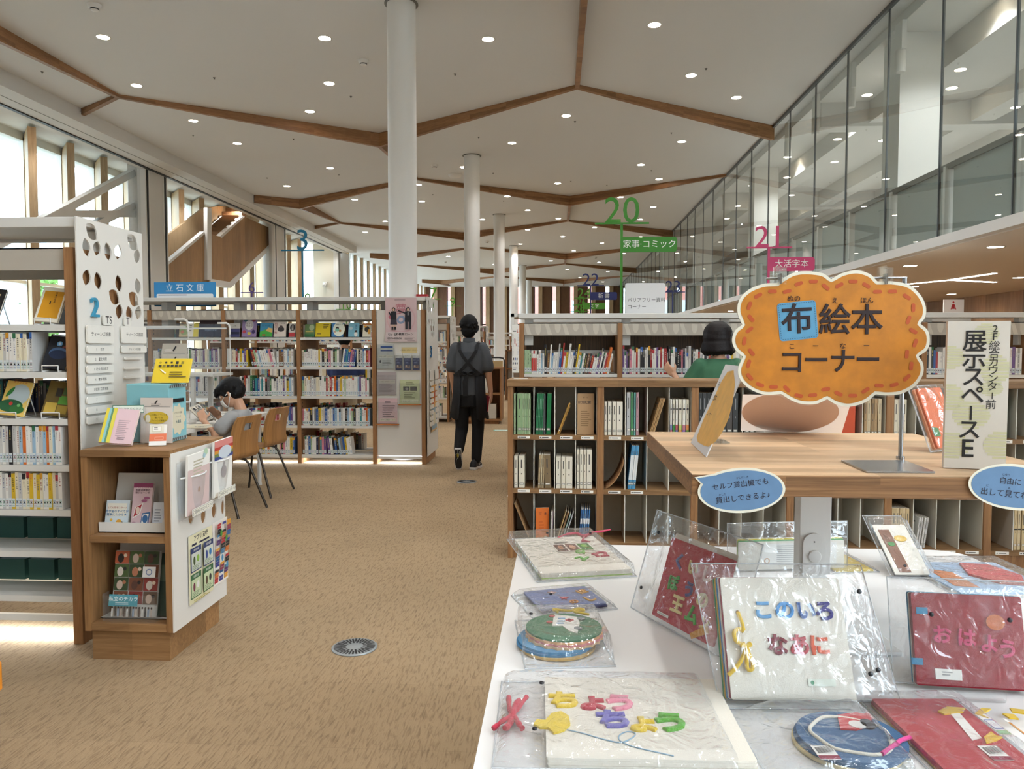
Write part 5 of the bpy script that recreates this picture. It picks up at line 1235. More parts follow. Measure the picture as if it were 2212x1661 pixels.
booklet('brown research bulletin facing front, top row, fourth compartment, pigeonhole shelf', 0, 0, 3, .006, .105, .262, 'b3906a', 0, .012, .05, [('t', .045, .205, .021, '研究紀要', '2a2630', .01), ('t', .05, .235, .008, '第十一号', '5a4a3a'), ('L', .02, .15, .09, 8, .013, '8a6c4a')])
run(4, 1, 0, 0, .004, [.016, .022, .022, .036], .212, ['ddd6c6', 'e2dccc'], 'cream volume', gap=.006)
run(4, 1, 0, 1, .004, [.022, .015, .010, .016], .272, ['b4b6b6', '4a8a5a', '6aa8a0', 'b08a90'], 'slim report of mixed colour', gap=.004)
run(4, 1, 0, 2, .006, [.006, .006, .006, .006], .245, ['a07a4c', 'b89668'], 'brown leaning booklet', lean=.30, gap=.002, ink='7a5a38')
run(6, 1, 0, 3, .003, [.011, .011, .013, .018, .017, .016], .228, ['e2dfd4', 'd9d3c0'], 'colour-footed white yearbook', gap=.006, extra=lambda t, h, i: [('r', 0, 0, t, h * .16, ['b05a6a', '4a7a4a', '5a6a9a', 'd98a3c', '7a5a9a', '5a8a3c'][i]), ('r', 0, h * .16, t, h * .3, ['7a8ab0', '3a8a3a', 'b0505a', 'b8c46a', 'b0707a', 'd98a4c'][i]), ('e', t * .5, h * .74, t * .4, t * .4, '2a2430')])
run(2, 0, 1, 0, .006, [.022, .036], .205, ['ddd8c8', 'e0dac8'], 'cream volume', gap=.008)
run(3, 0, 1, 1, .022, [.012, .009, .009], .215, ['b09a78', 'c8b898'], 'tan booklet', lean=.03, gap=.003)
run(1, 0, 1, 1, .064, [.042], .212, ['7d6a4e'], 'wide brown booklet', lean=-.03)
run(3, 0, 1, 2, .004, [.030, .026, .040], .200, ['e2dccc', 'ddd6c4'], 'thick cream volume', gap=.004)
run(4, 0, 1, 3, .003, [.016, .019, .017, .032], .250, ['dcd5c2', 'e2dccb'], 'tall cream volume', gap=.004)
m = MB(); N = 12
prof = [(.125 - .115 * (1 - (i / N) ** 1.0) ** 1.6, i / N) for i in range(N + 1)]
vs = [];
for i, (px, f) in enumerate(prof):
    z = ZR[1] + .004 + .185 * f ** 1.3
    vs += [(slot(1, 0)[0] + px, .02, z), (slot(1, 0)[0] + px, .23, z + .02 * f), (slot(1, 0)[0] + px + .004, .02, z - .002), (slot(1, 0)[0] + px + .004, .23, z + .02 * f - .002)]
fs = []
for i in range(N):
    a, b_ = 4 * i, 4 * i + 4
    fs += [(a, a + 1, b_ + 1, b_), (a + 2, b_ + 2, b_ + 3, a + 3), (a, b_, b_ + 2, a + 2), (a + 1, a + 3, b_ + 3, b_ + 1)]
fs += [(0, 2, 3, 1), (4 * N, 4 * N + 1, 4 * N + 3, 4 * N + 2)]
m.add(vs, fs, cm('b08860', 0.6), LMW, True); o = m.build('booklet'); tag(o, 'brown booklet bent in a curve, middle row, second bay of the pigeonhole shelf', 'booklet')
run(4, 1, 1, 1, .012, [.011], .28, ['3f86b4', '5a9cc4'], 'blue and white magazine', lean=.09, gap=.001, extra=lambda t, h, i: [('r', 0, h * .22, t, h * .78, 'dfe2e2')])
run(1, 0, 2, 0, .001, [.004], .255, ['a8825a'], 'brown sheet leaning left', lean=-.0)
bpy.data.objects[[o.name for o in bpy.data.objects if o.get('label', '').startswith('brown sheet leaning')][0]].matrix_world = LMW @ Matrix.Translation((slot(0, 0)[0] + .105, .02, ZR[2] + .002)) @ Matrix.Rotation(-.40, 4, 'Y')
booklet('orange booklet with cover turned to the front, bottom row, second compartment', 0, 2, 1, .008, .085, .208, 'd0691c', 0, .006, .03, [('t', .03, .17, .02, '漢', '3a2030', .01), ('t', .062, .168, .016, '音', '3a2030', .01), ('L', .02, .12, .06, 3, .02, 'c05a14'), ('r', .055, .008, .075, .024, 'd8c8b0')], yaw=.25)
run(2, 0, 2, 1, .100, [.007, .006], .19, ['d8d4cc', 'b8a8b4'], 'thin pale booklet', lean=.04)
run(4, 0, 2, 2, .008, [.006, .010, .007, .006], .20, ['b89a6c', '8a6a48', '9ab0a8', 'b8bcc0'], 'thin leaning booklet', lean=.30, gap=.008, hs=[.20, .19, .18, .20])
run(5, 0, 2, 3, .018, [.010, .009, .009, .010, .008], .205, ['2f5f96', '3a76b0', '6a90b8'], 'blue leaning magazine', lean=.07, gap=.003, extra=lambda t, h, i: [('r', 0, h * .55, t, h * .72, 'd8dce0')])
run(5, 2, 0, 0, .004, [.020, .024], .27, ['2c3032', '383c3e'], 'dark binder', gap=.003, ink='8a8e90')
run(3, 2, 0, 1, .004, [.030, .034], .27, ['303436', '4a4644'], 'dark binder', gap=.003, ink='8a8e90')
run(2, 2, 0, 2, .01, [.028], .26, ['8a8880', '5a5650'], 'grey binder', gap=.004)
run(3, 3, 0, 1, .004, [.024], .262, ['2a2c2e', '34383a'], 'black binder', gap=.003, ink='9a9a98')
booklet('orange-red file box, top row, fourth bay of the pigeonhole shelf', 3, 0, 2, .012, .082, .262, 'c2471c', 0, .2, .03)
run(5, 3, 0, 3, .008, [.016, .020, .018], .24, ['a88a62', 'c4b290', '8f7450'], 'brown bound report', gap=.003)
run(3, 4, 0, 0, .01, [.022], .235, ['d8cfb8'], 'cream report', gap=.003)
run(4, 4, 0, 2, .01, [.016, .014], .24, ['c8a02c', '3a6a8a', '4a8a9c', '2a3a4a'], 'bright coloured periodical', gap=.003)
run(2, 5, 0, 0, .004, [.03, .05], .262, ['5f7468', '7c8c80'], 'grey-green binder', gap=.004)
run(2, 3, 2, 1, .052, [.014, .012], .25, ['5a1e28', '1f1a20'], 'dark red or black slim book', gap=.004, ink='d8c8b8')
run(5, 4, 2, 0, .01, [.026, .018, .017, .016, .018], .245, ['c2ac82', 'cdb890'], 'beige bound report', gap=.002)
run(4, 4, 2, 1, .012, [.010], .19, ['d4d2cc', 'c8c6c2'], 'white leaning booklet', lean=.12, gap=.006)
run(3, 5, 2, 1, .004, [.017], .25, ['c9b48a', 'd2bf98'], 'beige book with dark mark', gap=.006, extra=lambda t, h, i: [('r', 0, h * .5, t, h * .53, '2a2622')])
run(3, 5, 1, 0, .004, [.03, .018, .02], .22, ['3a5a9c', 'c8b47a', 'b8a060'], 'blue or straw-coloured volume', gap=.006)
t = MB().box(0, 0, 0, .09, .05, .002, mat('tray_white', 'eceae4', 0.3)).build('paper_card'); t.matrix_world = LMW @ Matrix.Translation((.03, .10, LT + .001)); tag(t, 'small white card lying on the left end of the pigeonhole shelf', 'card')
# ================================================================== bookcase number 20 behind it
XB = [-0.341 + 0.889 * k for k in range(6)]
case20 = bookcase('bookcase', 'white and wood bookcase behind the pigeonhole shelf where the woman browses', XB, 7.0, 0.62, 1.664, 1.578, [1.116, 0.80, 0.45, 0.11], header=(1.468, 1.578), topd=0.26)
o20 = case20.location.x
m = MB().box(XB[0] - o20 + .03, .30, 1.33, XB[-1] - o20 - .03, .32, 1.468, wood('dark_board', '3c2e22', '5f4a36', (14, 14, .6), 5, .5)).box(XB[0] - o20 + .03, .29, 1.27, XB[-1] - o20 - .03, .31, 1.33, STEEL)
m.build('back_board', case20)
MB().box(XB[0] - o20 - .10, .02, 1.52, XB[0] - o20 - .07, .05, 1.664, STEEL).box(XB[0] - o20 - .10, .02, 1.634, XB[0] - o20, .6, 1.664, STEEL).build('end_post', case20)
rnd = random.Random(40)
W20 = 'shelf behind the pigeonholes'
def row20(b, items, z=1.1175):
    x = XB[b] + .026
    for i, (t, h, col, lean, deco) in enumerate(items):
        m = MB(); book_geo(m, t, h, .14, col, rnd)
        if deco: art(m, frame((0, -.0016, 0), (1, 0, 0), (0, 0, 1)), [('r', .0008, h * .12, t - .0008, h * .68, deco)])
        o = m.build('book'); o.matrix_world = Matrix.Translation((x, 7.02 + .004 * (i % 3), z + (t * math.sin(lean) if lean > 0 else 0))) @ Matrix.Rotation(lean, 4, 'Y')
        tag(o, '%s book, %s from left, %s bay, %s' % (col, nth(i), ['first', 'second', 'third', 'fourth', 'last'][b], W20), 'book', 'books behind the pigeonhole shelf')
        x += t / math.cos(lean) + .001
it = [(.022, .218, 'pale green', 0, None), (.022, .218, 'pale green', 0, None), (.016, .19, 'pale green', 0, None)] + [(.015, .21, 'white', 0, 'c42f24')] * 3
cs = ['white', 'white', 'pale blue', 'white', 'black', 'brown', 'white', 'pale blue', 'white', 'white', 'pale grey', 'blue', 'red', 'white', 'yellow', 'white', 'white', 'white', 'black', 'yellow', 'white', 'teal', 'white', 'black', 'brown', 'black', 'red', 'white', 'white', 'purple', 'white', 'black', 'white', 'red', 'orange', 'white']
hs = [.18, .22, .19, .19, .27, .19, .27, .19, .20, .20, .28, .24, .285, .20, .20, .28, .20, .20, .24, .275, .20, .19, .19, .19, .19, .19, .17, .18, .19, .2, .24, .2, .2, .2, .25, .19]
for i, c in enumerate(cs): it.append((rnd.uniform(.012, .022), hs[i] - .005, c, 0 if i < 5 else min(.22, .02 + .0065 * i), None))
row20(0, it)
def fill20(b, x_end, pal, hr=(.19, .25)):
    it = []; x = 0
    while x < x_end:
        t = rnd.uniform(.012, .023); it.append((t, rnd.uniform(*hr), rnd.choice(pal), 0, None)); x += t + .001
    row20(b, it)
fill20(1, .80, ['white'] * 6 + ['pink', 'red', 'red', 'black', 'black', 'cream', 'yellow', 'pale grey', 'navy', 'purple'], (.19, .26))
fill20(3, .20, ['white'] * 5 + ['red', 'black', 'cream', 'yellow', 'brown', 'navy'])
book_row(XB[3] + .25, XB[4] - .03, 7.02, 1.116, (.19, .25), (.014, .024), .14, MIXED, rnd, stuff=stuffb)
book_row(XB[4] + .03, XB[5] - .03, 7.02, 1.116, (.19, .25), (.014, .024), .14, MIXED, rnd, stuff=stuffb)
book_row(XB[2] + .03, XB[3] - .03, 7.02, 1.116, (.19, .25), (.014, .024), .14, MIXED, rnd, stuff=stuffb)
for b in range(5): book_row(XB[b] + .03, XB[b + 1] - .05, 7.34, 1.116, (.18, .24), (.02, .03), .13, ['cream', 'brown', 'grey', 'black', 'white'], rnd, stuff=stuffb, sticker=False)
# plain cases of the same row farther back
for i, (y, x0, n) in enumerate(((8.05, -.33, 6), (11.2, -.2, 4), (14.2, -.1, 4), (17.6, 0, 4))):
    bookcase('bookcase', ['low-railed white bookcase just behind the browsing aisle', 'white bookcase two rows behind the browsing aisle', 'white bookcase three rows behind the browsing aisle', 'white bookcase four rows behind the browsing aisle'][i], [x0 + .889 * k for k in range(n)], y, .62, 1.664, 1.50, [1.116, .80, .45, .11], header=(1.40, 1.50), leafpat=False)
# hanging banner at the left end of the case
p = at(1106, 805, y=6.93); q = at(1121, 698, y=6.93); W, H = q.x - p.x, q.z - p.z
t = thing('hanging_banner', 'narrow white paper banner with red and black columns of print beside the bookcase', 'banner', (p.x, 6.93, p.z))
m = MB().box(0, -.001, 0, W, .001, H * .96, PAPER)
art(m, frame((0, -.0012, 0), (1, 0, 0), (0, 0, 1)), [('r', W * .1, H * .83, W * .6, H * .85, '2a2a2c'), ('e', W * .82, H * .84, W * .1, H * .03, 'b83238'), ('e', W * .86, H * .845, W * .08, H * .02, 'eeeae2'), ('t', W * .42, H * .64, W * .22, '各\n種\n講\n座', 'c24a50', 0, 0, 'CENTER', .9), ('t', W * .62, H * .56, W * .16, '図\n書\n館', 'c24a50', 0, 0, 'CENTER', .9)] + [('r', W * .14, H * (.76 - .03 * i), W * .2, H * (.775 - .03 * i), '3a3a3c') for i in range(15)] + [('r', W * .86, H * (.76 - .03 * i), W * .90, H * (.775 - .03 * i), '4a6a9a') for i in range(14)] + [('e', W * (.25 + .25 * i), H * (.28 - .09 * j), W * .07, H * .025, ['3a3a3c', '4a6ab0', '3a3a3c', '8a8a8c', '2a3a5c', '3a3a3c'][i + 3 * j]) for i in range(3) for j in range(2)] + [('L', W * .15, H * .1, W * .8, 2, H * .03, '5a5a5c')], dz=.0006)
m.build('banner_sheet', t)
MB().tube([(W * .1, .004, H * .96), (W * .9, .004, H * .96)], .004, STEEL, 8).tube([(W * .1, .008, H * .96), (W * .1, .008, -p.z)], .006, STEEL, 8).build('stand_pole', t); MB().lathe([(.05, 0), (.05, .012), (.0, .014)], STEEL, 20, Matrix.Translation((W * .1, .008, -p.z))).build('base', t)
# ================================================================== tall number signs standing on the bookcases
def number_sign(num, label, x0, x1, ybar, ytop, y, zfoot, col, flag=None, polex=None, two=True):
    a, b = at(x0, ybar, y=y), at(x1, ybar, y=y); h = at(x0, ytop, y=y).z - a.z
    mx = at(polex, ybar, y=y).x if polex else (a.x + b.x) / 2
    t = thing('number_sign', label, 'sign', (mx, y, zfoot)); z = a.z - zfoot
    c = cm(col, 0.45)
    MB().box(a.x - mx, -.006, z - .008, b.x - mx, .006, z + .008, c).build('bar', t)
    MB().box(-.011, -.006, 0, .011, .006, z - .008, c).box(-.05, -.03, 0, .05, .03, .005, c).build('pole', t)
    m = MB(); k = h / .73 * 1.0
    text(m, num, c, frame(((a.x + b.x) / 2 - mx, -.004, z + .006), (1, 0, 0), (0, 0, 1)), size=k, ext=.005, vert='BOTTOM_BASELINE'); m.build('number', t)
    if flag:
        fx0, fy0, fx1, fy1, s, fc, ts = flag
        p, q = at(fx0, fy1, y=y), at(fx1, fy0, y=y)
        w_, hh = q.x - p.x, q.z - p.z; r = hh * .22
        poly = [(0, 0), (w_ - r, 0)] + [(w_ - r + r * math.sin(g), r - r * math.cos(g)) for g in (PI / 8 * i for i in range(1, 5))] + [(w_ - r + r * math.cos(g), hh - r + r * math.sin(g)) for g in (PI / 8 * i for i in range(0, 5))] + [(0, hh)]
        m = MB().prism(poly, -.005, .005, cm(fc, .45), FRONT(p.x - mx, 0, p.z - zfoot)); text(m, s, cm('f0f0ea'), FRONT(p.x - mx + w_ * .5, -.0055, p.z - zfoot + hh * .5), size=ts * hh); m.build('flag', t)
    return t
G, NV, PK, TL, PU = '2f7d0c', '1c2564', 'c8366c', '1f6c8a', '5a4882'
number_sign('20', 'tall green number 20 sign with a green flag plate', 1285, 1402, 483, 425, 7.2, 1.666, G, (1343, 511, 1463, 545, '家事·コミック', G, .56), 1343)
number_sign('21', 'tall pink number 21 sign with a pink flag plate', 1613, 1711, 535, 487, 8.35, 1.666, PK, (1660, 555, 1760, 586, '大活字本', PK, .6), 1661)
number_sign('22', 'navy number 22 sign with a navy flag plate', 1247, 1305, 617, 590, 14.4, 1.666, NV, (1276, 631, 1333, 648, '新 書', NV, .66), 1276)
number_sign('23', 'navy number 23 sign at the right before the glass wall', 1428, 1480, 631, 606, 14.5, 1.666, NV, None, 1453)
number_sign('24', 'green number 24 sign with small green flag', 1240, 1284, 644, 622, 17.9, 1.666, '55982a', (1260, 654, 1307, 668, '文 学', '4a9020', .66), 1260)
number_sign('26', 'small green number 26 sign partly hidden behind number 24', 1236, 1276, 659, 645, 18.0, 1.666, '55982a')
number_sign('28', 'small green number 28 sign under numbers 24 and 26', 1232, 1272, 673, 657, 18.15, 1.666, '55982a')
number_sign('3', 'tall teal number 3 sign above the long middle bookcase', 608, 700, 541, 495, 9.15, 1.944, TL, None, 653)
number_sign('6', 'purple number 6 sign beyond the long middle bookcase', 520, 568, 632, 609, 14.2, 1.942, PU, None, 544)
number_sign('8', 'green number 8 sign showing just over the middle bookcase rail', 643, 686, 655, 633, 20.55, 1.942, '55982a', None, 664)
number_sign('10', 'green number 10 sign half hidden by the middle bookcase rail', 726, 770, 668, 650, 20.6, 1.942, '55982a')
number_sign('7', 'green number 7 sign beside the first column over the end panel', 920, 952, 646, 621, 14.3, 1.942, '4c9a20')
number_sign('9', 'green number 9 sign left of the second column', 960, 996, 661, 642, 20.7, 1.942, '4c9a20')
p = at(1350, 675, y=7.25); q = at(1437, 636, y=7.25); W, H = q.x - p.x, q.z - p.z
t = thing('notice_board', 'white rounded board sign standing on the bookcase under number 23', 'sign', (p.x, 7.25, 1.666))
m = MB().prism(rrect(0, 0, W, H + .12, .02), -.003, .003, mat('sign_white', 'dfdfe0', .5), FRONT(0, 0, p.z - 1.666 - .12 if p.z - 1.666 - .12 > 0 else .002)); zz = max(p.z - 1.666 - .12, .002)
text(m, 'バリアフリー資料', INK, FRONT(W * .06, -.0036, H * .78), size=W * .118, al='LEFT'); text(m, 'コーナー', INK, FRONT(W * .06, -.0036, H * .40), size=W * .118, al='LEFT'); m.build('board', t)
p = at(2037, 684, y=13.2); q = at(2082, 647, y=13.2); W, H = q.x - p.x, q.z - p.z
t = thing('restroom_sign', 'white panel with a red woman pictogram under the upper floor', 'sign', (p.x, 13.2, p.z))
m = MB().box(0, -.01, -.2, W, .01, H, mat('sign_white', 'dfdfe0', .5)); art(m, frame((0, -.0104, 0), (1, 0, 0), (0, 0, 1)), [('e', W * .48, H * .84, W * .05, W * .05, 'a82430'), ('p', [(W * .40, H * .45), (W * .56, H * .45), (W * .52, H * .74), (W * .44, H * .74)], 'a82430'), ('p', [(W * .34, H * .42), (W * .38, H * .42), (W * .45, H * .72), (W * .42, H * .72)], 'a82430'), ('p', [(W * .58, H * .42), (W * .62, H * .42), (W * .54, H * .72), (W * .51, H * .72)], 'a82430')], dz=.001); m.build('panel', t)
MB().box(W * .45, -.01, -p.z, W * .55, .01, -.2, STEEL).box(W * .1, -.15, -p.z, W * .9, .15, -p.z + .02, STEEL).build('stand', t)
# book trolley and low shelves far along the aisle
p = at(1078, 853, z=0)
t = thing('trolley', 'black-framed tall trolley with a beige board far along the aisle', 'trolley', (p.x - .15, p.y, 0))
bk = mat('trolley_black', '1c1c1e', .4)
for x in (-.30, .30):
    MB().tube([(x, -.0, .12), (x, 0, 1.00), (x * .9, 0, 1.06), (x * .5, 0, 1.08)], .022, bk, 8).build('side_tube', t)
MB().tube([(-.2, 0, 1.08), (.2, 0, 1.08)], .022, bk, 8).box(-.32, -.2, .10, .32, .2, .13, bk).build('frame', t)
MB().box(-.26, -.01, .14, .26, .01, .98, cm('c4a878')).build('board', t)
for x in (-.28, .28):
    for y in (-.17, .17): MB().lathe([(.0, -.02), (.05, -.018), (.05, .018), (0, .02)], bk, 14, Matrix.Translation((x, y, .05)) @ Matrix.Rotation(PI / 2, 4, 'Y')).build('wheel', t)
t = thing('display_shelf', 'low wooden display shelf on the aisle end of the farther bookcase', 'shelf', (-1.35, 13.6, 0))
MB().box(-.55, 0, .06, -.52, .5, .98, OAK).box(.30, 0, .06, .33, .5, .98, OAK).build('side_panel', t); MB().box(-.56, -.01, .98, .34, .5, 1.01, OAKH).box(-.52, .01, .52, .30, .48, .55, OAKH).box(-.52, .01, .06, .30, .48, .09, OAKH).build('shelf_board', t); MB().box(-.52, .47, .09, .30, .49, .98, OAKD).build('back_board', t); MB().box(-.5, .02, 0, .28, .46, .06, OAKD).build('plinth', t)
for i, (x, z, c) in enumerate(((-.40, .552, 'e2ded4'), (-.1, .552, 'd8d2c6'), (.05, .092, 'cfc8ba'))):
    o = box('leaflet_box', (0, 0, 0, .18, .2, .26), cm(c)); o.location = (-1.35 + x, 13.66, z + .0015); tag(o, ['white leaflet box at the left of the far display shelf', 'pale leaflet box at the middle of the far display shelf', 'grey leaflet box on the bottom board of the far display shelf'][i], 'box')
t = thing('display_shelf', 'low wooden shelf far away at the right of the aisle beyond the trolley', 'shelf', (-.9, 20.0, 0))
MB().box(-.5, 0, 0, -.46, .4, 1.3, OAKD).box(.46, 0, 0, .5, .4, 1.3, OAKD).build('side_panel', t); MB().box(-.5, 0, 1.27, .5, .4, 1.3, OAKD).box(-.46, 0, .8, .46, .38, .83, OAKD).box(-.46, 0, .05, .46, .38, .08, OAKD).build('shelf_board', t); MB().box(-.46, .36, .08, .46, .39, 1.27, WHITE).build('back_board', t)
# ================================================================== people
SKIN = mat('skin', 'c99a7c', .55); HAIR = mat('hair_black', '09080a', .6, spec=.25, bump=.6, bscale=110)
def loft(mb, rings, m, n=16):
    """rings of (centre, half width x, half depth y) joined into one skin"""
    vs = [(c[0] + rx * math.cos(2 * PI * j / n), c[1] + ry * math.sin(2 * PI * j / n), c[2]) for c, rx, ry in rings for j in range(n)]
    k = len(rings)
    mb.add(vs, [(i * n + j, i * n + (j + 1) % n, (i + 1) * n + (j + 1) % n, (i + 1) * n + j) for i in range(k - 1) for j in range(n)] + [tuple(range(n - 1, -1, -1)), tuple(range((k - 1) * n, k * n))], m)
def limb(mb, pts, rs, m):
    pts = [Vector(p) for p in pts]
    mb.tube(pts, rs, m, 12)
    for p, r in zip(pts, rs): mb.sphere(p, r * .99, m, 12)
def fuse(mb, name, parent, vox, m, it=6, fac=.5):
    """melt the overlapping volumes into one continuous surface"""
    o = mb.build('tmp')
    r = o.modifiers.new('r', 'REMESH'); r.mode = 'VOXEL'; r.voxel_size = vox
    s = o.modifiers.new('s', 'SMOOTH'); s.iterations = it; s.factor = fac
    me = bpy.data.meshes.new_from_object(o.evaluated_get(bpy.context.evaluated_depsgraph_get()))
    bpy.data.objects.remove(o)
    me.name = name; me.materials.clear(); me.materials.append(m); me.polygons.foreach_set('material_index', [0] * len(me.polygons)); me.polygons.foreach_set('use_smooth', [True] * len(me.polygons))
    q = bpy.data.objects.new(name, me); COL.objects.link(q); q.parent = parent
    return q
def hand(mb, wrist, ydir, zdir, side, curl, m, k=1.0):
    """palm, four unequal bent fingers and a thumb from its side; ydir along the fingers, zdir out of the back of the hand"""
    y = Vector(ydir).normalized(); z = Vector(zdir); z = (z - y * z.dot(y)).normalized(); x = y.cross(z) * side
    P = lambda a, b, c: Vector(wrist) + (x * a + y * b + z * c) * k
    for a in (-.026, -.009, .009, .026): limb(mb, [P(a * .7, .005, 0), P(a, .045, 0), P(a, .082, -.002)], [.015 * k, .0145 * k, .0105 * k], m)
    for a, l, c in ((-.030, .056, curl * 1.1), (-.010, .070, curl * 1.05), (.010, .076, curl), (.029, .068, curl * .9)):
        p = P(a, .084, -.002); ang = c * .5; pts = [p]
        for f in (.45, .32, .23):
            p = p + (y * math.cos(ang) - z * math.sin(ang)) * l * f * k; pts.append(p); ang += c * .75
        limb(mb, pts, [.0092 * k, .0086 * k, .008 * k, .0068 * k], m)
    q = P(.032, .022, -.004); r = q + (x * .75 + y * .55 - z * .45) * .034 * k; limb(mb, [q, r, r + (x * .15 + y * .85 - z * .55) * .030 * k], [.013 * k, .0105 * k, .0085 * k], m)
def face(mb, c, s, M, m):
    """nose, lips, brow and ears added to the head volume; M turns the head"""
    V = lambda x, y, z: c + M @ Vector((x, y, z)) * s
    limb(mb, [V(0, .088, .022), V(0, .102, -.012)], [.009 * s, .013 * s], m)
    limb(mb, [V(-.018, .088, -.045), V(0, .094, -.044), V(.018, .088, -.045)], [.006 * s, .008 * s, .006 * s], m)
    limb(mb, [V(-.03, .085, .032), V(.03, .085, .032)], [.010 * s, .010 * s], m)
    for sx in (-1, 1): limb(mb, [V(sx * .078, .0, .018), V(sx * .085, -.012, .006), V(sx * .080, -.004, -.022)], [.011 * s, .012 * s, .009 * s], m)
def head(mb, c, s, M, m):
    T = Matrix.Translation(c) @ M.to_4x4()
    mb.sphere((0, 0, .02 * s), (.076 * s, .096 * s, .10 * s), m, 24, T); mb.sphere((0, .022 * s, -.045 * s), (.058 * s, .066 * s, .07 * s), m, 20, T)
    face(mb, Vector(c), s, M, m)
def eyes(parent, c, s, M):
    for sx in (-1, 1):
        q = Vector(c) + M @ Vector((sx * .030, .083, .014)) * s
        m = MB().sphere(q, .0125 * s, cm('eeeae4', .2), 14); m.sphere(q + M @ Vector((0, .0085, 0)) * s, .0065 * s, cm('2a1a14', .2), 10); m.build('eye', parent)
def ribbon(mb, pts, w, nrm, th, m):
    """flat strap through the points, its face turned to nrm(point)"""
    pts = [Vector(p) for p in pts]; vs = []
    for i, p in enumerate(pts):
        d = (pts[min(i + 1, len(pts) - 1)] - pts[max(0, i - 1)]).normalized(); n = Vector(nrm(p)).normalized(); s = d.cross(n).normalized() * w / 2
        vs += [p - s, p + s, p + s + n * th, p - s + n * th]
    fs = [(4 * i + a, 4 * i + (a + 1) % 4, 4 * i + 4 + (a + 1) % 4, 4 * i + 4 + a) for i in range(len(pts) - 1) for a in range(4)] + [(3, 2, 1, 0), tuple(4 * (len(pts) - 1) + a for a in range(4))]
    mb.add(vs, fs, m)
def tufts(mb, c, r, n, rnd, m, zlo, ylim=None, l=.03):
    for i in range(n):
        a, b = rnd.uniform(0, 2 * PI), rnd.uniform(zlo, 1); q = math.sqrt(max(0, 1 - b * b)); d = Vector((q * math.cos(a), q * math.sin(a), b))
        p = Vector(c) + Vector((d.x * r[0], d.y * r[1], d.z * r[2]))
        if ylim is not None and p.y > ylim: continue
        e = p + Vector((d.x * .3, d.y * .3, -.7)).normalized() * l
        mb.tube([p - d * .01, p + d * .006 + (e - p) * .4, e], [.011, .010, .004], m, 6)
I3 = Matrix.Identity(3); rnd = random.Random(8)
# ---------------------------------------------------------------- library staff member walking away
st = thing('person', 'person in grey polo shirt and black crossed-strap apron walking away down the aisle', 'person', (-1.0, 8.52, 0))
b = MB(); S = SKIN
hc = Vector((0, .02, 1.585)); HM = Euler((.05, 0, -.15)).to_matrix()
head(b, hc, 1.0, HM, S); limb(b, [(0, -.005, 1.40), (0, .0, 1.50)], [.056, .052], S)
loft(b, [((0, 0, .80), .13, .09), ((0, 0, .95), .145, .095), ((0, 0, 1.08), .135, .09), ((0, 0, 1.25), .155, .10), ((0, 0, 1.36), .14, .08), ((0, 0, 1.42), .06, .05)], S)
AR = [(.165, -.005, 1.345), (.215, -.01, 1.08), (.238, .02, .86)]; AL = [(-.165, -.005, 1.345), (-.195, -.0, 1.08), (-.175, .05, .86)]
limb(b, AR, [.05, .040, .027], S); limb(b, AL, [.05, .040, .027], S)
hand(b, (.240, .022, .85), (.02, -.02, -1), (1, -.2, 0), -1, .95, S); hand(b, (-.173, .052, .85), (.0, .05, -1), (-1, .1, 0), 1, .55, S)
LR, LLg = [(.085, 0, .84), (.092, .06, .46), (.070, .035, .09)], [(-.085, 0, .84), (-.088, .05, .46), (-.108, -.075, .262)]
limb(b, LR, [.082, .055, .04], S); limb(b, LLg, [.082, .050, .032], S)
limb(b, [(.070, .03, .075), (.075, .15, .035)], [.035, .028], S); limb(b, [(-.108, -.078, .25), (-.112, -.045, .085)], [.032, .026], S)
fuse(b, 'body', st, .0055, SKIN, 5); eyes(st, hc, 1.0, HM)
h = MB(); h.sphere((0, -.012, 1.618), (.098, .104, .110), HAIR, 24); h.sphere((0, -.035, 1.545), (.084, .070, .085), HAIR, 20); h.sphere((0, .03, 1.655), (.085, .085, .06), HAIR, 20); limb(h, [(-.072, .0, 1.60), (-.074, .01, 1.545)], [.02, .012], HAIR); tufts(h, (0, -.015, 1.60), (.096, .100, .108), 60, rnd, HAIR, -.5, .05)
fuse(h, 'hair', st, .006, HAIR, 3)
POLO = mat('polo_grey', '50545a', .85, bump=.3, bscale=300)
s_ = MB(); loft(s_, [((0, 0, .825), .158, .115), ((0, 0, .92), .162, .116), ((0, -.005, 1.06), .158, .112), ((0, -.005, 1.20), .172, .115), ((0, -.005, 1.31), .178, .105), ((0, -.002, 1.385), .125, .075), ((0, 0, 1.425), .075, .062)], POLO)
for sx, A in ((1, AR), (-1, AL)):
    e = Vector(A[0]).lerp(Vector(A[1]), .78) + Vector((sx * .004, 0, 0)); limb(s_, [Vector(A[0]) + Vector((-sx * .02, 0, .004)), Vector(A[0]).lerp(Vector(A[1]), .35), e], [.072, .070, .072], POLO)
fuse(s_, 'polo_shirt', st, .008, POLO, 5)
c_ = MB(); c_.lathe([(.066, 1.405), (.070, 1.42), (.066, 1.462), (.060, 1.465), (.060, 1.42)], POLO, 24); c_.build('collar', st)
TROU = mat('trousers_black', '0e0e11', .85)
t_ = MB(); loft(t_, [((0, 0, .70), .155, .105), ((0, 0, .84), .165, .112), ((0, 0, .93), .155, .108)], TROU)
limb(t_, [(.085, 0, .82), (.093, .055, .46), (.074, .03, .11)], [.092, .070, .058], TROU); limb(t_, [(-.085, 0, .82), (-.09, .048, .46), (-.109, -.075, .225)], [.092, .074, .058], TROU)
fuse(t_, 'trousers', st, .008, TROU, 4)
APR = mat('apron_black', '1a1b1f', .8)
a_ = MB(); N = 26; vs = []
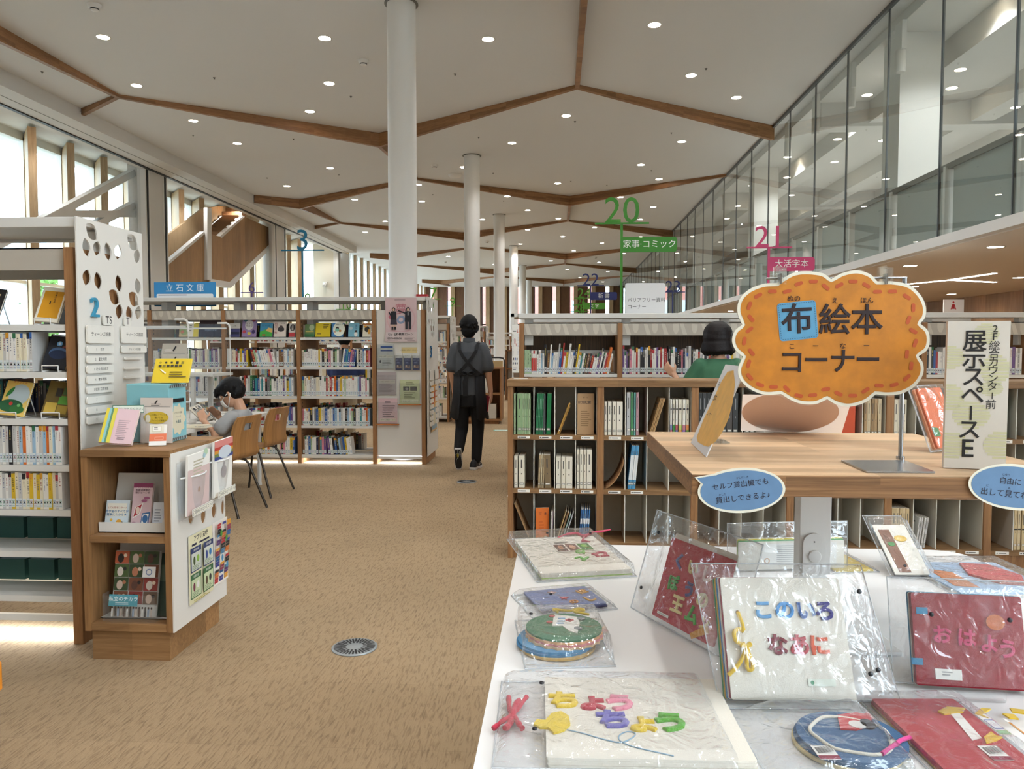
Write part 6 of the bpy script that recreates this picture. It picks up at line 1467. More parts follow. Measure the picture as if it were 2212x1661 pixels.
for i in range(N + 1):
    an = math.radians(-62 + 304 * i / N)
    for z, k in ((1.05, 1.0), (.83, 1.06), (.57, 1.28)):
        for o in (0, .006): vs.append(((.168 * k + o) * math.cos(an), (.124 * k + o) * math.sin(an), z - .0 + (.015 * math.sin(9 * an) if z < .6 else 0)))
fs = []
for i in range(N):
    for r in range(2):
        q = i * 6 + r * 2; fs += [(q, q + 6, q + 8, q + 2), (q + 1, q + 3, q + 9, q + 7)]
    fs += [(i * 6 + 4, i * 6 + 10, i * 6 + 11, i * 6 + 5), (i * 6, i * 6 + 1, i * 6 + 7, i * 6 + 6)]
for i in (0, N): fs += [(i * 6, i * 6 + 2, i * 6 + 3, i * 6 + 1), (i * 6 + 2, i * 6 + 4, i * 6 + 5, i * 6 + 3)]
a_.add(vs, fs, APR, None, True)
nb = lambda p: (p.x * .5, -1, .0)
for sx in (-1, 1): ribbon(a_, [(sx * .095, .045, 1.425), (sx * .108, -.05, 1.408), (sx * .095, -.106, 1.33), (sx * .055, -.126, 1.26), (0, -.130, 1.19), (-sx * .06, -.124, 1.12), (-sx * .13, -.095, 1.06), (-sx * .165, -.04, 1.04)], .034, nb, .006, APR)
ribbon(a_, [(-.168, -.03, 1.045), (-.10, -.112, 1.06), (0, -.128, 1.075), (.10, -.112, 1.06), (.168, -.03, 1.045)], .03, nb, .006, APR)
for sx in (-1, 1):
    a_.tube([(0, -.135, 1.075), (sx * .045, -.142, 1.10), (sx * .075, -.142, 1.075), (sx * .045, -.14, 1.055), (0, -.137, 1.07)], [.008, .011, .013, .011, .008], APR, 8)
    ribbon(a_, [(sx * .006, -.134, 1.07), (-.03 + sx * .014, -.137, .98), (-.028 + sx * .012, -.130, .88), (-.03 + sx * .012, -.128, .82)], .026, lambda p: (0, -1, 0), .005, APR)
a_.build('apron', st)
SHO = mat('shoe_black', '1b1c20', .6); SOL = mat('sole_white', 'd8d8d6', .5)
def shoe(parent, M):
    prof = [(-.115, .036), (-.09, .040), (-.03, .036), (.04, .044), (.09, .044), (.13, .034), (.145, .018)]
    m = MB(); outl = [(x, y) for y, x in prof] + [(-x, y) for y, x in prof[::-1]]
    m.prism([(x, y) for x, y in outl][::-1], .0, .026, SOL, M); m.prism([(x * .86, y * .9) for x, y in outl][::-1], -.002, .0, SHO, M); q = m.build('sole', None, bevel=.004)
    u = MB(); lofts = [(((0, y * .97, .026 + .035), x * .95, .03)) for y, x in prof]
    n = 12; vs = []
    hts = [.075, .09, .085, .065, .05, .038, .02]
    for (y, x), hh in zip(prof, hts): vs += [(x * .96 * math.cos(PI * j / (n - 1)), y * .98, .02 + hh * math.sin(PI * j / (n - 1)) ** .8) for j in range(n)]
    fs = [(i * n + j, (i + 1) * n + j, (i + 1) * n + j + 1, i * n + j + 1) for i in range(6) for j in range(n - 1)] + [tuple(range(n)), tuple(range(7 * n - 1, 6 * n - 1, -1))]
    u.add(vs, fs, SHO, M, True)
    for sx in (-1, 1): u.add([(sx * .0415, -.02, .055), (sx * .043, .01, .042), (sx * .044, .045, .060), (sx * .0435, .01, .050)], [(0, 1, 2, 3)], cm('c8cacc'), M)
    o = u.build('shoe', parent); q.parent = o
    return o
shoe(st, Matrix.Translation((.068, .035, .0025)) @ Matrix.Rotation(-.22, 4, 'Z'))
ls = shoe(st, Matrix.Translation((-.112, -.115, .135)) @ Matrix.Rotation(-1.20, 4, 'X'))
m = MB(); T = Matrix.Translation((-.112, -.115, .135)) @ Matrix.Rotation(-1.20, 4, 'X')
for q in ([(-.03, .10, -.003), (-.02, .02, -.003), (.012, -.03, -.003), (.02, -.09, -.003)], [(-.028, -.05, -.003), (.0, -.06, -.003), (.03, -.05, -.003)], [(0, -.06, -.003), (0, -.11, -.003)]): m.tube(q, .002, cm('b8bcbc'), 6, T)
m.prism(ellipse(0, -.035, .012, .03, 16), -.004, -.002, cm('b8a83c'), T); m.build('sole_tread', ls)
o = MB().box(-.006, -.055, -.085, .006, .055, .085, cm('a83038')).box(-.0045, -.056, -.083, .0045, .053, .083, PAGES); o = o.build('book'); o.matrix_world = Matrix.Translation((-1.0 + .205, 8.52 - .005, .735)) @ Euler((.1, .12, .45)).to_matrix().to_4x4(); tag(o, 'small red book held in the right hand of the walking staff member', 'book')
# ---------------------------------------------------------------- boy reading at the table (built facing +y, turned to face the table)
by = thing('person', 'boy in grey T-shirt, glasses and white face mask reading a comic at the table', 'person', (-2.645, 6.16, 0), PI / 2)
b = MB(); hc = Vector((0, .045, .978)); HM = Euler((-.50, 0, .05)).to_matrix()
head(b, hc, .97, HM, S); limb(b, [(0, -.04, .83), (0, -.005, .92)], [.047, .045], S)
loft(b, [((0, .05, .48), .13, .10), ((0, .04, .55), .12, .09), ((0, .015, .68), .13, .09), ((0, -.01, .78), .13, .08), ((0, -.025, .835), .07, .05)], S)
BL, BR = [(-.145, -.015, .785), (-.19, .10, .665), (-.15, .205, .762)], [(.145, -.015, .785), (.185, .12, .68), (.14, .21, .765)]
limb(b, BL, [.042, .034, .023], S); limb(b, BR, [.042, .034, .023], S)
hand(b, (-.149, .21, .768), (.35, .45, .75), (-.9, -.1, .2), 1, .75, S, .88); hand(b, (.138, .215, .77), (-.3, .45, .75), (.9, -.1, .2), -1, .75, S, .88)
for sx in (-1, 1):
    limb(b, [(sx * .075, .05, .53), (sx * .085, .36, .50), (sx * .085, .33, .08)], [.060, .052, .036], S); limb(b, [(sx * .085, .33, .06), (sx * .09, .46, .035)], [.034, .026], S)
fuse(b, 'body', by, .005, SKIN, 5); eyes(by, hc, .97, HM)
h = MB(); T = Matrix.Translation(hc) @ HM.to_4x4()
h.sphere((0, -.018, .042), (.094, .106, .092), HAIR, 24, T); h.sphere((0, -.045, .005), (.084, .075, .080), HAIR, 20, T); h.sphere((0, .055, .058), (.074, .056, .052), HAIR, 18, T); limb(h, [T @ Vector((-.076, .035, .03)), T @ Vector((-.079, .03, -.005))], [.016, .009], HAIR)
for i in range(8): limb(h, [T @ Vector((-.06 + .017 * i, .075, .075)), T @ Vector((-.062 + .0175 * i, .103, .035)), T @ Vector((-.06 + .017 * i, .104, .018))], [.016, .011, .005], HAIR)
tufts(h, T @ Vector((0, -.02, .035)), (.092, .098, .09), 50, rnd, HAIR, -.4, .06)
fuse(h, 'hair', by, .0055, HAIR, 3)
TEE = mat('tshirt_grey', '9b9b9a', .9, bump=.3, bscale=250)
s_ = MB(); loft(s_, [((0, .056, .49), .148, .112), ((0, .04, .55), .145, .110), ((0, .015, .68), .152, .108), ((0, -.008, .765), .158, .098), ((0, -.025, .822), .110, .070), ((0, -.03, .85), .062, .056)], TEE)
for sx, A in ((-1, BL), (1, BR)): limb(s_, [Vector(A[0]) + Vector((-sx * .012, 0, .002)), Vector(A[0]).lerp(Vector(A[1]), .35), Vector(A[0]).lerp(Vector(A[1]), .58)], [.062, .064, .066], TEE)
fuse(s_, 't_shirt', by, .007, TEE, 5)
t_ = MB()
for sx in (-1, 1): limb(t_, [(sx * .075, .05, .525), (sx * .087, .37, .505), (sx * .087, .335, .14)], [.072, .066, .052], TROU)
loft(t_, [((0, .055, .475), .14, .10), ((0, .055, .54), .144, .102)], TROU); fuse(t_, 'trousers', by, .008, TROU, 4)
for sx in (-1, 1): shoe(by, Matrix.Translation((sx * .088, .40, .0025)) @ Matrix.Diagonal((.9, .9, .9, 1)))
MSK = mat('mask_white', 'eeece8', .8)
def mk(u, v):
    a = (u - .5) * 2.1; z = -.020 - .072 * v
    r = 1.0 + .10 * math.cos(a) * math.sin(PI * (v * .75 + .2)); k = math.sqrt(max(.1, 1 - ((z + .03) / .10) ** 2))
    return (.079 * math.sin(a) * r * k, .022 + .082 * math.cos(a) * r * k, z)
m = MB().grid(mk, 16, 8, MSK, Matrix.Translation(hc) @ HM.to_4x4())
for sx in (-1, 1):
    e = Vector((sx * .083, -.016, .014)); a, c = Vector(mk(.5 + .5 * sx, 0)), Vector(mk(.5 + .5 * sx, 1))
    m.tube([T @ a, T @ e, T @ (e + Vector((0, -.006, -.02))), T @ c], .0022, MSK, 6)
o = m.build('face_mask', by); o.modifiers.new('solid', 'SOLIDIFY').thickness = .002
GLS = mat('glasses_frame', '15151a', .3); m = MB()
for sx in (-1, 1):
    m.tube([T @ Vector((sx * .033 + .022 * math.cos(a), .104 - .010 * abs(math.cos(a) * .5 + .5 * sx * 1), .012 + .017 * math.sin(a))) for a in (2 * PI * i / 18 for i in range(19))], .0026, GLS, 6)
    m.tube([T @ Vector((sx * .056, .096, .020)), T @ Vector((sx * .078, .05, .022)), T @ Vector((sx * .084, -.012, .022))], .0026, GLS, 6)
m.tube([T @ Vector((-.011, .106, .014)), T @ Vector((.011, .106, .014))], .0025, GLS, 6); m.build('glasses', by)
cb = thing('book', 'open black and white comic book in the hands of the boy', 'book', (-2.91, 6.165, .832), PI / 2 )
CB = Euler((.75, 0, 0)).to_matrix().to_4x4()
for sx in (-1, 1):
    T2 = CB @ Matrix.Rotation(sx * .28, 4, 'Y'); m = MB()
    m.box(0, -.085, -.012, sx * .115, .085, 0, PAGES, T2); m.box(0, -.088, -.014, sx * .118, .088, -.012, cm('6a6258'), T2)
    it = []; r2 = random.Random(3 + sx)
    for i in range(2):
        for j in range(3): it += [('r', .008 + i * .052, .006 + j * .054, .056 + i * .052, .056 + j * .054, '2a2a2a'), ('r', .0092 + i * .052, .0075 + j * .054, .0548 + i * .052, .0545 + j * .054, 'd8d0c0'), ('e', .03 + i * .052 + r2.uniform(-.01, .01), .03 + j * .054, .012, .018, r2.choice(['1e1e20', '3a3a3c', '8a8a88'])), ('p', [(.012 + i * .052, .012 + j * .054), (.05 + i * .052, .02 + j * .054), (.02 + i * .052, .04 + j * .054)], r2.choice(['2a2a2c', '6a6a6a']))]
    art(m, T2 @ Matrix.Translation((0 if sx > 0 else -.115, -.085, .0006)), it); m.build('page_block', cb)
# ---------------------------------------------------------------- woman browsing the shelf, back turned
GRN2 = mat('shirt_green', '3c6b4e', .85, bump=.3, bscale=120); HAIR2 = mat('hair_dark', '120a0b', .55, spec=.3, bump=.6, bscale=100)
def standing(label, loc, rz, H, shirt, bottom, hair_m, left_up, bob):
    t = thing('person', label, 'person', loc, rz); k = H / 1.6
    z = lambda v: v * k
    b = MB(); hc = Vector((0, .045, z(1.47))); HM = Euler((-.15, 0, 0)).to_matrix()
    head(b, hc, .97 * k, HM, S); limb(b, [(0, -.01, z(1.28)), (0, .01, z(1.40))], [.054 * k, .050 * k], S)
    loft(b, [((0, 0, z(.74)), .13, .09), ((0, 0, z(.90)), .15, .10), ((0, 0, z(1.02)), .13, .09), ((0, 0, z(1.16)), .15, .10), ((0, 0, z(1.25)), .13, .075), ((0, 0, z(1.31)), .06, .05)], S)
    A1 = [(-.155, -.01, z(1.235)), (-.25, .05, z(1.03)), (-.315, .17, z(1.165))] if left_up else [(-.155, -.01, z(1.235)), (-.19, .03, z(1.0)), (-.16, .16, z(.95))]
    A2 = [(.155, -.01, z(1.235)), (.20, .04, z(1.0)), (.14, .20, z(1.02))]
    for A in (A1, A2): limb(b, A, [.045, .037, .024], S)
    hand(b, A1[2], (-.5, .25, .55) if left_up else (.3, .8, 0), (-.4, -.8, -.2) if left_up else (0, 0, 1), 1, .9, S, .9); hand(b, A2[2], (-.3, .9, .1), (.2, 0, 1), -1, .6, S, .9)
    for sx in (-1, 1): limb(b, [(sx * .08, 0, z(.78)), (sx * .08, .01, z(.43)), (sx * .08, -.01, .09)], [.08, .052, .036], S); limb(b, [(sx * .08, -.02, .07), (sx * .085, .11, .035)], [.034, .028], S)
    fuse(b, 'body', t, .0055, SKIN, 5); eyes(t, hc, .97 * k, HM)
    h = MB()
    if bob:
        h.sphere(hc + Vector((0, -.022, .028)), (.116, .118, .108), hair_m, 24); h.sphere(hc + Vector((0, -.036, -.005)), (.124, .106, .092), hair_m, 24); h.sphere(hc + Vector((0, -.040, -.04)), (.122, .094, .076), hair_m, 24)
        for i in range(26):
            a = PI + PI * i / 25; p = hc + Vector((.108 * math.cos(a), -.03 + .095 * math.sin(a), -.05)); limb(h, [p, p + Vector((.012 * math.cos(a), .012 * math.sin(a), -.045 - .012 * rnd.random())), p + Vector((-.004 * math.cos(a), .002, -.075 - .018 * rnd.random()))], [.022, .018, .007], hair_m)
    else: h.sphere(hc + Vector((0, -.02, .035)), (.095, .10, .10), hair_m, 24); h.sphere(hc + Vector((0, -.05, -.03)), (.085, .06, .08), hair_m, 20)
    fuse(h, 'hair', t, .0065, hair_m, 2)
    s_ = MB(); loft(s_, [((0, 0, z(.78)), .185, .135), ((0, 0, z(.95)), .185, .135), ((0, -.005, z(1.12)), .19, .13), ((0, -.005, z(1.215)), .185, .108), ((0, -.004, z(1.275)), .125, .08), ((0, 0, z(1.30)), .088, .066)], shirt)
    for sx, A in ((-1, A1), (1, A2)): limb(s_, [Vector(A[0]) + Vector((-sx * .012, 0, .003)), Vector(A[0]).lerp(Vector(A[1]), .5), Vector(A[0]).lerp(Vector(A[1]), .92)], [.068, .068, .068], shirt)
    fuse(s_, 'shirt', t, .009, shirt, 5)
    t_ = MB(); loft(t_, [((0, 0, z(.70)), .16, .11), ((0, 0, z(.88)), .165, .115)], bottom)
    for sx in (-1, 1): limb(t_, [(sx * .082, 0, z(.76)), (sx * .082, .01, z(.43)), (sx * .08, -.01, .11)], [.09, .07, .056], bottom)
    fuse(t_, 'trousers', t, .009, bottom, 4)
    for sx in (-1, 1): shoe(t, Matrix.Translation((sx * .082, .02, .0025)) @ Matrix.Diagonal((.88, .88, .88, 1)))
    return t
standing('woman with dark bobbed hair in green shirt browsing books, seen from behind', (1.265, 6.22, 0), .08, 1.56, GRN2, mat('trousers_navy', '2a2c38', .85), HAIR2, True, True)
standing('person in blue shirt glimpsed through the shelves of the long middle bookcase', (-2.84, 10.05, 0), 0, 1.62, mat('shirt_blue', '3a4a80', .85), mat('trousers_cream', 'c8baa0', .85), HAIR, False, False)
# ================================================================== white display table with its raised wooden board
TZ = 0.72
tb = thing('display_table', 'white display table covered with bagged cloth books in the foreground', 'table', (0.545, 1.69, 0))
TW = mat('table_laminate', 'e9e8e6', 0.28)
MB().prism(rrect(-0.672, -0.86, 0.70, 0.765, 0.09, 8), TZ - .03, TZ, TW).build('tabletop', tb, bevel=0.004)
for x in (-.58, .60):
    for y in (-.76, .66): MB().lathe([(.026, 0), (.026, .02), (.022, .025), (.022, TZ - .03)], STEEL, 16, None, (x, y)).build('leg', tb)
m = MB().box(-.58, .655, TZ - .09, .60, .68, TZ - .03, STEEL).box(-.58, -.77, TZ - .09, .60, -.745, TZ - .03, STEEL); m.build('apron_rail', tb)
SZ, ST = 1.13, 0.038
A0, A1 = at(1408, 932, z=SZ), at(1480, 1025, z=SZ)
sb = thing('display_board', 'raised wooden display board on a white post standing on the white table', 'display stand', (0.553, 1.70, TZ + .001))
zl = SZ - TZ - .001
SX0, SY0, SY1, SX1 = 0.232 - .553, 1.352 - 1.70, 2.04 - 1.70, 0.36
MB().box(SX0, SY0, zl - ST, SX1, SY1, zl - .001, wood('board_edge', '6f4c30', 'a27850', (1.0, 26, 40), 4, .5, (.16, 9, .0127))).build('board', sb, bevel=.0015)
MB().box(SX0 + .001, SY0 + .001, zl - .001, SX1 - .001, SY1 - .001, zl, wood('board_top', 'c2a07a', 'dab994', (1.0, 12, 12), 4, .45, (.5, .045, 9))).build('top_face', sb)
PW = mat('post_white', 'eeece8', .35)
MB().box(-.0335, -.02, .008, .0335, .02, zl - ST - .001, PW).box(-.15, -.11, 0, .15, .11, .008, PW).build('post', sb, bevel=.002)
zt = at(1757, 1215, y=1.68).z - TZ; zh = at(1757, 1152, y=1.68).z - TZ
cx_ = at(1757, 1180, y=1.68).x - .553
hole = [(cx_ + .0235 * math.cos(a), zh - .0235 + .0235 * math.sin(a)) for a in (PI * i / 14 for i in range(15))] + [(cx_ - .0235, zt - .03), (cx_ + .0235, zt - .03)]
m = MB().prism(hole, .0, .006, PW, FRONT(0, -.0203, 0)); m.lathe([(.0135, 0), (.0135, .003), (.012, .0035), (0, .0035)], PW, 24, FRONT(cx_ + .001, -.0265, zt + .014)); m.lathe([(.0015, 0), (.0015, .001)], INK, 8, FRONT(cx_, -.0265, zh - .018)); m.build('sensor_tag', sb, bevel=.0008)
def curve_pts(P, k=4):
    P = [Vector(q) for q in P]; Q = [2 * P[0] - P[1]] + P + [2 * P[-1] - P[-2]]; out = []
    for i in range(1, len(Q) - 2):
        for j in range(k):
            t = j / k; a, b, c, d = Q[i - 1:i + 3]; out.append(0.5 * ((2 * b) + (c - a) * t + (2 * a - 5 * b + 4 * c - d) * t * t + (3 * b - a - 3 * c + d) * t ** 3))
    return out + [P[-1]]
def on(M, px, py):
    """pixel -> x, y on the plane of M"""
    o = M.translation; n = M.to_3x3().col[2]
    d = _F + _R * ((px - CX) / FPX) - _U * ((py - CY) / FPX); c = Vector((0, 0, CAM_H))
    q = M.inverted() @ (c + d * ((o - c).dot(n) / d.dot(n)))
    return q.x, q.y
def ons(M, pts): return [on(M, *p) for p in pts]
def stand_frame(bl, br, tl, z):
    a, b = at(*bl, z=z), at(*br, z=z); ex = (b - a).normalized()
    d = _F + _R * ((tl[0] - CX) / FPX) - _U * ((tl[1] - CY) / FPX); c = Vector((0, 0, CAM_H))
    t = c + d * ((a - c).dot(ex) / d.dot(ex))
    return frame(a, ex, t - a), (b - a).length, (t - a).length
# ---- cloud sign on its stand
p0, p1, p2, p3 = (at(*q, z=SZ + .003) for q in ((1817, 994), (1953, 994), (2020, 1019), (1872, 1018)))
cs = thing('cloud_sign', 'orange cloud-shaped sign hanging from a metal stand on the wooden board', 'sign', ((p0 + p2) / 2).to_tuple()[:2] + (SZ + .0005,))
L0 = cs.location.copy()
mg = mat('stand_steel', 'a4a8ac', .25, .9)
MB().prism([((q - L0).x, (q - L0).y) for q in (p3, p2, p1, p0)], 0, .003, mg).build('base_plate', cs)
pb = at(1945, 992, z=SZ + .003); YS = pb.y
pt = at(1958, 600, y=YS); rl = at(1655, 592, y=YS)
MB().tube([pb - L0, Vector((pb.x, YS, pt.z)) - L0], .0042, mg, 10).tube([Vector((pb.x, YS, SZ + .003)) - L0, Vector((pb.x, YS, SZ + .009)) - L0], .008, mg, 12).tube([Vector((pb.x + .004, YS, pt.z)) - L0, Vector((rl.x, YS, pt.z)) - L0], .0022, mg, 8).build('pole', cs)
SM = FRONT(0, YS - .014, 0)
cz = lambda x, y: on(SM, 1560 + x / 2.914, 560 + y / 2.914)
LOBES = [[(345, 150), (385, 118), (450, 85), (530, 75), (630, 88), (685, 125)], [(685, 125), (760, 85), (850, 70), (930, 95), (975, 140)], [(975, 140), (1080, 140), (1180, 165), (1250, 230), (1280, 300), (1275, 365), (1245, 405)], [(1245, 405), (1292, 448), (1305, 510), (1288, 570), (1235, 610)], [(1235, 610), (1264, 660), (1260, 730), (1210, 800), (1130, 845), (1040, 857), (965, 850)], [(965, 850), (900, 900), (800, 928), (715, 912), (660, 880)], [(660, 880), (590, 910), (500, 910), (430, 885), (370, 848)], [(370, 848), (270, 853), (180, 820), (115, 760), (100, 690), (130, 612)], [(130, 612), (82, 570), (62, 510), (80, 450), (125, 412)], [(125, 412), (95, 330), (110, 250), (170, 190), (260, 155), (345, 150)]]
def smooth(lobe, k=5):
    P = [Vector(q) for q in lobe]; P = [2 * P[0] - P[1]] + P + [2 * P[-1] - P[-2]]; out = []
    for i in range(1, len(P) - 2):
        for j in range(k):
            t = j / k; a, b, c, d = P[i - 1:i + 3]
            out.append(0.5 * ((2 * b) + (c - a) * t + (2 * a - 5 * b + 4 * c - d) * t * t + (3 * b - a - 3 * c + d) * t ** 3))
    return out
OUT = [q for l in LOBES for q in smooth(l)]
CEN = Vector((683, 500))
def inset(pts, w):
    n = len(pts); r = []
    for i, q in enumerate(pts):
        t = pts[(i + 1) % n] - pts[i - 1]; nn = Vector((-t.y, t.x)).normalized()
        if nn.dot(CEN - q) < 0: nn = -nn
        r.append(q + nn * w)
    return r
plain = lambda pts: [cz(q.x, q.y) for q in pts][::-1]
film = clear('laminate_film', (.98, .98, .98), .06, 1.45)
ORG = mat('cloud_orange', 'c27a16', .5, var=.16, vscale=28)
def rel(o): return SM if o is None else Matrix.Translation(-o) @ SM
SL = rel(L0)
m = MB().mesh(shape_mesh([plain(OUT)], .0012), mat('sign_cream', 'e6e2d0', .5), SL)
m.mesh(shape_mesh([plain(inset(OUT, 20))]), ORG, SL @ Matrix.Translation((0, 0, .0016)))
dash = [(225, 230, 30), (315, 203, 0), (407, 203, 15), (480, 155, 20), (572, 140, 0), (650, 175, -40), (735, 165, 30), (822, 140, 0), (905, 165, -30), (975, 205, 0), (1070, 203, 0), (1160, 237, -35), (1200, 305, 90), (1170, 383, 70), (1200, 452, -30), (1212, 528, 70), (1160, 597, 85), (1187, 672, 85), (1160, 745, 45), (1080, 790, 15), (985, 795, -5), (900, 825, 35), (820, 858, 0), (730, 845, -25), (650, 818, 10), (568, 855, 5), (480, 858, -10), (405, 815, -45), (322, 803, 0), (236, 790, -20), (172, 740, -50), (165, 658, 75), (182, 585, -50), (138, 515, 80), (170, 445, 40), (180, 372, -50), (170, 293, 70)]
sc = (cz(1000, 400)[0] - cz(0, 400)[0]) / 1000
for x, y, a in dash:
    q = cz(x, y); M = SL @ Matrix.Translation((q[0], q[1], .0021)) @ Matrix.Rotation(math.radians(a), 4, 'Z')
    r = rrect(-28 * sc, -12 * sc, 28 * sc, 12 * sc, 11.5 * sc, 4); m.add([(u, v, 0) for u, v in r], [tuple(range(len(r)))], cm('b8501c'), M)
q = cz(473, 387); M = SL @ Matrix.Translation((q[0], q[1], .0021)) @ Matrix.Rotation(.10, 4, 'Z')
r = rrect(-122 * sc, -122 * sc, 122 * sc, 122 * sc, 22 * sc); m.add([(u, v, 0) for u, v in r], [tuple(range(len(r)))], mat('patch_blue', '5a9ac0', .6, var=.06, vscale=60), M)
for i in range(15):
    for s in (-1, 1):
        u = (-105 + i * 15) * sc; w_ = 4 * sc
        m.quad((u, s * 112 * sc - 2 * sc, .0004), (u + 2 * w_, s * 112 * sc - 2 * sc, .0004), (u + 2 * w_, s * 112 * sc + 2 * sc, .0004), (u, s * 112 * sc + 2 * sc, .0004), cm('33627e'), M)
        m.quad((s * 112 * sc - 2 * sc, u, .0004), (s * 112 * sc + 2 * sc, u, .0004), (s * 112 * sc + 2 * sc, u + 2 * w_, .0004), (s * 112 * sc - 2 * sc, u + 2 * w_, .0004), cm('33627e'), M)
DKB = '22090c'
def ctext(s, x, y, size, rot=0, bold=.012, z=.0027):
    q = cz(x, y); text(m, s, cm(DKB), SL @ Matrix.Translation((q[0], q[1], z)) @ Matrix.Rotation(rot, 4, 'Z'), size=size * sc, ext=.00005, bev=bold * 1.3 * size * sc)
ctext('布', 470, 388, 205, .05); ctext('絵', 706, 392, 205); ctext('本', 908, 392, 205)
for s, x, y in (('コ', 435, 655), ('ー', 590, 645), ('ナ', 755, 650), ('ー', 915, 642)): ctext(s, x, y, 168)
for s, x, y in (('ぬの', 450, 250), ('え', 707, 263), ('ほん', 908, 262), ('こ', 437, 550), ('ー', 585, 548), ('な', 757, 548), ('ー', 905, 546)): ctext(s, x, y, 42, 0, .004)
sg = m.build('cloud_board', cs)
m = MB().mesh(shape_mesh([plain(inset(OUT, -10))], .0002), film, SL @ Matrix.Translation((0, 0, -.002))); m.build('laminate_border', cs)
for px in (1683, 1910):
    q = at(px, 594, y=YS - .006); v = q - L0
    m = MB().box(v.x - .009, -.02 + v.y, v.z - .02, v.x - .003, .012 + v.y, v.z + .016, ACR).box(v.x + .003, -.02 + v.y, v.z - .02, v.x + .009, .012 + v.y, v.z + .012, ACR).box(v.x - .002, v.y - .012, v.z - .018, v.x + .002, v.y + .002, v.z + .002, mat('clip_grey', '6a6258', .4)).tube([(v.x - .010, v.y - .004, v.z + .006), (v.x + .010, v.y - .004, v.z + .006)], .008, ACR, 12); m.build('clip', cs)
# ---- vertical sign, display space E
EM, EW, EH = stand_frame((2038, 1010), (2172, 1015), (2048, 694), SZ + .0015)
m = MB().box(0, 0, -.012, EW, EH, 0, mat('sign_pale', 'dcd6cc', .55))
it = []
for (x, y, w_, h) in ((.04, .76, .5, .16), (.62, .92, .42, .14), (.06, .49, .5, .18), (.78, .68, .5, .2), (.42, .37, .62, .19), (.12, .16, .62, .18), (.90, .17, .55, .19), (.72, .55, .4, .1)):
    n = 9
    for i in range(n):
        f = (i + .5) / n * 2 - 1; ww = w_ / 2 * math.sqrt(max(0, 1 - abs(f) ** 1.7)); yy = y + f * h / 2
        x0, x1 = max(.0, x - ww), min(1, x + ww)
        if x1 > x0: it.append(('r', x0 * EW, (yy - h / n * .62) * EH, x1 * EW, (yy + h / n * .1) * EH, 'cfcda6'))
z = .0003
for k in it: m.quad((k[1], k[2], z), (k[3], k[2], z), (k[3], k[4], z), (k[1], k[4], z), cm(k[5]), EM) if False else m.quad((k[1], k[2], z), (k[3], k[2], z), (k[3], k[4], z), (k[1], k[4], z), cm(k[5]))
for s, px, py, k in [(c, 2106 - i * 1.8, 738 + i * 39.2, .040) for i, c in enumerate('展示スペ')] + [('ス', 2093.5, 930, .040), ('E', 2089, 970, .046)]:
    x, y = on(EM, px, py); text(m, s, INK, Matrix.Translation((x, y, .0008)), size=k, ext=.00002, bev=.0004)
x, y = on(EM, 2097, 892); m.quad((x - .0018, y - .013, .0008), (x + .0018, y - .013, .0008), (x + .0018, y + .013, .0008), (x - .0018, y + .013, .0008), INK)
for s, px, py in [('2', 2150, 711), ('F', 2149, 728)] + [(c, 2148 - i * .9, 748 + i * 17.6) for i, c in enumerate('総合カウンタ')] + [('前', 2140, 875)]:
    x, y = on(EM, px, py); text(m, s, INK, Matrix.Translation((x, y, .0008)), size=.018)
x, y = on(EM, 2143, 855); m.quad((x - .0007, y - .006, .0008), (x + .0007, y - .006, .0008), (x + .0007, y + .006, .0008), (x - .0007, y + .006, .0008), INK)
o = m.build('space_sign', bevel=.0006); o.matrix_world = EM; tag(o, 'tall cream board sign with vertical black print at the right of the cloud sign', 'sign')
# ---- blue speech bubbles on the front edge
BM = FRONT(0, 1.3495, 0)
def bubble(label, cpx, w, h, rot, tail, lines):
    M0 = Matrix.Translation((0, 0, 0)); c = on(BM, *cpx); s = (on(BM, cpx[0] + 100, cpx[1])[0] - c[0]) / 100
    el = [Vector((c[0] + (w / 2 * math.cos(a) * math.cos(rot) - h / 2 * math.sin(a) * math.sin(rot)) * s, c[1] + (w / 2 * math.cos(a) * math.sin(rot) + h / 2 * math.sin(a) * math.cos(rot)) * s)) for a in (2 * PI * i / 48 for i in range(48))]
    if tail:
        t = Vector(on(BM, *tail)); i0 = min(range(48), key=lambda i: (el[i] - Vector(on(BM, tail[0] + 45, tail[1] - 3))).length); i1 = min(range(48), key=lambda i: (el[i] - Vector(on(BM, tail[0] + 18, tail[1] + 18))).length)
        el = [q for i, q in enumerate(el) if not i0 < i < i1]; k = el.index([q for q in el][0]); j = next(i for i, q in enumerate(el) if i == i0); el.insert(j + 1, t)
    n = len(el); cc = Vector(c)
    inn = [q + (cc - q).normalized() * .0045 for q in el]
    B = Matrix.Translation((0, 0, .0012))
    m = MB().mesh(shape_mesh([[tuple(q) for q in el]], .0006), mat('sign_cream', 'e6e2d0', .5), BM @ B); m.mesh(shape_mesh([[tuple(q) for q in inn]]), mat('bubble_blue', '6386ab', .45, var=.05, vscale=40), BM @ Matrix.Translation((0, 0, .0021)))
    for tx, px, py, sz, r in lines:
        x, y = on(BM, px, py); text(m, tx, cm('241e2c'), BM @ Matrix.Translation((x, y, .0026)) @ Matrix.Rotation(r, 4, 'Z'), size=sz * s)
    o = m.build('speech_bubble_sign'); tag(o, label, 'sign')
bubble('blue speech bubble sign about self checkout on the front edge, left', (1601, 1059), 190, 100, .06, (1500, 1031), [('セルフ貸出機でも', 1599, 1046, 15.5, .13), ('貸出しできるよ♪', 1604, 1075, 16, .13), ('かしだしき', 1603, 1031, 5.5, .13), ('かしだ', 1560, 1068, 5.5, .13)])
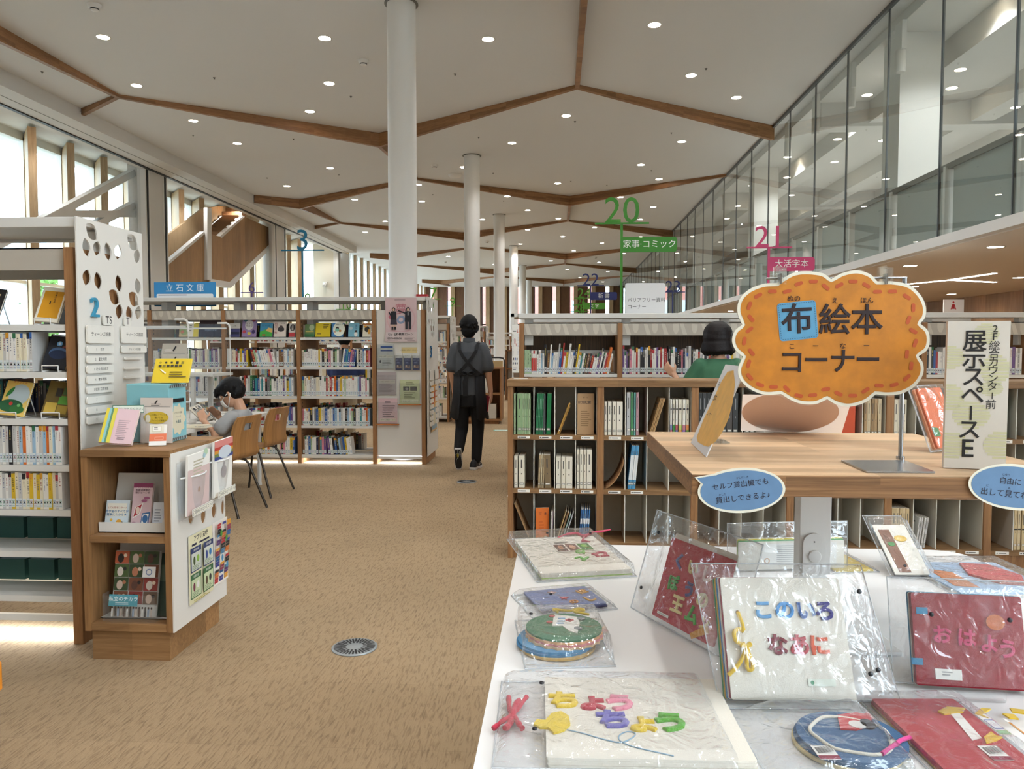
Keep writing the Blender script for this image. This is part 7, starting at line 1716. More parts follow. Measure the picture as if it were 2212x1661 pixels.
bubble('blue oval sign hanging on the front edge at the right', (2192, 1052), 205, 104, -.10, None, [('自由に', 2181, 1040, 16.5, -.10), ('出して見てね', 2168, 1066, 17.5, -.10), ('じゆう', 2172, 1025, 6, -.1), ('だ', 2131, 1048, 6, -.1), ('み', 2178, 1054, 6, -.1)])
# ---- card leaning at the left of the board
KM, KW, KH = stand_frame((1492, 956), (1525, 987), (1567, 787), SZ + .0015)
m = MB().box(0, 0, -.002, KW, KH, 0, mat('card_white', 'e2e4e8', .15)); blob = ons(KM, [(1572, 803), (1585, 800), (1588, 830), (1583, 870), (1574, 905), (1560, 935), (1545, 955), (1530, 965), (1520, 962), (1508, 955), (1505, 945), (1520, 905), (1540, 865), (1558, 825)])
m.mesh(shape_mesh([blob]), mat('cloud_yellow', 'd6a02c', .4, var=.12, vscale=30), Matrix.Translation((0, 0, .0004)))
for s, px, py, k in (('布', 1553, 832, .018), ('絵本', 1545, 860, .018), ('コーナー', 1533, 895, .013)): x, y = on(KM, px, py); text(m, s, INK, Matrix.Translation((x, y, .0008)) , size=k)
o = m.build('standing_card'); o.matrix_world = KM; tag(o, 'white card with yellow cloud leaning at the left end of the wooden board', 'sign')
t = thing('acrylic_stand', 'clear acrylic foot under the leaning yellow cloud card', 'display stand', (at(1525, 955, z=SZ).x, at(1525, 955, z=SZ).y, SZ + .0005))
MB().prism(rrect(-.03, -.04, .05, .05, .015), 0, .002, ACR).build('foot', t)
# ---- pale pink card seen from behind
def thin_paper(name, col):
    m = bpy.data.materials.new(name); m.use_nodes = True; nt = m.node_tree; nt.nodes.remove(nt.nodes['Principled BSDF'])
    a = nd(nt, 'ShaderNodeBsdfDiffuse'); a.inputs[0].default_value = lin(col); b = nd(nt, 'ShaderNodeBsdfTranslucent'); b.inputs[0].default_value = lin(col)
    x = nd(nt, 'ShaderNodeMixShader'); x.inputs[0].default_value = .5; nt.links.new(a.outputs[0], x.inputs[1]); nt.links.new(b.outputs[0], x.inputs[2]); nt.links.new(x.outputs[0], nt.nodes['Material Output'].inputs[0])
    return m
QM, QW, QH = stand_frame((1600, 930), (1818, 936), (1604, 852), SZ + .0015)
m = MB().quad((0, 0, 0), (QW, 0, 0), (QW, QH, 0), (0, QH, 0), thin_paper('card_back', 'f2e4d8')); c = (QW * .46, QH * .55)
m.add([(x, y, .0014) for x, y in ellipse(c[0], c[1], QW * .46, QH * .55)] , [tuple(range(32))], cm('e6c6b6'))
FL = Matrix.Scale(-1, 4, (1, 0, 0))
for s, px, py, k in (('だあとには', 1700, 876, .019), ('をよーくあらってね!', 1696, 905, .019)): x, y = on(QM, px, py); text(m, s, cm('cba895'), Matrix.Translation((x, y, .001)) @ FL, size=k)
o = m.build('notice_card'); o.matrix_world = QM; tag(o, 'pale pink card seen from its back behind the cloud sign', 'sign')
t = thing('acrylic_stand', 'clear acrylic easel before the pink card turned away', 'display stand', QM.translation + Vector((.03, -.03, 0)))
MB().box(.0, -.012, 0, .16, -.010, .03, ACR).box(0, -.012, 0, .16, .0, .002, ACR).build('lip', t)
# ================================================================== cloth books in clear bags
VINYL = clear('bag_vinyl', (.975, .98, .985), .045, 1.8, haze=.04, crinkle=.7, cscale=22)
VEDGE = clear('bag_edge', (.9, .92, .94), .1, 1.5, haze=.35)
SNAP = mat('snap_black', '15161c', .3)
FELTS = {}
def felt(h): return mat('felt_' + h, h, .95, bump=.5, bscale=600, sheen=.3)
CLOTH = mat('cloth_natural', 'e0dacd', .95, bump=.35, bscale=500)
def bag(label, M, x0, y0, x1, y1, core, th, snaps=(), seed=0, wr=.004, skew=None, n=44, lift=0.0):
    """clear bag on the plane of M around what lies in core (x0, y0, x1, y1) with thickness th"""
    t = thing('clear_bag', label, 'clear bag', M.translation)
    t.rotation_euler = M.to_euler(); W, H = x1 - x0, y1 - y0
    def xy(u, v):
        x, y = x0 + W * u, y0 + H * v
        if skew: x += skew[0] * v; y += skew[1] * u
        return x, y
    core = (core[0] - .007, core[1] - .007, core[2] + .007, core[3] + .007)
    def front(u, v):
        x, y = xy(u, v); dx = max(core[0] - x, x - core[2], 0); dy = max(core[1] - y, y - core[3], 0); d = math.hypot(dx, dy)
        e = min(u, 1 - u, v, 1 - v)
        z = max(th + .003 - d * .55, .004) if e > 0 else .002
        s = noise.noise(Vector((x * 14 + seed, y * 14, seed * 1.7))) + .5 * noise.noise(Vector((x * 37, y * 30 + seed, 3.1))) + .35 * abs(noise.noise(Vector((x * 60 + y * 25, y * 48 + seed, 5.5))))
        ridge = max(0, 1 - abs(noise.noise(Vector((x * 9 + 5 * seed, y * 12, 9.2)))) * 7)
        f = min(1, e * 8)
        return (x, y, lift + z + f * max(0, wr * (.4 + .6 * s) + wr * .8 * ridge) + (.0015 if d == 0 and e > 0 else 0))
    m = MB().grid(front, n, n, VINYL); m.build('front_sheet', t)
    m = MB(); a, b, c, d = xy(0, 0), xy(1, 0), xy(1, 1), xy(0, 1); m.quad((*a, lift + .0006), (*b, lift + .0006), (*c, lift + .0006), (*d, lift + .0006), VINYL); m.build('back_sheet', t)
    m = MB().tube([(*q, lift + .0016) for q in (a, b, c, d, a)], .0016, VEDGE, 6); m.build('seam', t)
    for px, py in snaps:
        x, y = on(M, px, py)
        u, v = (x - x0) / W, (y - y0) / H; zz = front(min(max(u, .02), .98), min(max(v, .02), .98))[2]
        MB().lathe([(.0042, 0), (.0042, .0022), (.003, .003), (0, .003)], SNAP, 14, Matrix.Translation((x, y, zz))).build('snap_button', t)
    return t
def fbook(label, M, poly_or_rect, layers, deco, z0=.0012, name='cloth_book', rad=.004, cat='cloth book', bev=.0012):
    """soft book: stack of felt or cloth pages, then sewn pieces on the cover; deco(m, top) adds them"""
    t = thing(name, label, cat, M.translation); t.rotation_euler = M.to_euler()
    z = z0
    m = MB()
    for i, (th, mt, gx, gy) in enumerate(layers):
        if isinstance(poly_or_rect, tuple):
            x0, y0, x1, y1 = poly_or_rect; poly = rrect(x0 + gx, y0 + gy, x1 + gx, y1 + gy, rad, 4)
        else: poly = [(x + gx, y + gy) for x, y in poly_or_rect]
        m.prism(poly, z, z + th * .92, mt); z += th
    m.build('pages', t, bevel=bev)
    deco(t, z)
    return t
def letters(t, M, z, items, th=.0022, name='felt_letter'):
    for s, px, py, size, col, rot in items:
        x, y = on(M, px, py)
        m = MB(); text(m, s, felt(col), Matrix.Translation((x, y, z + th * .5)) @ Matrix.Rotation(rot, 4, 'Z'), size=size, ext=th * .3, bev=max(th * .5, .045 * size))
        m.build(name, t)
def patch(t, name, pts, z, th, mt, bev=.0008, smooth_=False):
    m = MB().mesh(shape_mesh([pts], th / 2), mt, Matrix.Translation((0, 0, z + th / 2))); return m.build(name, t, bevel=0)
def flat(bl, br, tl, z): 
    a, b, c = at(*bl, z=z), at(*br, z=z), at(*tl, z=z); return frame(a, b - a, c - a), (b - a).length, (c - a).length
Z1 = TZ + .0008
def sticker(t, M, z, px0, py0, px1, py1, items_fn, name='label_sticker', rot=0):
    a = on(M, px0, py1); b = on(M, px1, py0); W, H = b[0] - a[0], b[1] - a[1]
    K = Matrix.Translation((a[0], a[1], z)) @ Matrix.Rotation(rot, 4, 'Z')
    m = MB().box(0, 0, 0, W, H, .0004, PAPER, K); art(m, K @ Matrix.Translation((0, 0, .0005)), items_fn(W, H), dz=.0002); m.build(name, t)
# D: butterfly book in front
M, W, H = flat((1063, 1661), (1606, 1671), (1094, 1474), Z1)
def dD(t, z):
    letters(t, M, z, [('ち', 1218, 1537, .062, 'e2c21c', 0), ('ょ', 1280, 1541, .062, 'b81f3c', 0), ('う', 1340, 1543, .062, 'e58aa0', 0), ('ち', 1325, 1580, .064, '6a62b0', 0), ('ょ', 1388, 1588, .062, 'e0c01c', 0), ('う', 1450, 1587, .066, '55a82a', 0)])
    b = ons(M, [(1152, 1590), (1160, 1580), (1178, 1582), (1192, 1566), (1212, 1562), (1228, 1572), (1232, 1590), (1218, 1604), (1196, 1610), (1184, 1598), (1166, 1598)])
    patch(t, 'felt_butterfly', b[::-1], z, .004, felt('e2c41e'))
    q = ons(M, [(1225, 1600), (1260, 1608), (1300, 1620), (1340, 1628), (1365, 1618), (1372, 1608), (1355, 1604), (1338, 1612), (1340, 1625), (1370, 1638), (1420, 1650), (1455, 1658)])
    m = MB().tube(curve_pts([(x, y, z + .0008) for x, y in q]), .0009, cm('86aac4'), 6); m.build('thread', t)
r0 = on(M, 1195, 1650); r1 = on(M, 1600, 1490)
fbook('white cloth book with felt butterfly letters lying in the front bag', M, (on(M, 1180, 1655)[0], .004, on(M, 1580, 1560)[0], H - .012), [(.004, CLOTH, .002, -.001), (.004, CLOTH, 0, .001), (.004, CLOTH, .001, 0), (.004, CLOTH, 0, 0)], dD)
rb = thing('ribbon', 'crumpled red ribbon in the left end of the front bag', 'ribbon', M.translation); rb.rotation_euler = M.to_euler()
m = MB()
for k, (dx, w_) in enumerate(((0, .012), (.012, .010), (-.008, .009))):
    q = ons(M, [(1122, 1522), (1110, 1545), (1106, 1560), (1098, 1578), (1090, 1588)])
    m.tube(curve_pts([(x + dx * (i - 1.6), y + .003 * k, .009 + .003 * math.sin(i * 2 + k)) for i, (x, y) in enumerate(q)]), [w_ * (.30 + .22 * abs(math.sin(j * .8 + k))) for j in range(17)], felt('c23048'), 8)
m.build('folds', rb)
bag('large clear bag with the butterfly letter book, nearest the front edge', M, 0, 0, W, H, (.03, .01, W - .02, H - .015), .024, ((1170, 1514), (1155, 1614)), 1, .004, (0, 0))
# C: green round book
M, W, H = flat((1135, 1446), (1330, 1440), (1112, 1342), Z1)
cC = on(M, 1218, 1388); e1 = on(M, 1300, 1388); RC = abs(e1[0] - cC[0])
def disc(r, gx=0, gy=0, n=40, sc_=0): return [(cC[0] + gx + (r + sc_ * math.cos(20 * a)) * math.cos(a), cC[1] + gy + (r + sc_ * math.cos(20 * a)) * math.sin(a)) for a in (2 * PI * i / (n if not sc_ else 120) for i in range(n if not sc_ else 120))]
def dC(t, z):
    m = MB()
    for i, (c, rr, sc_) in enumerate((('d9b48a', 1.0, .002), ('d98a8c', .99, .002), ('e0a878', 1.0, .002))): m.prism(disc(RC * rr, .002 * (i % 2), -.003 + .001 * i, sc_=sc_), z + i * .005, z + i * .005 + .0046, felt(c))
    z += .015; m.prism(disc(RC), z, z + .004, felt('14693c')); m.build('cover', t, bevel=.001); z += .004
    v = ons(M, [(1197, 1362), (1247, 1368), (1252, 1382), (1247, 1405), (1230, 1400), (1215, 1388), (1193, 1388)])
    patch(t, 'felt_ambulance', v[::-1], z, .002, felt('e6e4dc'))
    for px, py in ((1255, 1372), (1249, 1394)): patch(t, 'felt_wheel', [(on(M, px, py)[0] + .009 * math.cos(a), on(M, px, py)[1] + .009 * math.sin(a)) for a in (2 * PI * i / 16 for i in range(16))], z + .001, .002, felt('7a7e80'))
    for px, py in ((1192, 1366), (1187, 1380)): patch(t, 'felt_lamp', [(on(M, px, py)[0] + .007 * math.cos(a), on(M, px, py)[1] + .006 * math.sin(a)) for a in (2 * PI * i / 14 for i in range(14))], z + .001, .002, felt('b8302c'))
    x, y = on(M, 1230, 1376)
    for a, b in ((.009, .003), (.003, .009)): patch(t, 'felt_cross', [(x - a, y - b), (x + a, y - b), (x + a, y + b), (x - a, y + b)], z + .002, .001, felt('c02a34'))
    for px, py in ((1213, 1372), (1212, 1378), (1210, 1383)): x, y = on(M, px, py); patch(t, 'felt_window', [(x - .008, y - .0025), (x + .008, y - .0025), (x + .008, y + .0025), (x - .008, y + .0025)], z + .002, .001, felt('7fa8cc'))
    q = ons(M, [(1205, 1360), (1195, 1354), (1215, 1356), (1232, 1357), (1250, 1352), (1262, 1356), (1240, 1359), (1272, 1366)])
    m = MB().tube(curve_pts([(a, b, z + .005) for a, b in q]), .003, felt('e0c020'), 8); m.build('yellow_cord', t)
fbook('round green felt book with a white ambulance in a bag', M, disc(RC * 1.0, -.014, -.012), [(.005, felt('c8a050'), -.004, -.008), (.005, felt('2f78a8'), -.008, -.002), (.005, felt('3a86b4'), -.004, 0)], dC)
bag('clear bag around the round green ambulance book', M, 0, 0, W, H, (cC[0] - RC - .02, cC[1] - RC - .015, cC[0] + RC, cC[1] + RC), .047, ((1147, 1378),), 2, .003, (.0, 0))
# B: small blue book
M, W, H = flat((1150, 1336), (1334, 1316), (1128, 1286), Z1)
def dB(t, z):
    letters(t, M, z, [('ほ', 1258, 1290, .030, 'd99a2c', .3), ('し', 1275, 1306, .034, 'e0a83c', .2), ('の', 1240, 1312, .026, 'd98c2c', .2)], .0015)
    for px, py, c in ((1218, 1304, 'c8404c'), (1192, 1292, 'c89a8c')): 
        x, y = on(M, px, py); patch(t, 'felt_star', [(x + (.012 if i % 2 == 0 else .005) * math.cos(i * PI / 5), y + (.012 if i % 2 == 0 else .005) * math.sin(i * PI / 5)) for i in range(10)], z, .002, felt(c))
fbook('small blue cloth book with orange felt letters in a thin bag', M, (W * .13, H * .10, W * .90, H * .92), [(.004, felt('3c3a6c'), .006, .004), (.004, felt('4a5488'), .002, .002), (.004, felt('6a7aac'), 0, 0)], dB)
bag('thin clear bag with the small blue cloth book', M, 0, 0, W, H, (W * .12, H * .1, W * .9, H * .92), .014, ((1190, 1302),), 3, .003)
# A: white book with photographs
M, W, H = flat((1160, 1258), (1376, 1246), (1130, 1170), Z1)
def dA(t, z):
    sticker(t, M, z + .001, 1186, 1204, 1288, 1186, lambda w_, h: [('r', 0, 0, w_, h, 'ece6dc'), ('r', w_ * .03, h * .3, w_ * .30, h * .95, '5a3428'), ('e', w_ * .17, h * .6, w_ * .07, h * .18, 'c88a6a'), ('r', w_ * .34, h * .3, w_ * .62, h * .95, '6a342c'), ('e', w_ * .48, h * .6, w_ * .08, h * .18, 'd09a7c'), ('r', w_ * .66, h * .3, w_ * .96, h * .95, '3a7a2c'), ('e', w_ * .8, h * .55, w_ * .07, h * .15, '8ac04a'), ('L', w_ * .1, h * .2, w_ * .5, 2, h * .1, '8a8078')], 'photo_strip')
    letters(t, M, z, [('り', 1253, 1206, .045, '6cb83c', PI * .94), ('ん', 1258, 1222, .045, '6cb83c', PI * .94), ('ひ', 1297, 1212, .055, 'b81f44', PI * .94)], .002)
fbook('white cloth book with three small photographs in a bag at the back left', M, (.012, .01, W - .012, H * .90), [(.004, CLOTH, .004, -.004), (.003, felt('a8c46a'), .002, -.003), (.004, CLOTH, .002, -.002), (.004, CLOTH, 0, -.001), (.004, CLOTH, 0, 0)], dA)
rb = thing('ribbon', 'red ribbon lying on top of the white cloth book at the back left', 'ribbon', M.translation); rb.rotation_euler = M.to_euler()
m = MB(); q = ons(M, [(1205, 1178), (1225, 1172), (1245, 1168), (1262, 1176), (1280, 1168), (1300, 1164), (1318, 1160)]); m.tube([(x, y, .026 + .002 * math.sin(i * 2)) for i, (x, y) in enumerate(q)], [.002, .004, .005, .006, .004, .004, .002], felt('c8385a'), 8); q = ons(M, [(1262, 1176), (1258, 1186), (1275, 1188)]); m.tube([(x, y, .026) for x, y in q], [.003, .004, .002], felt('c8385a'), 8); m.build('folds', rb)
bag('clear bag with the white photograph cloth book, back left corner', M, 0, 0, W, H + .03, (.012, .008, W - .012, H + .01), .030, ((1182, 1176), (1275, 1175)), 4, .003)
# E: red letter book in a leaning bag
M, W, H = stand_frame((1364, 1312), (1548, 1414), (1421, 1102), Z1)
def dE(t, z):
    letters(t, M, z, [('く', 1476, 1217, .036, '4a4888', .1), ('い', 1506, 1230, .036, 'dcc88c', .05), ('し', 1536, 1245, .036, 'd8a8a0', 0), ('ぼ', 1463, 1263, .036, '3f9a3c', .1), ('う', 1497, 1278, .036, '44407e', .05), ('の', 1526, 1300, .038, 'dcc88c', 0), ('王', 1472, 1310, .042, 'dfcc90', .05), ('ム', 1503, 1332, .042, '4aa83c', 0), ('ン', 1530, 1350, .032, 'd9b46a', 0)], .0018)
    q = ons(M, [(1500, 1370), (1538, 1352), (1540, 1370), (1503, 1382)]); patch(t, 'felt_bar', q[::-1], z, .002, felt('d9942c'))
    sticker(t, M, z + .001, 1430, 1338, 1452, 1320, lambda w_, h: [('L', w_ * .1, h * .8, w_ * .9, 3, h * .2, '8a8a88')])
ca = on(M, 1478, 1165); cb = on(M, 1414, 1342)
fbook('red felt book with many-coloured letters in the leaning bag', M, (W * .30, .012, W * .98, H * .80), [(.003, CLOTH, 0, .012), (.003, felt('a81c2e'), 0, 0), (.004, felt('b01f30'), 0, 0)], dE)
bag('large clear bag leaning back with the red letter book', M, 0, 0, W * 1.16, H, (W * .30, .012, W * .98, H * .82), .018, ((1427, 1151), (1390, 1270)), 5, .005)
t = thing('acrylic_stand', 'clear acrylic easel carrying the red letter book', 'display stand', M.translation + Vector((.06, .0, 0))); a = M.translation + Vector((.06, 0, 0)); ex = M.to_3x3().col[0]
MB().add([Vector(v) for v in ((.0, .004, 0), (.11, -.06, 0), (.12, -.045, 0), (.01, .02, 0), (.0, .004, .003), (.11, -.06, .003), (.12, -.045, .003), (.01, .02, .003))], [(0, 3, 2, 1), (4, 5, 6, 7), (0, 1, 5, 4), (1, 2, 6, 5), (2, 3, 7, 6), (3, 0, 4, 7)], ACR).build('lip', t)
# F: the book of colours, centre
M, W, H = stand_frame((1567, 1514), (1840, 1517), (1543, 1252), Z1)
COLS = ['3a8a5c', 'c8a02c', '2f78b0', 'd8d4c8', '9c2338']
def dF(t, z):
    letters(t, M, z, [('こ', 1640, 1323, .037, '5f9ed2', 0), ('の', 1686, 1324, .037, '2a88cc', 0), ('い', 1731, 1325, .037, '1a4f94', 0), ('ろ', 1771, 1326, .038, '28227e', 0), ('な', 1671, 1398, .038, '7e1f32', 0), ('あ', 1717, 1399, .038, 'b42036', 0), ('に', 1760, 1399, .038, 'e0603e', 0)], .0022)
    sticker(t, M, z + .0006, 1734, 1484, 1795, 1468, lambda w_, h: [('r', 0, 0, w_, h, 'dde2d4'), ('e', w_ * .16, h * .5, h * .28, h * .28, '2f8a5c'), ('t', w_ * .6, h * .5, h * .42, 'ふきのとう文庫', '2a6a48')])
    x, y = on(M, 1586, 1326)
    m = MB().lathe([(.0035, z), (.0035, z + .001), (.002, z + .0012)], mat('brass_eyelet', '9a7a3c', .3, .9), 16, Matrix.Translation((x, y, 0))); m.build('eyelet', t)
    m = MB(); Q = lambda pts: curve_pts([(on(M, a, b)[0], on(M, a, b)[1], z + c) for a, b, c in pts])
    YC = felt('e0b812'); r = .0038
    m.tube(Q([(1586, 1326, .002), (1590, 1340, .005), (1594, 1352, .006), (1597, 1366, .006)]), r, YC, 8)
    m.tube(Q([(1597, 1368, .008), (1586, 1362, .006), (1577, 1370, .006), (1580, 1386, .006), (1592, 1395, .007), (1600, 1394, .009)]), r, YC, 8)
    m.tube(Q([(1590, 1396, .009), (1600, 1400, .011), (1611, 1394, .009)]), r * 1.25, YC, 8)
    m.tube(Q([(1603, 1400, .008), (1608, 1415, .006), (1616, 1435, .006), (1614, 1448, .006), (1605, 1446, .006), (1603, 1425, .007), (1602, 1404, .009)]), r, YC, 8)
    m.tube(Q([(1600, 1404, .007), (1594, 1425, .005), (1580, 1445, .005), (1565, 1460, .004)]), r, YC, 8)
    m.build('yellow_bow', t)
x0 = on(M, 1572, 1500)[0]
fbook('cream cloth book about colours with blue and red letters, tied with a yellow bow', M, (x0, .002, W, H), [(.0035, CLOTH, -.003, .004)] + [(.0032, felt(c), -.010 + .002 * i, .001) for i, c in enumerate(COLS)] + [(.0035, CLOTH, 0, 0)], dF, z0=.002)
bag('clear bag around the colour book with snaps at its right', M, -.012, .002, W + .085, H + .030, (x0 - .012, 0, W, H), .042, ((1834, 1286), (1861, 1458), (1882, 1449)), 6, .004, (-.03, 0))
t = thing('acrylic_stand', 'clear acrylic easel carrying the cream colour book', 'display stand', (at(1640, 1524, z=TZ).x, at(1640, 1524, z=TZ).y - .022, TZ + .0005))
w_ = at(1800, 1524, z=TZ).x - at(1640, 1524, z=TZ).x
MB().prism(rrect(0, 0, w_, .024, .005), 0, .003, ACR, FRONT(0, 0, 0)).box(0, 0, 0, w_, .01, .003, ACR).build('lip', t); MB().box(.02, .05, 0, w_ - .02, .20, .003, ACR).build('foot', t)
# G: dark red greeting book, right
M, W, H = stand_frame((1972, 1478), (2212, 1492), (1958, 1272), Z1)
def dG(t, z):
    letters(t, M, z, [('お', 2024, 1371, .034, 'c8386a', 0), ('は', 2076, 1377, .034, 'c8386a', -.05), ('よ', 2125, 1390, .034, 'c8386a', -.08), ('う', 2164, 1402, .036, 'c8386a', -.1)], .0016)
    x, y = on(M, 2138, 1342); patch(t, 'felt_sun', [(x + .016 * math.cos(a), y + .014 * math.sin(a)) for a in (2 * PI * i / 24 for i in range(24))], z, .002, felt('c8652c'))
    for px, py in ((1982, 1317), (1972, 1425)): x, y = on(M, px, py); patch(t, 'blue_tab', [(x - .010, y - .006), (x + .010, y - .006), (x + .010, y + .006), (x - .010, y + .006)], z, .0015, felt('2f88b4'))
    sticker(t, M, z + .0006, 2010, 1466, 2068, 1440, lambda w_, h: [('L', w_ * .25, h * .6, w_ * .75, 2, h * .25, '9a9a98')])
fbook('dark red cloth book with pink greeting letters standing at the right', M, (0, .002, W, H * .97), [(.004, felt('3a8ab0'), -.002, .001), (.004, CLOTH, -.001, 0), (.008, felt('8a1626'), 0, 0), (.004, felt('941a2a'), 0, 0)], dG)
bag('clear bag standing around the dark red greeting book', M, -.035, .002, W + .03, H + .022, (-.002, 0, W, H), .028, ((1997, 1324), (2162, 1336)), 7, .004)
t = thing('acrylic_stand', 'clear acrylic easel carrying the dark red greeting book', 'display stand', (at(2010, 1502, z=TZ).x, at(2010, 1502, z=TZ).y - .022, TZ + .0005))
MB().prism(rrect(0, 0, .12, .02, .005), 0, .003, ACR, FRONT(0, 0, 0)).box(0, 0, 0, .12, .01, .003, ACR).build('lip', t)
# H: blue round book
M, W, H = flat((1665, 1690), (1985, 1690), (1640, 1536), Z1)
cH = on(M, 1838, 1610); RH = abs(on(M, 1950, 1610)[0] - cH[0])
def dH(t, z):
    m = MB(); m.tube([(cH[0] + RH * .72 * (1 + .05 * math.sin(5 * a)) * math.cos(a), cH[1] + RH * .72 * (1 + .05 * math.sin(4 * a)) * math.sin(a), z + .001) for a in (2 * PI * i / 40 for i in range(41))], .003, felt('e2dccb'), 8); m.build('white_cord', t)
    p = ons(M, [(1808, 1568), (1850, 1562), (1882, 1570), (1880, 1590), (1850, 1600), (1815, 1598)]); patch(t, 'felt_piece', p[::-1], z, .003, felt('c2282f'))
    x, y = on(M, 1852, 1590); patch(t, 'felt_piece', [(x + .014 * math.cos(a), y + .012 * math.sin(a)) for a in (2 * PI * i / 18 for i in range(18))], z + .002, .002, felt('e6e2da'))
    x, y = on(M, 1874, 1588); patch(t, 'felt_piece', [(x + .011 * math.cos(a), y + .015 * math.sin(a)) for a in (2 * PI * i / 18 for i in range(18))], z + .001, .003, felt('20222c'))
    q = ons(M, [(1905, 1655), (1925, 1640), (1945, 1625), (1965, 1618)]); m = MB().tube([(a, b, z + .003) for a, b in q], .0035, felt('d8408c'), 8); m.build('pink_cord', t)
    sticker(t, M, z + .0008, 1718, 1612, 1748, 1572, lambda w_, h: [('r', 0, h * .75, w_, h, '8ab88c'), ('r', w_ * .08, h * .3, w_ * .92, h * .7, '5a6aa8'), ('r', w_ * .14, h * .34, w_ * .86, h * .66, 'e8e8e6'), ('r', w_ * .1, h * .05, w_ * .9, h * .2, '4a5488')])
    sticker(t, M, z + .0008, 1750, 1665, 1818, 1634, lambda w_, h: [('r', 0, h * .72, w_, h, '8a2a44')] + [('r', w_ * (.12 + .045 * i), h * .15, w_ * (.12 + .045 * i + (.02 if i % 3 else .032)), h * .6, '1c1c1e') for i in range(17)])
fbook('round blue felt book ringed with white cord in the front bag', M, [(cH[0] + RH * math.cos(a), cH[1] + RH * math.sin(a)) for a in (2 * PI * i / 48 for i in range(48))], [(.005, felt('c8b88a'), -.008, -.002), (.005, felt('17507a'), -.004, 0), (.005, felt('1a5480'), 0, 0)], dH)
bag('clear bag with the round blue felt book at the front', M, 0, 0, W, H, (cH[0] - RH - .008, .0, cH[0] + RH, cH[1] + RH), .027, (), 8, .005)
# I: red book, right front corner
M, W, H = flat((2060, 1720), (2300, 1720), (1980, 1526), Z1)
def dI(t, z):
    for pts in ([(2025, 1555), (2045, 1545), (2085, 1548), (2080, 1556), (2040, 1562)], [(2105, 1560), (2120, 1548), (2140, 1550), (2120, 1562), (2135, 1570)], [(2180, 1548), (2212, 1552), (2212, 1560), (2186, 1556)], [(2165, 1560), (2190, 1562), (2200, 1572), (2180, 1570)], [(2125, 1612), (2140, 1600), (2150, 1608), (2165, 1612), (2150, 1620), (2130, 1625)]):
        patch(t, 'yellow_shape', ons(M, pts)[::-1], z, .0025, felt('e0b81c'))
    q = ons(M, [(2052, 1558), (2070, 1555), (2120, 1612), (2100, 1618)]); patch(t, 'white_strip', q[::-1], z, .001, PAPER)
    sticker(t, M, z + .0008, 2128, 1606, 2162, 1560, lambda w_, h: [('r', 0, h * .8, w_, h, '8ab88c'), ('r', w_ * .08, h * .3, w_ * .92, h * .75, '5a6aa8'), ('r', w_ * .14, h * .34, w_ * .86, h * .7, 'e8e8e6')])
    sticker(t, M, z + .0008, 2165, 1616, 2230, 1570, lambda w_, h: [('r', w_ * .1, h * .2, w_, h * .85, 'c8843c'), ('e', w_ * .4, h * .55, w_ * .1, h * .2, 'e0c8a0')], 'photo_card')
    sticker(t, M, z + .0008, 2110, 1662, 2190, 1630, lambda w_, h: [('r', 0, h * .75, w_, h, '8a2a44')] + [('r', w_ * (.12 + .045 * i), h * .15, w_ * (.12 + .045 * i + (.02 if i % 3 else .032)), h * .62, '1c1c1e') for i in range(17)])
fbook('bright red felt book with yellow shapes at the right front corner', M, (.012, .01, W, H - .012), [(.004, felt('b8862c'), -.002, -.001), (.004, felt('a81a24'), -.002, 0), (.004, felt('b21f2a'), 0, 0)], dI)
bag('clear bag with the bright red felt book, right front corner', M, 0, 0, W + .02, H, (.012, .005, W, H - .012), .020, (), 9, .005)
# J: green-edged book lying behind the post
M, W, H = stand_frame((1578, 1232), (1822, 1226), (1578, 1130), Z1)
def dJ(t, z):
    sticker(t, M, z + .0005, 1640, 1214, 1800, 1172, lambda w_, h: [('r', 0, 0, w_, h, 'e0ded8'), ('e', w_ * .07, h * .8, h * .13, h * .13, 'b8783c'), ('e', w_ * .07, h * .8, h * .09, h * .09, 'e0ded8'), ('L', w_ * .2, h * .85, w_ * .9, 9, h * .09, 'a8a8a4')], 'text_page')
fbook('cloth book with green and yellow page edges in a bag behind the post', M, (W * .05, .004, W * .98, H * .62), [(.004, felt('d8d4c8'), 0, .008), (.004, felt('d9c23c'), .0, .006), (.004, felt('4a9a54'), 0, .003), (.003, CLOTH, 0, 0)], dJ)
bag('clear bag with the green-edged cloth book behind the white post', M, -.01, 0, W + .01, H, (W * .05, 0, W * .98, H * .64), .018, (), 10, .004)
# K: dark photograph book leaning in a narrow bag
M, W, H = stand_frame((1928, 1248), (2012, 1249.2), (1868, 1120), Z1)
def dK(t, z):
    p = [(W * .2, .01), (W * .5, .01), (W * .45, H * .75), (W * .15, H * .75)]
    patch(t, 'photo_strip', p, z, .001, cm('7a4a2c')); x, y = W * .33, H * .5; patch(t, 'felt_piece', [(x + .01 * math.cos(a), y + .008 * math.sin(a)) for a in (2 * PI * i / 14 for i in range(14))], z + .001, .001, felt('3f8a3c'))
    x, y = W * .65, H * .6; patch(t, 'felt_piece', [(x + .018 * math.cos(a), y + .012 * math.sin(a)) for a in (2 * PI * i / 14 for i in range(14))], z, .001, felt('d9b43c'))
fbook('small dark-edged cloth book leaning in a narrow bag behind the red one', M, (W * .06, .004, W * .96, H * .84), [(.006, felt('2a2a2e'), 0, 0), (.004, CLOTH, 0, 0)], dK)
bag('narrow crumpled clear bag leaning up behind the dark red book', M, -.004, 0, W + .004, H * 1.05, (W * .06, 0, W * .96, H * .84), .021, ((1949, 1237),), 11, .007)
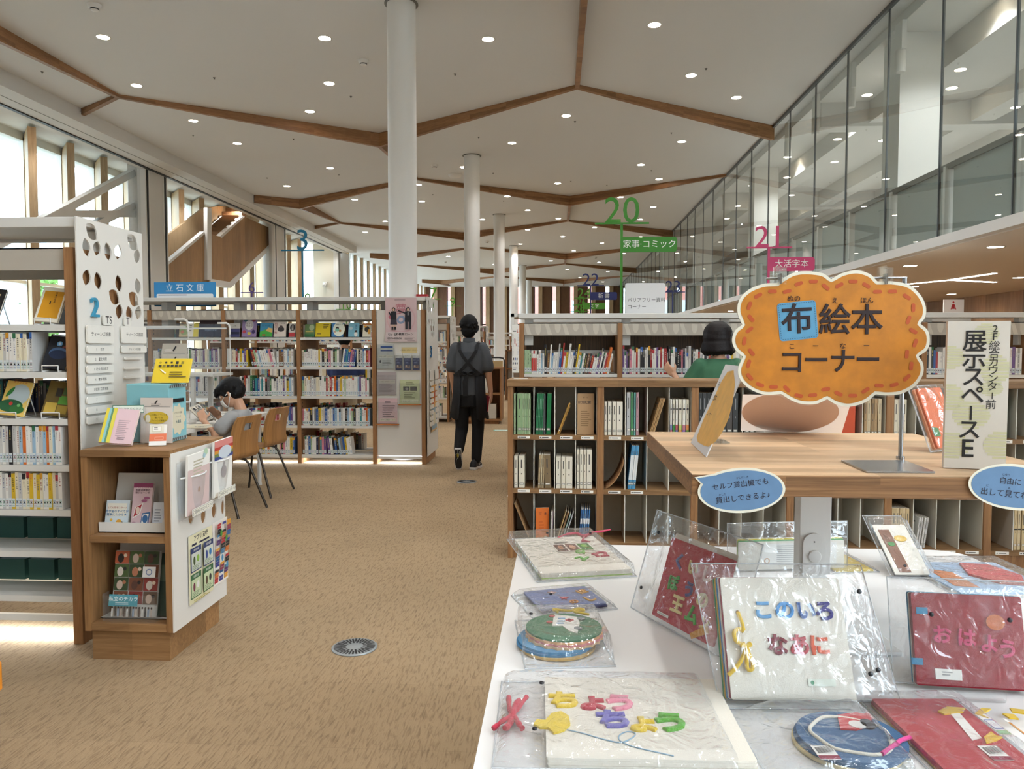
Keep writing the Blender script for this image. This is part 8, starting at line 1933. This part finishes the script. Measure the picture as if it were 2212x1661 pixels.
# L, M: pieces lying behind
M, W, H = flat((1800, 1238), (1900, 1236), (1802, 1196), Z1)
fbook('small yellow and brown cloth piece in a flat bag behind the colour book', M, (.01, .004, W * .9, H * .9), [(.004, felt('d9bc3c'), 0, 0)], lambda t, z: patch(t, 'felt_piece', [(W * .2, H * .3), (W * .55, H * .4), (W * .5, H * .75), (W * .22, H * .7)], z, .002, felt('5a4030')))
bag('flat clear bag with the yellow cloth piece behind the colour book', M, 0, 0, W, H, (.01, .004, W * .9, H * .9), .006, (), 12, .003)
M, W, H = flat((2068, 1290), (2308, 1290), (2030, 1222), Z1)
def dM(t, z):
    p = [(W * .42, H * .5), (W * .55, H * .85), (W * .8, H * .8), (W * .9, H * .45), (W * .75, H * .2), (W * .55, H * .25)]; patch(t, 'felt_fish', p, z, .006, felt('c22430'))
    p = [(W * .10, H * .2), (W * .3, H * .15), (W * .32, H * .6), (W * .14, H * .7)]; patch(t, 'photo_card', p, z, .001, cm('c8743c'))
fbook('pale blue cloth book with a red felt shape in a bag, far right', M, (.012, .006, W - .012, H * .94), [(.004, CLOTH, 0, 0), (.005, felt('9cbcdc'), 0, 0)], dM)
bag('clear bag with the pale blue cloth book at the far right of the table', M, 0, 0, W, H, (.012, .004, W - .012, H * .95), .022, (), 13, .004)
# orange pouch leaning on the board
M, W, H = stand_frame((2012, 976), (2046, 972), (1962, 835), SZ + .0015)
W2 = max(W, .05)
fbook('orange cloth book in a clear bag leaning behind the tall sign', M, (.004, .004, W2 * 1.6, H * .94), [(.006, felt('e09468'), 0, 0), (.005, felt('d8652c'), .004, 0)], lambda t, z: patch(t, 'felt_piece', [(.01, H * .2), (.03, H * .2), (.03, H * .32), (.01, H * .34)], z, .002, felt('2f7a3c')))
bag('clear bag with the orange cloth book leaning on the wooden board', M, -.006, 0, W2 * 1.7, H, (.004, .004, W2 * 1.6, H * .94), .014, (), 14, .005)
# every book too small or too hidden to stand alone
o = stuffb.build('books_on_far_shelves'); tag(o, 'rows of books on the far and hidden library shelves', 'books', None, 'stuff')
